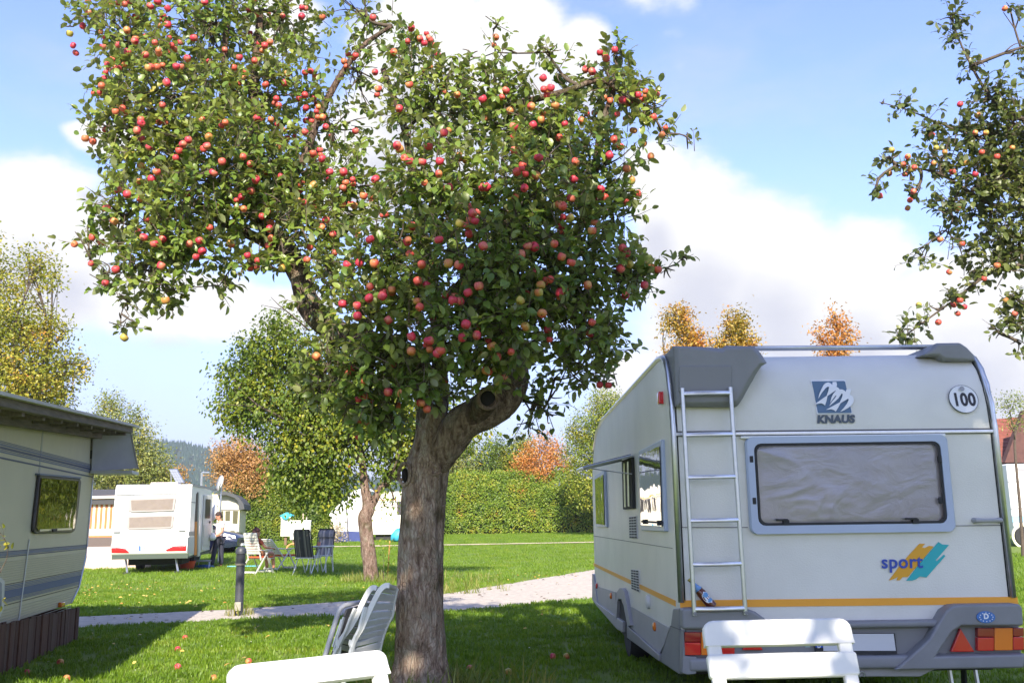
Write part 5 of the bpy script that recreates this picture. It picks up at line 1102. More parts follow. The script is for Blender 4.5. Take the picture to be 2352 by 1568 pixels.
slab(.36, .46, -6.5, yB - .1, -.085, -.011, 'fascia_beam', M_TIMB, .006); slab(.06, .14, -6.5, yB - .35, -.17, -.02, 'wall_beam', M_TIMB, .006)
for k in range(9): y = yB - .25 - k * .62; slab(-.05, .40, y - .04, y + .04, -.12, -.021, 'rafter', M_TIMB, .004)
F_ = [LF.on(Q(*p), 0, x) for p, x in (((490, 268), .02), ((622, 262), .32), ((676, 490), .30), ((482, 492), .02))]
F_ = [Vector((.04, yB - .38, zz(yB) - .07)), Vector((.42, yB - .05, zz(yB) - .02)), Vector((.52, yB + .12, F_[2].z)), Vector((.02, yB - .28, F_[3].z))]
back = [p + Vector((-.35, .30, 0)) for p in F_]
MB().loft([F_, [p + Vector((-.02, .02, 0)) for p in F_]]).build('end_flap', M_SHEET, rf)
l = [F_[1], F_[1] + Vector((-2.4, .45, 0)), F_[2] + Vector((-2.4, .45, 0)), F_[2]]; MB().loft([l, [p + Vector((0, -.02, 0)) for p in l]]).build('end_flap', M_SHEET, rf)
MB().box(*sorted((F_[3].x, F_[2].x)), F_[3].y - .05, F_[3].y + .42, F_[3].z - .03, F_[3].z + .01).build('flap_edge', mat('pale_edge', (.52, .52, .52), .5), rf)

# plank screen round its foot
fn = empty('plank_fence', LF.loc, LF.rz, 'low dark brown plank screen round the foot of the beige caravan', 'fence')
PM = [mat('dark_plank_%s' % n, c, .85, var=.45, vs=7, bump=.4, bs=30, stretch=(6, 6, .5)) for n, c in (('umber', (.115, .052, .032)), ('brown', (.14, .064, .038)), ('greyed', (.14, .08, .055)))]
topA, topB = LF.on(Q(0, 1265), 0, .12), LF.on(Q(400, 1184), 0, .12); y = topB.y; k = 0; w_ = .095
pm = [bpy.data.meshes.new('plank') for i in range(3)]
for i in range(3):
    t = MB().box(-.011, .011, -.043, .043, 0, 1); pm[i].from_pydata(t.v, [], t.f); pm[i].materials.append(PM[i])
while y > -5.2:
    zt_ = topB.z + (topA.z - topB.z) * (y - topB.y) / (topA.y - topB.y); o = link('plank', pm[rnd.choice((0, 0, 1, 1, 2))], fn); o.location = (.12 + rnd.uniform(-.008, .008), y, -.03); o.scale = (1, rnd.uniform(.92, 1.02), zt_ + .03 + rnd.uniform(-.012, .012)); o.rotation_euler = (rnd.gauss(0, .006), 0, rnd.gauss(0, .03)); y -= w_
for z_ in (.08, topB.z - .12): MB().box(.07, .105, -5.3, topB.y + .02, z_, z_ + .07).build('rail', PM[0], fn)
MB().box(-2.0, .1, topB.y + .04, topB.y + .07, 0, topB.z - .01).build('return_panel', PM[1], fn)
# ------------------------------------------------------------------ the white caravan with the open door, and what stands round it
S4 = crop(480, 1280, .12116); S5 = crop(200, 1150, .29762); SA = crop(820, 1220, .11480); SC4 = crop(500, 1400, .29762); S6 = crop(600, 1340, .10629); S7 = crop(2400, 950, .31890)
FR = Frame((-10.42, 27.1, 0), 11)
fc = empty('caravan', FR.loc, FR.rz, 'small white caravan with two stacked rear windows and its door open, on the sunny lawn', 'caravan')
RQ = lambda p, y=0.0: FR.on(Q(*p), 1, y)
SQ = lambda p, hw=None, o=0.0: FR.on(S5(*p), 0, fw_ + o)
tl_, tr_, bl_, br_ = RQ((590, 560)), RQ((980, 549)), RQ((563, 905)), RQ((962, 905)); fw0 = (tl_.x + bl_.x) / 2; fw_ = (tr_.x + br_.x) / 2; zT = (tl_.z + tr_.z) / 2; zB = (bl_.z + br_.z) / 2
Lf = 5.6
pf = [(.16, zB - .12), (.0, zB), (0, zB + .5), (.03, zT - .3), (.08, zT - .06), (.16, zT), (Lf - .8, zT - .02), (Lf - .2, zT - .5), (Lf, 1.2), (Lf, zB), (Lf - .2, zB - .05)]
MB().loft([[Vector((x, y, z)) for y, z in pf] for x in (fw0, fw_)]).build('body', M_WHITE, fc, bevel=.03)
M_FGREY = mat('light_grey_panel', (.50, .50, .51), .45); M_DGREY = mat('mid_grey_band', (.26, .26, .28), .45)
def fpoly(pts, t, m, name, parent, fn=Q, bevel=0):
    l = [FR.on(fn(*p), 1, -t) for p in pts]; return MB().loft([l, [p + Vector((0, t + .004 if t < .02 else t, 0)) for p in l]]).build(name, m, parent, bevel=bevel)
def spoly(pts, t, m, name, parent, bevel=0):
    l = [FR.on(S5(*p), 0, fw_ + t) for p in pts]; return MB().loft([l, [p - Vector((t + .004 if t < .02 else t, 0, 0)) for p in l]]).build(name, m, parent, bevel=bevel)
for pts, inn in ((((655, 632), (668, 622), (882, 615), (898, 625), (888, 690), (675, 698), (655, 690)), ((668, 636), (885, 628), (878, 682), (672, 688))), (((648, 722), (660, 712), (875, 706), (888, 716), (882, 770), (870, 780), (660, 786), (645, 776)), ((660, 724), (876, 717), (870, 770), (658, 776)))):
    w_ = fpoly(pts, .03, mat('window_surround_grey', (.33, .30, .29), .4), 'window', fc, bevel=.02); fpoly(inn, .034, M_CURT, 'blind', w_); fpoly(inn, .040, M_PANE, 'pane', w_)
fpoly([(568, 880), (600, 877), (640, 884), (662, 904), (568, 904)], .02, M_REDL, 'tail_light', fc, bevel=.01); fpoly([(845, 888), (880, 872), (950, 868), (950, 894), (848, 896)], .02, M_REDL, 'tail_light', fc, bevel=.01)
fpoly([(566, 862), (600, 860), (650, 880), (640, 884), (600, 877), (567, 879)], .015, M_FGREY, 'lamp_cover', fc); fpoly([(880, 870), (950, 850), (950, 866)], .015, M_FGREY, 'lamp_cover', fc)
pl = fpoly([(708, 868), (816, 862), (816, 888), (708, 894)], .02, M_WPRINT, 'number_plate', fc); fpoly([(708, 868), (718, 867), (718, 893), (708, 894)], .024, M_BLUE, 'plate_band', pl)
q = RQ((767, 879), -.03); text('plate_text', 'KR W 1019', .088, q, M_BLACK, pl, sx=.80)
q = RQ((645, 592), -.004); q.y = .0; text('lettering', 'FENDT', .085, q + Vector((0, .005, 0)), mat('faded_grey_print', (.42, .42, .44), .5), fc, sx=1.15)
q = RQ((605, 747), -.004); text('speed_sticker', '100', .11, q, mat('faded_grey_print'), fc, sx=.7)
for p in ((597, 797), (930, 789)): q = RQ(p); MB().box(q.x - .09, q.x + .09, -.05, 0, q.z - .02, q.z + .02).build('grab_handle', M_DGREY, fc, bevel=.01)
fpoly([(590, 608), (972, 597), (972, 600), (590, 611)], .006, M_SEAM, 'panel_seam', fc); fpoly([(570, 826), (955, 818), (955, 821), (570, 829)], .006, M_FGREY, 'panel_seam', fc)
for pts in (((575, 845), (600, 836), (625, 840), (632, 850), (622, 845), (600, 842)), ((880, 846), (900, 832), (935, 826), (958, 828), (930, 832), (905, 839))): fpoly(pts, .008, M_DGREY, 'swoosh', fc)
MB().box(fw0 + .02, fw_ - .02, .05, Lf - .2, zB - .16, zB + .02).build('underframe', mat('underframe_green_grey', (.05, .07, .055), .7), fc)
MB().box(fw0 + .3, fw_ - .3, .9, Lf - .6, .22, zB - .1).build('axle_box', M_UNDER, fc)
for x in (fw0 + .28, fw_ - .28): wheel(fc, (x, 2.9, .32), .32, .2)
for x in (fw0 + .42, fw_ - .30): MB().tube([(x - .1, .35, zB - .1), (x, .25, .05)], .03, 6).build('corner_steady', M_ALU, fc); MB().box(x - .1, x + .1, .15, .35, 0, .05).build('steady_foot', M_UNDER, fc)
spoly([(968, 248), (1190, 296), (1190, 312), (968, 268)], .02, M_DGREY, 'roof_trim', fc); spoly([(955, 400), (1000, 405), (1000, 412), (955, 408)], .005, M_DGREY, 'stripe', fc); spoly([(935, 655), (990, 650), (990, 690), (935, 690)], .005, M_DGREY, 'stripe', fc); spoly([(1140, 640), (1190, 630), (1190, 655), (1140, 668)], .005, M_DGREY, 'stripe', fc)
spoly([(926, 700), (985, 700), (978, 850), (918, 830)], .006, M_FGREY, 'service_flap', fc)
dw = spoly([(1000, 335), (1012, 318), (1025, 318), (1032, 335), (1014, 560), (1008, 860), (985, 870), (988, 560)], .012, mat('doorway_inside', (.10, .07, .05), .8), 'doorway', fc); spoly([(990, 570), (1006, 568), (1002, 850), (984, 855)], .02, mat('orange_curtain', (.75, .28, .05), .8), 'door_curtain', dw); spoly([(1024, 318), (1034, 330), (1030, 860), (1016, 866), (1018, 560)], .05, M_WHITE, 'door_frame', dw)
h0 = FR.on(S5(1040, 860), 0, fw_ + .02); dt = FR.on(S5(1048, 340), 0, fw_ + .02).z; y_ = h0.y
dl = [Vector((fw_ + .02, y_, zB - .02)), Vector((fw_ + .22, y_ + .58, zB - .02)), Vector((fw_ + .22, y_ + .58, dt)), Vector((fw_ + .02, y_, dt))]
dr = MB().loft([dl, [p + Vector((-.02, .04, 0)) for p in dl]]).build('door', mat('cream_door', (.70, .66, .58), .5), fc, bevel=.01)
def dq(u, v, o): return dl[0].lerp(dl[1], u).lerp(dl[3].lerp(dl[2], u), v) + Vector((.01, -o, 0))
def dpan(u0, u1, v0, v1, o, m, name): 
    l = [dq(u0, v0, o), dq(u1, v0, o), dq(u1, v1, o), dq(u0, v1, o)]; return MB().loft([l, [p + Vector((-.005, .015, 0)) for p in l]]).build(name, m, dr, bevel=.004)
dpan(.2, .75, .58, .93, .02, mat('door_window_dark', (.10, .085, .07), .2), 'window'); dpan(.1, .9, .08, .46, .02, mat('cream_panel', (.62, .58, .50), .6), 'door_panel'); dpan(.70, .85, .49, .53, .03, M_DARK, 'handle')
spoly([(1125, 430), (1180, 430), (1172, 590), (1122, 590)], .03, mat('window_surround_grey'), 'window', fc, .01); spoly([(1130, 445), (1174, 445), (1167, 578), (1128, 578)], .035, M_PANE2, 'pane', fc)
mb = MB(); mb.box(fw_ * .2 - .3, fw_ * .2 + .45, .8, 1.5, zT, zT + .09); mb.build('roof_hatch', mat('pinkish_hatch', (.60, .53, .50), .4), fc, bevel=.02)
# gear on its roof
a = [FR.on(S5(*p), 1, y) for p, y in (((765, 125), 1.6), ((832, 123), 1.6), ((896, 240), 1.1), ((826, 242), 1.1))]
sol = empty('solar_panel', FR.M @ Vector(a[3]), 0, 'tilted solar panel standing on the white caravan roof', 'solar panel'); wa = [FR.M @ p - sol.location for p in a]
MB().loft([wa, [p + Vector((0, .035, .012)) for p in wa]]).build('frame', M_ALU, sol)
ins = lambda u, v: wa[0].lerp(wa[1], u).lerp(wa[3].lerp(wa[2], u), v) + Vector((0, -.012, 0))
for i in range(3):
    for j in range(5):
        l = [ins(.06 + i * .30, .05 + j * .185), ins(.33 + i * .30, .05 + j * .185), ins(.33 + i * .30, .215 + j * .185), ins(.06 + i * .30, .215 + j * .185)]; MB().loft([l, [p + Vector((0, .01, 0)) for p in l]]).build('solar_cell', mat('solar_cell_grey', (.24, .26, .30), .2, coat=.5), sol)
for s in (0, 1): MB().tube([ins(.1 + .8 * s, .1) + Vector((0, .04, 0)), ins(.1 + .8 * s, .1) + Vector((0, .25, 0)) * 1 + Vector((0, 0, -.72))], .015, 5).build('stay', M_ALU, sol)
q = W(*S5(1200, 245), 33.0); ds = empty('satellite_dish', (q.x, q.y, 0), 0, 'pale satellite dish on a pole behind the white caravan', 'satellite dish'); k = 33 / FOC
M = Matrix.Translation(Vector((0, 0, q.z))) @ Matrix.Scale(.72, 4) @ Matrix.Rotation(math.radians(-35), 4, 'Z') @ Matrix.Rotation(math.radians(72), 4, 'X') @ Matrix.Diagonal((.55, 1, 1, 1))
MB().lathe([(.40, .05), (.38, .0), (.25, -.06), (.01, -.09), (.01, -.075), (.25, -.045), (.37, .012)], 24, M=M).build('dish', mat('dish_grey', (.40, .40, .39), .5), ds, smooth=True)
MB().tube([(0.02, .1, 0), (0.02, .1, q.z)], .03, 8).build('pole', M_ALU, ds); MB().tube([(0, -.02, q.z - .35), (.10, -.38, q.z - .05)], .015, 6).build('feed_arm', M_ALU, ds); MB().box(.06, .14, -.44, -.34, q.z - .09, q.z + .01).build('receiver', M_FGREY, ds, bevel=.01)
q0, q1, q2 = W(*S5(1043, 255), 38), W(*S5(1045, 156), 38), W(*S5(1110, 156), 38); mm = empty('lamp_mast', (q0.x, 38, gz(38)), 0, 'thin grey mast with an arm bent right, behind the white caravan', 'mast')
MB().tube([(0, 0, 0), q1 - mm.location], .05, 8).build('pole', M_ALU, mm); MB().tube([q1 - mm.location, q2 - mm.location], .045, 8).build('arm', M_ALU, mm)

# striped awning tent at its left
sa = empty('awning', FR.M @ Vector((fw0 - .1, 4.0, 0)), FR.rz, 'orange and white striped awning tent left of the white caravan', 'awning tent')
def AQ(p): return FR.on(S5(*p), 1, 4.0) - Vector((fw0 - .1, 4.0, 0))
A_ = [AQ(p) for p in ((60, 425), (330, 410), (330, 650), (60, 650))]; xa, xb = -2.9, .5; zs, zm = A_[0].z, AQ((60, 632)).z
M_STR = [mat('awning_rust', (.52, .17, .06), .8), mat('awning_cream', (.75, .68, .58), .8)]
n = 46
for i in range(n):
    x = xa + (xb - xa) * i / n; MB().box(x, x + (xb - xa) / n - .004, -.012, .012, zm, zs).build('stripe_panel', M_STR[i % 2], sa)
z1 = AQ((60, 690)).z; z2 = AQ((60, 705)).z; z3 = AQ((60, 785)).z
MB().box(xa, xb, -.01, .01, z1, zm).build('cream_band', mat('cream_canvas', (.74, .60, .48), .8), sa); MB().box(xa, xb, -.012, .012, z2, z1).build('rust_band', M_STR[0], sa)
MB().box(xa, xb, -.01, .01, z3, z2).build('window_panel', mat('brown_mesh', (.10, .075, .07), .6), sa); MB().box(xa, xb, -.01, .01, 0, z3).build('skirt', mat('pink_skirt', (.55, .42, .36), .8), sa)
zt = AQ((150, 378)).z; MB().loft([[Vector((x, y, z)) for y, z in ((-.15, zs + .0), (-.18, zs + .18), (1.2, zt + .35), (1.2, zt + .05))] for x in (xa - .1, xb)]).build('roof', mat('dark_canvas', (.06, .06, .065), .8), sa); MB().tube([(xa - .1, -.2, zs + .19), (xb, -.2, zs + .24)], .05, 6).build('roof_edge', mat('cream_canvas'), sa)
MB().tube([(xa + .9, -.4, 0), (xa + .82, -.05, z2)], .03, 6).build('guy_pole', mat('pale_wood', (.50, .42, .32), .8), sa); MB().tube([(xa + .5, -.5, 0), (xa + .75, -.05, z2)], .03, 6).build('guy_pole', mat('pale_wood'), sa)

# cream caravan under a dark cover, farther back
oc_ = W(*S5(1275, 560), 43.2); oc = empty('caravan', (oc_.x, 43.2, gz(43.2)), .19, 'cream caravan with a dark rounded cover, half hidden behind the white one', 'caravan'); o0 = Vector(oc.location)
OF = Frame(tuple(o0), 11); OQ = lambda p, y=0.0: OF.on(S5(*p), 1, y)
M_CREAM = mat('cream_wall', (.56, .53, .40), .5)
a, b_, c_ = OQ((1120, 640)), OQ((1360, 350)), OQ((1360, 640)); MB().loft([[Vector((a.x - .8, y, .35)), Vector((c_.x, y, .35)), Vector((c_.x, y, b_.z - .4)), Vector((c_.x - .12, y, b_.z - .05)), Vector((c_.x - .4, y, b_.z + .05)), Vector((a.x - .8, y, b_.z + .1))] for y in (0, 3.4)]).build('body', M_CREAM, oc)
t0 = [OQ(p) for p in ((1180, 330), (1240, 312), (1320, 335), (1370, 370), (1405, 420), (1412, 465), (1366, 470), (1360, 400), (1330, 370), (1260, 345), (1190, 348))]
MB().loft([[p + Vector((0, -.35, 0)) for p in t0], [p + Vector((0, 3.5, 0)) for p in t0]]).build('cover', mat('dark_cover', (.055, .060, .065), .7), oc)
for pts in (((1245, 480), (1285, 478), (1282, 560), (1244, 560)), ((1310, 478), (1352, 480), (1346, 585), (1306, 582)), ((1200, 480), (1226, 478), (1226, 560), (1200, 560))):
    l = [OQ(p, -.03) for p in pts]; MB().loft([l, [p + Vector((0, .03, 0)) for p in l]]).build('window', mat('olive_window', (.10, .095, .05), .25), oc)
l = [OQ(p, -.02) for p in ((1195, 466), (1362, 470), (1362, 476), (1195, 472))]; MB().loft([l, [p + Vector((0, .02, 0)) for p in l]]).build('trim_rail', M_SEAM, oc)

# dark blue car
CR = empty('car', (-13.35, 39.4, gz(39.4)), math.radians(-9), 'dark blue car parked beyond the woman, nose to the right', 'car')
M_CAR = mat('navy_car_paint', (.012, .018, .045), .22, coat=.9); M_CGL = mat('car_window', (.02, .022, .025), .05, coat=.5)
secs = []
for (x, zb, zs, zt, w, wt) in ((-2.2, .35, .60, .72, .70, .55), (-2.05, .25, .80, .95, .84, .62), (-1.4, .22, .86, 1.02, .88, .66), (-.4, .22, .86, .98, .90, .74), (.5, .22, .86, .95, .90, .76), (1.0, .22, .84, .94, .89, .74), (1.6, .22, .78, .89, .87, .70), (2.15, .24, .68, .78, .80, .62), (2.42, .30, .56, .62, .66, .50)):
    secs.append([Vector((x, -w * .92, zb)), Vector((x, -w, (zb + zs) / 2)), Vector((x, -w * .96, zs)), Vector((x, -wt, zt)), Vector((x, wt, zt)), Vector((x, w * .96, zs)), Vector((x, w, (zb + zs) / 2)), Vector((x, w * .92, zb))])
MB().loft(secs).build('body', M_CAR, CR, smooth=50)
cb = [[Vector((x, -w, z)), Vector((x, w, z))] for x, w, z in ()]
prof_c = [(-2.0, .93), (-1.2, 1.36), (-.3, 1.43), (.25, 1.36), (.98, .95)]
lo_ = []
for x, z in prof_c: w = .62 if z > 1.2 else .72; lo_.append([Vector((x, -.74, .92)), Vector((x, -w, z)), Vector((x, w, z)), Vector((x, .74, .92))])
MB().loft(lo_).build('cabin_glass', M_CGL, CR, smooth=40)
lo_ = []
for x, z in ((-1.25, 1.36), (-.3, 1.43), (.2, 1.375)): lo_.append([Vector((x, -.60, z - .03)), Vector((x, -.56, z + .02)), Vector((x, .56, z + .02)), Vector((x, .60, z - .03))])
MB().loft(lo_).build('roof', M_CAR, CR, smooth=40)
for x, z0_, z1_ in ((1.0, .95, 1.37), (-.35, .95, 1.42)): 
    for s in (-1, 1): MB().tube([(x, s * .74, z0_), (x - (.75 if x > 0 else 0), s * .63, z1_)], .03, 6).build('pillar', M_CAR, CR)
for x in (-1.38, 1.30):
    for s in (-1, 1): wheel(CR, (x, s * .80, .33), .33, .20, 'Y', 'wheel', 9); MB().lathe([(.40, -.02), (.40, .03), (.35, .03), (.35, -.02)], 26, M=Matrix.Translation(Vector((x, s * .885, .335))) @ Matrix.Rotation(PI / 2, 4, 'X')).build('arch_lip', M_DARK, CR)
for s in (-1, 1): MB().loft([[Vector((1.82, s * .78, .70)), Vector((2.28, s * .60, .60)), Vector((2.26, s * .60, .72)), Vector((1.80, s * .76, .84))], [Vector((1.82, s * .87, .69)), Vector((2.38, s * .68, .58)), Vector((2.35, s * .67, .70)), Vector((1.80, s * .85, .83))]]).build('headlight', mat('headlight_glass', (.75, .75, .78), .1, coat=.6), CR)
MB().box(2.32, 2.44, -.40, .40, .40, .54).build('grille', M_DARK, CR); MB().box(2.38, 2.46, -.26, .26, .30, .40).build('number_plate', M_WPRINT, CR)
for s in (-1, 1): MB().lathe([(.001, -.09), (.06, -.07), (.08, .0), (.06, .06), (.001, .07)], 10, M=Matrix.Translation(Vector((.72, s * .98, 1.0))) @ Matrix.Rotation(PI / 2, 4, 'X')).build('mirror', M_CAR, CR, smooth=True)

# ------------------------------------------------------------------ people
M_SKIN = mat('skin', (.52, .25, .16), .55, var=.1, vs=10); M_HAIR = mat('dark_hair', (.030, .014, .012), .7); M_PINK = mat('pale_pink_shirt', (.90, .74, .80), .8, var=.1, vs=10); M_JEANS = mat('dark_trousers', (.030, .032, .055), .85, var=.3, vs=6)
def skin(name, verts, edges, m, parent, root=0, sub=2, xs=1.0, ys=1.0):
    me = bpy.data.meshes.new(name); me.from_pydata([v[:3] for v in verts], edges, []); me.materials.append(m); o = bpy.data.objects.new(name, me); COL.objects.link(o); o.parent = parent
    md = o.modifiers.new('skin', 'SKIN'); md.use_smooth_shade = True
    sk = me.skin_vertices[0].data
    for i, v in enumerate(verts): sk[i].radius = (v[3], v[4] if len(v) > 4 else v[3]); sk[i].use_root = (i == root)
    s = o.modifiers.new('smooth', 'SUBSURF'); s.levels = sub; s.render_levels = sub
    return o
def chain(n, start=0): return [(start + i, start + i + 1) for i in range(n - 1)]
def head(parent, c, look, hairm, hair_long=False):
    """a head with brow, nose, chin, ears and short hair; look = yaw, pitch"""
    M = Matrix.Translation(Vector(c)) @ Matrix.Rotation(look[0], 4, 'Z') @ Matrix.Rotation(look[1], 4, 'X')
    b = MB(); rows = []
    for (z, rx, ry, oy) in ((-.125, .012, .012, .055), (-.115, .035, .035, .045), (-.085, .056, .060, .025), (-.045, .066, .080, .010), (0, .073, .092, .0), (.045, .075, .098, -.005), (.085, .066, .086, -.010), (.112, .042, .056, -.012), (.122, .008, .01, -.012)):
        rows.append([M @ Vector((rx * math.cos(a), oy + ry * math.sin(a), z)) for a in [2 * PI * k / 16 for k in range(16)]])
    b.loft(rows); b.loft([[M @ Vector(p) for p in ((-.012, .088, .015), (.012, .088, .015), (0, .086, .02))], [M @ Vector(p) for p in ((-.018, .095, -.03), (.018, .095, -.03), (0, .122, -.022))]])
    for s in (-1, 1): b.loft([[M @ Vector((s * x, y, z)) for y, z in ((-.02, .02), (.015, .025), (.012, -.03), (-.008, -.03))] for x in (.068, .085)])
    h = b.build('head', M_SKIN, parent, smooth=50)
    for s in (-1, 1): MB().lathe([(.001, -.004), (.011, 0), (.001, .006)], 8, M=M @ Matrix.Translation(Vector((s * .030, .086, .012)))).build('eye', M_BLACK, h)
    MB().loft([[M @ Vector(p) for p in ((-.025, .083, -.062), (.025, .083, -.062), (.025, .083, -.068), (-.025, .083, -.068))], [M @ Vector(p) for p in ((-.02, .092, -.062), (.02, .092, -.062), (.02, .092, -.069), (-.02, .092, -.069))]]).build('mouth', mat('lips', (.40, .12, .10), .5), h)
    b = MB(); rows = []
    for (z, rx, ry, oy, front) in ((-.07, .070, .060, -.050, .2), (-.02, .080, .082, -.03, .2), (.03, .086, .104, -.012, .75), (.075, .084, .105, -.008, 1), (.11, .066, .085, -.010, 1), (.135, .035, .045, -.012, 1), (.142, .005, .006, -.012, 1)):
        r_ = []
        for k in range(18):
            a = 2 * PI * k / 18; y = math.sin(a); q = Vector((rx * math.cos(a), oy + ry * (y if y < front else front), z)); r_.append(M @ (q + Vector((noise.noise((k * .9, z * 40, 1)) * .010, 0, noise.noise((k * .7, z * 30, 5)) * .012))))
        rows.append(r_)
    b.loft(rows); b.build('hair', hairm, h, smooth=True)
    return h
def hand(parent, wrist, dirv, palm, curl, m=None, s=1.0):
    """palm with four bent fingers and a thumb"""
    w = Vector(wrist); d = Vector(dirv).normalized(); n_ = Vector(palm).normalized(); x = d.cross(n_).normalized(); n_ = x.cross(d)
    v = [(*w, .022 * s, .018 * s), (*(w + d * .045 * s), .030 * s, .016 * s), (*(w + d * .085 * s), .032 * s, .014 * s)]; e = [(0, 1), (1, 2)]
    o = skin('hand', v, e, m or M_SKIN, parent, 1, 1)
    for i, L in enumerate((.066, .074, .070, .056)):
        b0 = w + d * .080 * s + x * (-.030 + .020 * i) * s; p1 = b0 + (d * math.cos(curl * .5) + n_ * math.sin(curl * .5)) * L * .5 * s; p2 = p1 + (d * math.cos(curl * 1.3) + n_ * math.sin(curl * 1.3)) * L * .32 * s; p3 = p2 + (d * math.cos(curl * 1.9) + n_ * math.sin(curl * 1.9)) * L * .25 * s
        MB().tube([b0, p1, p2, p3], [.0095 * s, .009 * s, .008 * s, .006 * s], 6).build('finger', m or M_SKIN, o, smooth=True)
    t0 = w + d * .025 * s - x * .020 * s; MB().tube([t0, t0 - x * .028 * s + d * .026 * s, t0 - x * .034 * s + d * .055 * s + n_ * .018 * s], [.012 * s, .010 * s, .007 * s], 6).build('thumb', m or M_SKIN, o, smooth=True)
    return o
gp = G(*S4(590, 1275)); pe = empty('person', gp, 0, 'woman in pale pink shirt and dark trousers standing by the open caravan door', 'person')
# facing left towards the caravan door; x is to the right in the picture
R_ = Matrix.Rotation(math.radians(8), 4, 'Z')
body = [(0, 0, .93, .135, .105), (.01, .0, 1.08, .125, .100), (.02, 0, 1.22, .150, .115), (.03, 0, 1.35, .145, .095), (.02, -.01, 1.44, .060, .055), (.0, -.02, 1.50, .05, .05)]
legs = [(.05, .085, .86, .095), (.06, .10, .50, .068), (.07, .10, .11, .045), (-.02, -.085, .86, .095), (-.10, -.11, .50, .068), (-.16, -.12, .11, .045)]
arms = [(.12, -.17, 1.36, .058), (.17, -.24, 1.10, .045), (.02, -.27, .99, .036), (-.08, -.26, .97, .030), (-.06, .16, 1.36, .058), (-.10, .20, 1.10, .045), (-.16, .0, .98, .034), (-.17, -.10, .97, .030)]
v = body + legs + arms
e = chain(6) + [(0, 6), (6, 7), (7, 8), (0, 9), (9, 10), (10, 11), (3, 12), (12, 13), (13, 14), (14, 15), (3, 16), (16, 17), (17, 18), (18, 19)]
skin('body', v, e, M_SKIN, pe)
sh = [(a[0], a[1], a[2], a[3] * 1.13, a[4] * 1.16) for a in body[:4]] + [(.02, -.005, 1.41, .085, .07), (.12, -.17, 1.36, .072, .072), (.15, -.215, 1.20, .066, .066), (-.06, .16, 1.36, .072, .072), (-.085, .19, 1.20, .066, .066)]
sh[0] = (0, 0, .90, .165, .14)
skin('shirt', sh, chain(5) + [(3, 5), (5, 6), (3, 7), (7, 8)], M_PINK, pe, 2)
tr = [(0, 0, .92, .158, .128)] + [(a[0], a[1], a[2], a[3] * 1.17, a[3] * 1.17) for a in legs]
tr[3] = (.07, .10, .06, .072, .072); tr[6] = (-.16, -.12, .06, .072, .072)
skin('trousers', tr, [(0, 1), (1, 2), (2, 3), (0, 4), (4, 5), (5, 6)], M_JEANS, pe)
for x, y in ((.06, .10), (-.18, -.12)): skin('shoe', [(x + .04, y, .045, .042, .040), (x - .05, y - .02, .035, .042, .034), (x - .12, y - .04, .028, .030, .024)], chain(3), mat('red_brown_shoe', (.12, .03, .02), .6), pe)
head(pe, (-.03, -.04, 1.585), (math.radians(128), math.radians(-24)), M_HAIR)
hand(pe, (-.08, -.26, .97), (-1, .1, -.3), (0, .6, -.8), 1.0); hand(pe, (-.17, -.10, .97), (-.3, -1, -.3), (.2, 0, -1), 1.0)
me_ = MB(); rows = []
for (z, r_) in ((.96, .05), (.90, .08), (.78, .10), (.66, .07), (.52, .03)): rows.append([Vector((-.22 + r_ * math.cos(a) * (1 + .25 * math.sin(3 * a + z * 9)), -.20 + r_ * .7 * math.sin(a), z + .012 * math.sin(5 * a))) for a in [2 * PI * k / 14 for k in range(14)]])
cl = me_.loft(rows).build('cloth', mat('navy_cloth', (.03, .035, .13), .9, var=.4, vs=12), None, smooth=True); cl.location = gp; tag(cl, 'crumpled navy cloth held in the hands of the woman', 'cloth')
mp0, mp1 = Vector((-.55, -.25, .03)), Vector((-.36, -.30, 1.06)); mo = empty('mop', gp + Vector((-.55, -.25, 0)), 0, 'pale green mop handle propped in front of the woman, blue mop head on the grass', 'mop')
MB().tube([(0, 0, .02), mp1 - Vector((-.55, -.25, 0))], .014, 8).build('handle', mat('pale_green_pole', (.38, .60, .55), .5), mo); rows = [[Vector((.16 + r_ * 1.6 * math.cos(a) * (1 + .2 * math.sin(4 * a)), .05 + r_ * math.sin(a), z)) for a in [2 * PI * k / 14 for k in range(14)]] for z, r_ in ((0, .20), (.05, .18), (.09, .06))]
MB().loft(rows).build('mop_head', mat('mop_blue', (.03, .16, .55), .9, var=.3, vs=20), mo, smooth=True)
rows = [[Vector((r_ * math.cos(a) * (1 + .12 * math.sin(3 * a)), r_ * .8 * math.sin(a), z)) for a in [2 * PI * k / 14 for k in range(14)]] for z, r_ in ((-.13, .04), (-.08, .10), (0, .11), (.07, .07), (.11, .02))]
bg_ = MB().loft(rows).build('plastic_bag', mat('white_plastic', (.75, .75, .73), .5), None, smooth=True); bg_.location = W(*S4(480, 630), gp.y - .3); tag(bg_, 'white plastic bag hanging beside the door, level with the hands of the woman', 'bag')
rows = [[Vector((r_ * math.cos(a) * (1 + .15 * math.sin(2 * a + 1)), r_ * .6 * math.sin(a), z)) for a in [2 * PI * k / 12 for k in range(12)]] for z, r_ in ((-.28, .03), (-.2, .12), (0, .18), (.2, .16), (.34, .05))]
tw = MB().loft(rows).build('towel', mat('white_towel', (.76, .75, .74), .9), None, smooth=True); tw.location = W(*S4(450, 150), gp.y + .2); tag(tw, 'white towel hung on the open caravan door beside the head of the woman', 'towel')
b0 = G(*S5(918, 975)); bk = empty('bucket', b0, 0, 'round orange red bucket on the grass by the white caravan', 'bucket')
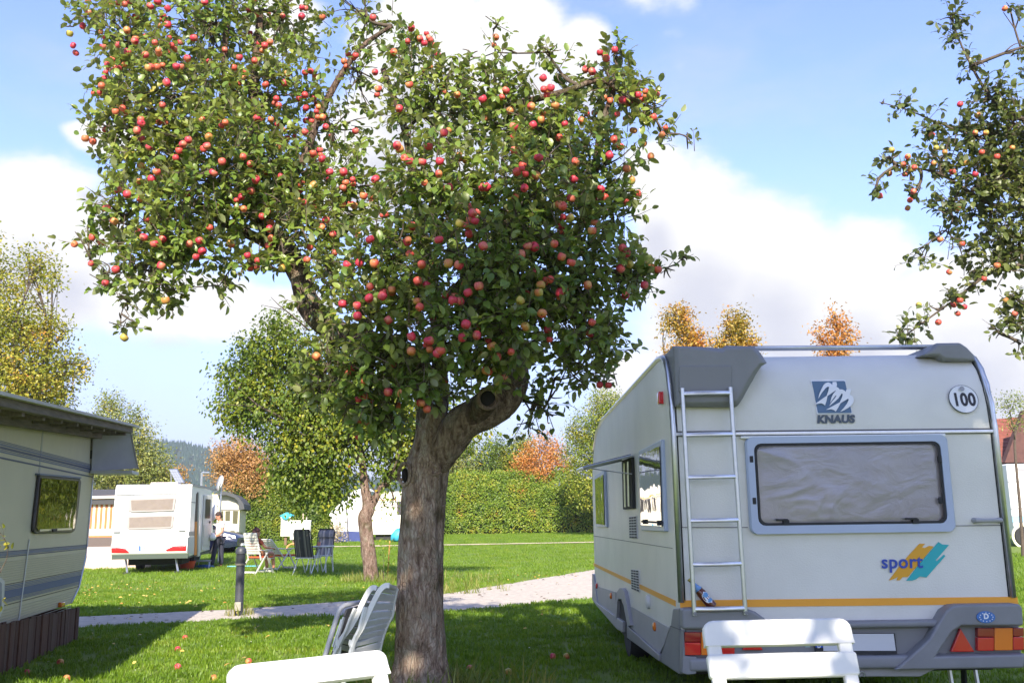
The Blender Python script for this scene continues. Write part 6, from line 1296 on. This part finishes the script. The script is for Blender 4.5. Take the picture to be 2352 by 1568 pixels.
MB().lathe([(.01, .0), (.19, .0), (.25, .24), (.265, .25), (.255, .26), (.235, .24), (.18, .02), (.01, .02)], 24).build('pail', mat('orange_plastic', (.70, .09, .025), .4), bk, smooth=40); MB().tube([(.25 * math.cos(a), .08, .25 - .14 * math.sin(a)) for a in np.linspace(0, PI, 10)], .006, 5).build('bail', M_ALU, bk)
s0 = G(*S5(1040, 965)); st_ = empty('step', s0, FR.rz, 'dark grey folding step in front of the caravan door', 'step')
MB().box(-.28, .28, -.2, .2, .20, .24).build('tread', M_DGREY, st_, bevel=.01)
for x in (-.24, .24): MB().tube([(x, -.18, 0), (x, -.1, .2)], .018, 6).build('leg', M_ALU, st_); MB().tube([(x, .18, 0), (x, .1, .2)], .018, 6).build('leg', M_ALU, st_)
h0, h1 = G(*S4(790, 1282)), G(*S4(1000, 1284)); hp = MB().tube([h0 + Vector((0, 0, .03)), h0.lerp(h1, .5) + Vector((0, .1, .03)), h1 + Vector((.6, .2, .03))], .02, 6).build('hose', mat('pale_blue_hose', (.15, .50, .62), .6), None, smooth=True); tag(hp, 'pale blue hose lying on the grass between the woman and the bollard', 'hose')

# ------------------------------------------------------------------ garden chairs, table and bollard on the lawn
M_RESIN = mat('white_resin', (.68, .68, .66), .36, var=.10, vs=7); M_RESIN_SHADED = mat('white_resin_shaded', (.58, .56, .52), .4, var=.08, vs=6)  # second resin is greyer: shade on the recliner backs put into the colour
def resin_chair(label, loc, rz, W_=.45, zs=.42, top=.97, rec=20, nsl=6, slat=.078, gap=.020, m=None, group=None, taper=.97, cush=None):
    """folding slatted garden chair that faces +y"""
    m = m or M_RESIN; t = empty('garden_chair', loc, rz, label, 'chair', group); ca, sa_ = math.cos(math.radians(rec)), math.sin(math.radians(rec)); L = (top - zs) / ca
    def back(x, s, o=0): return Vector((x * (1 - (1 - taper) * s / L), -.14 - s * sa_ - o * ca - .035 * math.sin(PI * s / L) * 0, zs + s * ca - o * sa_))
    hw = W_ / 2
    for sgn in (-1, 1): 
        MB().loft([[back(sgn * (hw - .006), s, -.013), back(sgn * (hw - .048), s, -.013), back(sgn * (hw - .048), s, .014), back(sgn * (hw - .006), s, .014)] for s in np.linspace(-.06, L - .05, 7)]).build('back_rail', m, t, bevel=.007)
    s = L
    k = 0
    while s > .10 and k < nsl:
        h_ = slat * (1.06 if k == 0 else 1); r_ = h_ * .44 if k == 0 else .012; pts = rrect(-hw, hw, s - h_, s, r_) if k else ([Vector((p.x, 0, p.z)) for p in rrect(-hw, hw, s - h_, s, r_)])
        if k == 0: pts = [p if p.z > s - h_ / 2 else Vector((p.x / max(abs(p.x), 1e-6) * hw, 0, s - h_)) for p in pts]
        A_ = [back(p.x, p.z, -.017) for p in pts]; B_ = [back(p.x, p.z, .017) for p in pts]
        MB().loft([A_, B_]).build('slat', m, t, bevel=.009, seg=3); s -= h_ + gap; k += 1
    for k in range(5): y = -.12 + k * .10; MB().box(-hw + .02, hw - .02, y, y + .082, zs - .022, zs).build('seat_slat', m, t, bevel=.006)
    for sgn in (-1, 1):
        x = sgn * (hw + .03); MB().box(x - .028, x + .028, -.26, .26, zs + .20, zs + .228).build('armrest', m, t, bevel=.01)
        MB().loft([[Vector((x - .012, y - .02, z)), Vector((x + .012, y - .02, z)), Vector((x + .012, y + .02, z)), Vector((x - .012, y + .02, z))] for y, z in ((-.40, 0), (.10, zs + .20))]).build('leg', m, t)
        MB().loft([[Vector((x - .012 - sgn * .026, y - .02, z)), Vector((x + .012 - sgn * .026, y - .02, z)), Vector((x + .012 - sgn * .026, y + .02, z)), Vector((x - .012 - sgn * .026, y + .02, z))] for y, z in ((.36, 0), (-.02, zs + .20))]).build('leg', m, t)
    MB().box(-hw, hw, -.40, -.37, .03, .085).build('cross_bar', m, t, bevel=.006); MB().box(-hw, hw, .33, .36, .03, .085).build('cross_bar', m, t, bevel=.006)
    if cush: MB().box(-hw + .03, hw - .03, -.16, .36, zs, zs + .05).build('seat_cushion', cush, t, bevel=.02)
    return t
M_RUST = mat('rust_cushion', (.48, .09, .025), .85)
g1 = G(*S6(560, 1060)); resin_chair('white slatted recliner with its back to us, nearer the bollard', (g1.x - .15, g1.y + .25, 0), math.radians(-28), .50, .42, 1.10, 17, 9, .060, .016, M_RESIN_SHADED, 'white slatted recliners', .98, M_RUST)
g2 = G(*S6(930, 980)); resin_chair('white slatted recliner laid back low, right of the upright one', (g2.x + .0, g2.y + .55, 0), math.radians(-38), .56, .40, .90, 42, 9, .060, .016, M_RESIN_SHADED, 'white slatted recliners', .98, M_RUST)
# someone sitting in the upright recliner, mostly hidden by its back
pg = empty('person', (g1.x - .15, g1.y + .25, 0), math.radians(-28), 'seated person with dark red hair, almost hidden by the upright white recliner', 'person')
v = [(0, -.02, .52, .13, .10), (0, -.12, .72, .13, .10), (0, -.20, .90, .13, .09), (0, -.22, 1.0, .05), (.10, .10, .52, .08), (.12, .44, .54, .06), (.12, .50, .12, .045), (-.10, .10, .52, .08), (-.12, .44, .54, .06), (-.12, .50, .12, .045), (.19, -.18, .90, .05), (.27, -.02, .70, .042), (.27, .20, .68, .034), (-.19, -.18, .90, .05), (-.27, -.02, .70, .042), (-.26, .20, .68, .034)]
skin('body', v, [(0, 1), (1, 2), (2, 3), (0, 4), (4, 5), (5, 6), (0, 7), (7, 8), (8, 9), (2, 10), (10, 11), (11, 12), (2, 13), (13, 14), (14, 15)], M_SKIN, pg)
skin('shirt', [(0, -.02, .52, .16, .13), (0, -.12, .72, .155, .125), (0, -.20, .92, .15, .10), (.19, -.18, .90, .065), (.24, -.08, .78, .06), (-.19, -.18, .90, .065), (-.24, -.08, .78, .06)], [(0, 1), (1, 2), (2, 3), (3, 4), (2, 5), (5, 6)], mat('rust_shirt', (.30, .06, .03), .85), pg)
head(pg, (.12, -.22, 1.10), (math.radians(-30), 0), mat('dark_red_hair', (.05, .012, .010), .7)); hand(pg, (.27, .20, .68), (0, 1, -.1), (0, 0, -1), .5); hand(pg, (-.26, .20, .68), (0, 1, -.1), (0, 0, -1), .5)
M_STRIPE = {}
def fabric(name, a, c):
    m = mat(name, a, .85); nt = m.node_tree; p = nt.nodes['Principled BSDF']; t = nt.nodes.new('ShaderNodeTexCoord'); w = nt.nodes.new('ShaderNodeTexNoise'); mp = nt.nodes.new('ShaderNodeMapping'); mp.inputs['Scale'].default_value = (22, .15, .15); w.inputs['Scale'].default_value = 1; w.inputs['Detail'].default_value = 3
    nt.links.new(t.outputs['Object'], mp.inputs[0]); nt.links.new(mp.outputs[0], w.inputs[0]); r = nt.nodes.new('ShaderNodeValToRGB'); r.color_ramp.elements[0].color = (*a, 1); r.color_ramp.elements[1].color = (*c, 1); r.color_ramp.elements[0].position = .48; r.color_ramp.elements[1].position = .60; nt.links.new(w.outputs[0], r.inputs[0]); nt.links.new(r.outputs[0], p.inputs['Base Color']); return m
def fabric_chair(label, loc, rz, m, headrest=False):
    t = empty('camping_chair', loc, rz, label, 'chair', 'dark striped camping chairs'); al = mat('white_tube', (.62, .63, .64), .4); hw = .25
    b_ = lambda x, s, o=0: Vector((x, -.22 - s * .27 - o, .44 + s * .96))
    MB().loft([[b_(-hw + .02, s, .02 * math.sin(PI * s)), b_(hw - .02, s, .02 * math.sin(PI * s)), b_(hw - .02, s, .02 * math.sin(PI * s) + .008), b_(-hw + .02, s, .02 * math.sin(PI * s) + .008)] for s in np.linspace(0, .74, 7)]).build('back_fabric', m, t)
    MB().loft([[Vector((-hw + .02, y, z)), Vector((hw - .02, y, z)), Vector((hw - .02, y, z + .008)), Vector((-hw + .02, y, z + .008))] for y, z in ((-.22, .43), (0, .41), (.24, .44))]).build('seat_fabric', m, t)
    dk = mat('dark_tube', (.03, .025, .025), .5)
    MB().tube([b_(-hw, -.05), b_(-hw, .66), b_(-hw + .04, .755), b_(hw - .04, .755), b_(hw, .66), b_(hw, -.05)], .016, 8).build('back_frame', dk, t, smooth=True)
    MB().tube([(-hw, -.24, .43), (-hw, .26, .44), (hw, .26, .44), (hw, -.24, .43), (-hw, -.24, .43)], .014, 8).build('seat_frame', al, t)
    for s in (-1, 1):
        MB().tube([(s * (hw + .01), -.36, 0), (s * (hw + .02), .10, .66)], .013, 6).build('leg', al, t); MB().tube([(s * (hw + .01), .38, 0), (s * (hw + .02), .02, .64)], .013, 6).build('leg', al, t); MB().box(s * (hw + .02) - .022, s * (hw + .02) + .022, -.24, .22, .65, .675).build('armrest', dk, t, bevel=.008)
    if headrest: MB().loft([[b_(-hw + .03, s, -.03 - .02 * math.sin(PI * (s - .5) / .22)), b_(hw - .03, s, -.03 - .02 * math.sin(PI * (s - .5) / .22)), b_(hw - .03, s, -.0), b_(-hw + .03, s, -.0)] for s in np.linspace(.52, .72, 5)]).build('headrest', m, t)
    return t
F1 = fabric('charcoal_striped_fabric', (.022, .024, .030), (.16, .155, .14)); F2_ = fabric('grey_striped_fabric', (.13, .13, .15), (.38, .33, .30))
g3 = G(*S6(1620, 1075)); fabric_chair('charcoal striped camping chair with its back to us, left of the small white table', (g3.x, g3.y + .35, 0), math.radians(-14), F1)
g4 = W(*S6(1990, 600), g3.y + 1.75); fabric_chair('grey striped camping chair with headrest, facing us behind the small white table', (g4.x, g4.y, 0), math.radians(168), F2_, True)
g5 = W(*S6(2030, 380), g3.y + .75); tb = empty('camping_table', (g5.x, g5.y, 0), math.radians(-10), 'small white camping table beside the striped chairs', 'table')
MB().box(-.24, .24, -.3, .3, g5.z - .035, g5.z).build('tabletop', M_RESIN, tb, bevel=.01)
for x in (-.20, .20):
    for y in (-.25, .25): MB().tube([(x * 1.1, y * 1.05, 0), (x, y, g5.z - .03)], .015, 6).build('leg', mat('white_tube'), tb)
cu = empty('cup', (g5.x - .07, g5.y - .1, g5.z), 0, 'pinkish terracotta cup on the small white table', 'cup'); MB().lathe([(.001, 0), (.040, 0), (.045, .10), (.041, .10), (.036, .01), (.001, .01)], 16).build('beaker', mat('terracotta', (.55, .24, .15), .7), cu, smooth=40)

BY = 14.25; q0 = G(548, 1415); zq = lambda y: W(*S5(1375, y), BY).z; br_ = .076
bo_ = empty('bollard_lamp', q0, 0, 'dark grey bollard lamp with louvred head and socket plate, beside the gravel path', 'bollard')
MB().lathe([(br_ * .80, -.05), (br_ * .80, zq(935))], 20).build('post', mat('anthracite_metal', (.055, .06, .075), .5, var=.35, vs=5), bo_, smooth=40)
MB().lathe([(br_ * 1.0, zq(940)), (br_ * 1.0, zq(925)), (br_ * .7, zq(922)), (br_ * .7, zq(845))], 20).build('lamp_core', mat('lamp_core_brown', (.13, .12, .10), .4), bo_, smooth=30)
for k in range(8): z = zq(922) + (zq(842) - zq(922)) * (k + .5) / 8; MB().lathe([(br_ * .68, z + .007), (br_ * 1.04, z - .006), (br_ * 1.04, z - .010), (br_ * .68, z - .001)], 20).build('louvre', mat('anthracite_metal'), bo_)
MB().lathe([(br_ * 1.04, zq(842)), (br_ * 1.06, zq(828)), (br_ * .95, zq(800)), (br_ * .62, zq(785)), (.001, zq(779))], 20).build('cap', mat('anthracite_metal'), bo_, smooth=40)
zp0, zp1 = zq(1325), zq(1250); fp = MB().box(-.047, .047, -.082, -.05, zp0, zp1).build('socket_plate', mat('pale_socket', (.36, .35, .28), .5, var=.3, vs=25), bo_, bevel=.008); MB().box(-.036, .036, -.088, -.08, zp0 + .02, zp1 - .02).build('socket_lid', mat('lid_grey', (.30, .29, .24), .4), fp, bevel=.005); MB().lathe([(.012, -.004), (.012, .004), (.001, .005)], 10, M=Matrix.Translation(Vector((0, -.082, zp0 - .02))) @ Matrix.Rotation(PI / 2, 4, 'X')).build('lock', mat('gold_cap'), bo_)
a, c_ = G(*crop(500, 1400, .29762)(1610, 215)), W(*SA(1450, 1300), 22.0); sk_ = MB().tube([a - Vector((0, 0, .05)), a.lerp(c_, .5) + Vector((.01, 0, 0)), c_], .014, 6).build('wooden_stake', mat('orange_stake', (.55, .28, .10), .8), None, smooth=True); tag(sk_, 'thin orange wooden stake right of the small leaning tree', 'stake')

# ------------------------------------------------------------------ white boxes, awning caravan
YB = 45; gb = gz(YB)
def cabinet(label, p0, p1, post, grp='white boxes on posts by the shrub hedge'):
    a, c_ = W(*p0, YB), W(*p1, YB); t = empty('cabinet', ((a.x + c_.x) / 2, YB, gb), .1, label, 'cabinet', grp); w = (c_.x - a.x) / 2; zt_, zb_ = a.z - gb, c_.z - gb
    MB().box(-w, w, 0, .4, zb_, zt_).build('box', mat('cream_white_box', (.74, .72, .66), .5), t, bevel=.02); MB().box(-w - .02, w + .02, -.03, .43, zt_, zt_ + .05).build('lid', mat('cream_white_box'), t, bevel=.01); MB().box(-w + .05, w - .05, -.012, 0, zb_ + .06, zt_ - .05).build('door', M_WHITE, t, bevel=.004)
    for x in post: MB().box(x - .06, x + .06, .1, .22, -.05, zb_).build('post', mat('brown_post', (.16, .10, .06), .8), t)
    return t, zt_
cabinet('narrow white box on a post, turquoise bag on top, left of the wider box', S4(1910, 255), S4(2098, 632), (0,)); cabinet('wide cream white box on a post, right of the narrow box', S4(2108, 325), S5(1962, 722), (-.3, .3))
q = W(*S4(2010, 235), YB - .1); rows = [[Vector((r_ * 1.6 * math.cos(a) * (1 + .3 * math.sin(2 * a)), .25 * math.sin(a), z + .05 * math.cos(a) * math.cos(a))) for a in [2 * PI * k / 14 for k in range(14)]] for z, r_ in ((-.14, .10), (-.05, .16), (.03, .18), (.08, .11), (.16, .02))]
tq = MB().loft(rows).build('carrier_bag', mat('turquoise_plastic', (.06, .46, .58), .5), None, smooth=True); tq.location = q + Vector((0, .25, .02)); tag(tq, 'turquoise plastic bag lying on top of the narrow white box', 'bag')
for x in (1905, 1935): q = W(*S5(x, 545), YB + .2); o = MB().tube([(0, 0, -.25), (0, 0, .30)], .025, 6).build('bottle_neck' if False else 'peg', mat('pale_wood'), None); o.location = q; tag(o, 'left wooden peg sticking up behind the wide cream box' if x == 1905 else 'right wooden peg sticking up behind the wide cream box', 'peg', 'pegs behind the cream box')
q = G(*S6(1330, 480)); o = MB().tube([(.28 * math.cos(a), 0, .26 * math.sin(a)) for a in np.linspace(-.2, 3.3, 16)], .035, 8).build('garden_hoop', mat('orange_hose', (.65, .28, .10), .6), None, smooth=True); o.location = q; tag(o, 'small orange hose loop standing in the grass between recliner and charcoal chair', 'hose')

YA = 48.5; ga = gz(YA); AF = lambda p, Y=YA: W(*SA(*p), Y)
tx0, tx1 = AF((225, 1310)).x, AF((980, 1310)).x; at0 = Vector((tx0, YA, ga)); aw = empty('awning', at0, 0, 'white awning tent with a navy base and a clear window, behind the leaning tree', 'awning tent')
P4 = lambda p, o=0.0: AF(p, YA - o) - at0
M_TENT = mat('white_canvas', (.78, .78, .77), .7, var=.05, vs=2); M_NAVYC = mat('navy_canvas', (.035, .055, .19), .7, var=.2, vs=4); zb_ = P4((500, 1080)).z
def tpoly(pts, m, name, parent=None, o=0.0, th=.03): l = [P4(p, o) for p in pts]; return MB().loft([l, [p + Vector((0, th, 0)) for p in l]]).build(name, m, parent or aw)
fr_ = tpoly([(240, 1085), (120, 715), (160, 640), (520, 330), (500, 600), (530, 1080)], M_TENT, 'side_panel'); tpoly([(530, 1080), (500, 600), (520, 330), (640, 190), (900, 120), (980, 180), (985, 1090)], M_TENT, 'front_panel', o=.02)
l0 = [P4((240, 1085)), P4((120, 715)), P4((520, 330))]; 
tpoly([(270, 1050), (230, 900), (300, 700), (470, 560), (480, 700), (505, 1050)], mat('window_painted_reflection', (.36, .33, .29), .25, col2=(.72, .70, .68), vs=2.2), 'window', fr_, .03)  # opaque pane, reflected trees painted as mottled pale and brown patches
tpoly([(215, 1310), (240, 1085), (530, 1078), (540, 1310)], M_NAVYC, 'base_skirt', o=.03); tpoly([(544, 1310), (534, 1078), (600, 1075), (985, 1110), (985, 1310)], M_NAVYC, 'base_skirt', o=.05)
MB().tube([P4((520, 330), .06), P4((498, 600), .06), P4((530, 1080), .06), P4((545, 1310), .06)], .03, 6).build('pole_seam', mat('dark_seam', (.05, .05, .07), .7), aw)
MB().loft([[P4(p) + Vector((0, y, 0)) for p in ((120, 715), (160, 640), (520, 330), (640, 190), (900, 120), (980, 180))] for y in (.03, 2.2)], caps=False, closed=False).build('roof', M_TENT, aw); MB().loft([[P4(p) + Vector((0, y, 0)) for p in ((215, 1310), (240, 1085), (120, 715))] for y in (.03, 2.2)], caps=False, closed=False).build('end_wall', M_TENT, aw)
cx0, cx1 = AF((960, 1310)).x, AF((2300, 1310)).x; cv0 = Vector(((cx0 + cx1) / 2, YA + 1.2, ga)); cc = empty('caravan', cv0, 0, 'cream caravan beside the white awning, mostly hidden by the thick apple trunk', 'caravan')
w = (cx1 - cx0) / 2; zlo, zhi = AF((1300, 1160)).z - ga, AF((1300, 190)).z - ga
MB().loft([[Vector((x, y, z)) for x, z in ((-w, zlo), (w, zlo), (w, zhi - .4), (w - .35, zhi), (-w + .35, zhi), (-w, zhi - .4))] for y in (0, 2.2)]).build('body', mat('cream_gel_coat', (.80, .74, .64), .4), cc, bevel=.04)
for zq_, m in ((375, M_ORANGE), (432, M_DGREY)): z = AF((1300, zq_)).z - ga; MB().box(-w - .005, w + .005, -.012, 0, z - .02, z + .02).build('stripe', m, cc)
MB().box(-w + .2, w - .2, .2, 2, .02, zlo + .02).build('chassis', M_UNDER, cc); wheel(cc, (.3, .15, .30), .30, .2, 'Y')
MB().box(-.2, 1.2, -.02, 0, zlo + 1.0, zlo + 1.7).build('window', M_PANE2, cc)
q = AF((1540, 1150), 47.6); rows = [[Vector((.22 + r_ * 1.8 * math.cos(a) * (1 + .16 * math.sin(3 * a)), r_ * .8 * math.sin(a), z + .06 * math.sin(4 * a))) for a in [2 * PI * k / 14 for k in range(14)]] for z, r_ in ((-.30, .05), (-.25, .20), (0, .20), (.16, .12), (.26, .03))]
o = MB().loft(rows).build('tarpaulin_bundle', mat('turquoise_tarp', (.05, .40, .62), .5, var=.2, vs=8), None, smooth=True); o.location = q; tag(o, 'bright turquoise tarpaulin bundle at the left edge of the thick apple trunk', 'tarpaulin')

# flowering shrub by the awning
foliage_tree('shrub', 'small pale flowering shrub at the left end of the navy awning base', 'shrub', (W(775, 1250, 47).x, 47, gz(47)), 0, [B(772, 1215, 14, 47), B(766, 1235, 14, 47), B(782, 1228, 12, 47)], 420, .12, leafmat('pale_flower_leaf', [(.20, .22, .08), (.45, .36, .25), (.60, .50, .38)], trans=.2), trunk_r=.03)
foliage_tree('shrub', 'leafy shrub twig poking in at the left frame edge over the beige caravan', 'shrub', (W(-30, 1450, 6.5).x, 6.5, 0), 0, [B(-12, 1210, 14, 6.5), B(-14, 1255, 16, 6.5), B(-18, 1180, 12, 6.5), B(-40, 1400, 30, 6.5)], 70, .045, L_MAPLE, trunk_r=.012, clump=4, card=False)
foliage_tree('sapling', 'thin green sapling beside the orange stake', 'sapling', (W(880, 1330, 22.1).x, 22.1, 0), 0, [B(881, 1255, 9, 22.1), B(884, 1285, 9, 22.1), B(880, 1310, 10, 22.1)], 90, .07, L_SMALL, trunk_r=.012, clump=4)

# ------------------------------------------------------------------ right edge: motor home and house
YV = 36; gv = gz(YV); vq = W(*S7(462, 700), YV); mv = empty('motor_home', (vq.x, YV, gv), 0, 'white motor home with a blue stripe, cut by the right edge behind the caravan', 'motor home'); zv = lambda y: W(*S7(520, y), YV).z - gv
MB().loft([[Vector((x, y, z)) for x, z in ((.1, .40), (6.4, .40), (6.4, zv(700)), (0, zv(700)), (0, .9))] for y in (0, 2.2)]).build('body', M_WHITE, mv, bevel=.06)
for a, c_, m in ((838, 844, M_DGREY), (1052, 1058, M_DGREY), (1118, 1165, mat('sky_blue_band', (.25, .45, .62), .5)), (1112, 1116, M_DGREY)): MB().box(-.01, 6.4, -.012, 0, zv(c_), zv(a)).build('stripe', m, mv)
vx = W(*S7(602, 1285), YV).x - vq.x; wheel(mv, (vx, .05, .36), .36, .22, 'Y', 'wheel', 12); MB().lathe([(.46, -.03), (.46, .03), (.38, .03), (.38, -.03)], 24, M=Matrix.Translation(Vector((vx, -.01, .37))) @ Matrix.Rotation(PI / 2, 4, 'X')).build('arch_lip', mat('cream_arch', (.70, .68, .50), .5), mv)
MB().box(.42, 1.0, -.015, 0, zv(758), zv(735)).build('vent', M_DGREY, mv); MB().box(1.3, 2.5, -.02, 0, zv(1010), zv(880)).build('window', M_PANE2, mv); MB().tube([(1.45, .3, zv(700)), (1.45, .3, zv(630))], .09, 8).build('roof_chimney', M_WHITE, mv)
HY = 62; hq = W(*S7(420, 690), HY); hs = empty('house', (hq.x + 4.2, HY, gz(HY)), 0, 'house with a red tiled roof behind the motor home at the right edge', 'house'); g0 = Vector(hs.location); hl = lambda p, Y=HY: W(*S7(*p), Y) - g0
M_WALLH = mat('cream_render', (.60, .56, .48), .9); M_TILE = mat('red_roof_tile', (.22, .065, .042), .85, var=.35, vs=3); z_e, z_r = hl((460, 690)).z, hl((602, 250)).z
MB().box(-3.6, 9, .3, 9, 0, z_e).build('wall', M_WALLH, hs)
rx = hl((640, 300)).x; a, b_, c_ = Vector((-4.4, 0, z_e - .1)), Vector((rx + 1.0, 0, z_e - .1)), Vector((rx + 1.0, 4.6, z_r + .8))
MB().loft([[Vector((-4.4, -.2, z_e - .15)), Vector((9.4, -.2, z_e - .15)), Vector((9.4, 4.6, z_r + .4)), Vector((-4.4, 4.6, hl((440, 345)).z + .0))], [Vector((-4.4, -.2, z_e)), Vector((9.4, -.2, z_e)), Vector((9.4, 4.6, z_r + .6)), Vector((-4.4, 4.6, hl((440, 345)).z + .2))]]).build('roof', M_TILE, hs)
for k in range(12): y = -.2 + 4.6 * k / 12; f = k / 12; MB().loft([[Vector((-4.45, y, z_e + .02 + (hl((440, 345)).z + .2 - z_e) * f)), Vector((9.4, y, z_e + .02 + (z_r + .6 - z_e) * f)), Vector((9.4, y + .3, z_e + .08 + (z_r + .6 - z_e) * (f + .06))), Vector((-4.45, y + .3, z_e + .08 + (hl((440, 345)).z + .2 - z_e) * (f + .06)))], [Vector((-4.45, y, z_e + .07 + (hl((440, 345)).z + .2 - z_e) * f)), Vector((9.4, y, z_e + .07 + (z_r + .6 - z_e) * f)), Vector((9.4, y + .3, z_e + .10 + (z_r + .6 - z_e) * (f + .06))), Vector((-4.45, y + .3, z_e + .10 + (hl((440, 345)).z + .2 - z_e) * (f + .06)))]]).build('tile_row', M_TILE, hs)
l = [hl((600, 280), HY - .6), hl((450, 690), HY - .6), hl((1100, 690), HY - .6), hl((1100, 60), HY - .6)]; MB().loft([l, [p + Vector((0, .5, .0)) for p in l]]).build('gable_roof', mat('tile_painted_shade', (.12, .055, .045), .9, var=.3, vs=3), hs)  # roof plane in shade: the shade is painted into its darker tile colour

# ------------------------------------------------------------------ folded chairs and a folded table leaning on the trunk
def lean(label, L_, R_, YL, YR, n, name='folded_chair', cat='chair', group='folded chairs leaning on the trunk', m=None):
    LL = [W(*SC4(*p), YL) for p in L_]; RR = [W(*SC4(*p), YR) for p in R_]; f = LL[-1].lerp(RR[-1], .5); f.z = 0; t = empty(name, f, 0, label, cat, group)
    ls, _ = spline([p - f for p in LL], [1] * len(LL), 8); rs, _ = spline([p - f for p in RR], [1] * len(RR), 8)
    for s in (ls, rs):
        w = (rs[0] - ls[0]).normalized(); mb = MB(); loops = []
        for i, p in enumerate(s):
            tg = (s[min(i + 1, len(s) - 1)] - s[max(0, i - 1)]).normalized(); nn = tg.cross(w).normalized(); loops.append([p - w * .012 - nn * .019, p + w * .012 - nn * .019, p + w * .012 + nn * .019, p - w * .012 + nn * .019])
        mb.loft(loops); mb.build('back_rail', m or M_RESIN, t, bevel=.006)
    def at_(s, u): k = u * (len(s) - 1); i = min(int(k), len(s) - 2); return s[i].lerp(s[i + 1], k - i)
    for k in range(n):
        u0, u1 = (k + .10) / n * .86, (k + .88) / n * .86; a, b_, c_, d_ = at_(ls, u0), at_(rs, u0), at_(rs, u1), at_(ls, u1); nn = (b_ - a).cross(d_ - a).normalized() * .012
        MB().loft([[a - nn, b_ - nn, c_ - nn, d_ - nn], [a + nn, b_ + nn, c_ + nn, d_ + nn]]).build('slat', m or M_RESIN, t, bevel=.004)
    return t, f
c1_, f1_ = lean('folded white garden chair leaning on the trunk, the one touching the bark', [(1635, 273), (1595, 276), (1550, 318), (1490, 430), (1440, 540), (1395, 640), (1345, 720), (1320, 800), (1300, 930), (1275, 1080)], [(1700, 290), (1690, 300), (1680, 340), (1660, 430), (1650, 520), (1618, 580), (1585, 660), (1560, 740), (1540, 840), (1510, 1000)], 7.02, 7.38, 11)
for pts in ([(1430, 455), (1380, 640), (1340, 720), (1300, 860), (1240, 1100)], [(1310, 735), (1300, 770), (1310, 800)]): MB().tube([W(*SC4(*p), 7.0) - f1_ for p in pts], .020, 6, flat=.6).build('leg', M_RESIN, c1_)
c2_, f2_ = lean('second folded white garden chair leaning beside the trunk, between the first chair and the table', [(1525, 296), (1490, 292), (1455, 325), (1405, 420), (1360, 520), (1305, 620), (1245, 700), (1210, 760), (1195, 850), (1150, 1030)], [(1570, 300), (1560, 320), (1545, 345), (1500, 440), (1460, 540), (1400, 640), (1350, 720), (1320, 790), (1300, 880), (1250, 1050)], 7.16, 7.5, 11)
for pts in ([(1340, 465), (1300, 560), (1270, 640), (1215, 760), (1150, 880), (1080, 1100)], [(1205, 730), (1188, 765), (1195, 800)]): MB().tube([W(*SC4(*p), 7.14) - f2_ for p in pts], .020, 6, flat=.6).build('leg', M_RESIN, c2_)
M_TGREY = mat('table_grey', (.34, .35, .38), .5); fp_ = W(*SC4(1100, 850), 7.25); fp_.z = 0; ft = empty('folded_table', fp_, 0, 'folded grey camping table leaning at the left of the folded chairs', 'table')
tl = [W(*SC4(*p), Y) - fp_ for p, Y in (((1010, 1130), 7.20), ((1095, 840), 7.22), ((1195, 510), 7.25), ((1212, 465), 7.26), ((1245, 442), 7.28), ((1420, 405), 7.60), ((1330, 840), 7.62))]
MB().tube(tl, .020, 8).build('frame', M_TGREY, ft, smooth=True); pn = [tl[0] + Vector((.03, .02, 0)), tl[2] + Vector((.035, .02, -.02)), tl[4] + Vector((.01, .03, -.03)), tl[5] + Vector((0, .02, -.02)), tl[6]]
MB().loft([pn, [p + Vector((.012, .014, 0)) for p in pn]]).build('panel', mat('dark_table_panel', (.06, .062, .07), .5), ft); MB().tube([W(*SC4(1245, 540), 7.2) - fp_, W(*SC4(1160, 830), 7.2) - fp_], .012, 6).build('leg', M_ALU, ft); MB().tube([W(*SC4(1225, 560), 7.2) - fp_, W(*SC4(1150, 790), 7.2) - fp_], .008, 6).build('leg', M_ALU, ft)

# ------------------------------------------------------------------ the two white chairs in front
tR = W(1780, 1423, 3.10); tL = (W(530, 1532, 2.52) + W(872, 1491, 2.80)) / 2
def place(top, yaw, rec, zs):
    d = .14 + (top.z - zs) * math.tan(math.radians(rec)); v = Matrix.Rotation(yaw, 4, 'Z') @ Vector((0, -d, 0)); return (top.x - v.x, top.y - v.y, 0)
y_ = math.radians(180 + 3.5); resin_chair('white slatted garden chair in front of the caravan plate, in the right foreground', place(tR, y_, 20, .42), y_, .452, .42, tR.z, 20, 6, .074, .024, M_RESIN, 'white chairs in the foreground', 1.05)
y_ = math.radians(180 + 38); resin_chair('white garden chair back in bright light at the bottom edge, left of the trunk foot', place(tL, y_, 24, .42), y_, .44, .42, tL.z, 24, 6, .066, .024, M_RESIN, 'white chairs in the foreground', 1.05)
# ------------------------------------------------------------------ air
hb = MB().box(-1400, 1400, -120, 1500, -1.0, 100).build('haze', mat('haze_air'))
m = _M['haze_air']; nt = m.node_tree; nt.nodes.clear(); o_ = nt.nodes.new('ShaderNodeOutputMaterial'); v_ = nt.nodes.new('ShaderNodeVolumePrincipled')
v_.inputs['Color'].default_value = (.80, .86, .95, 1); v_.inputs['Density'].default_value = .0004; v_.inputs['Anisotropy'].default_value = .2
nt.links.new(v_.outputs[0], o_.inputs['Volume']); tag(hb, kind='stuff')
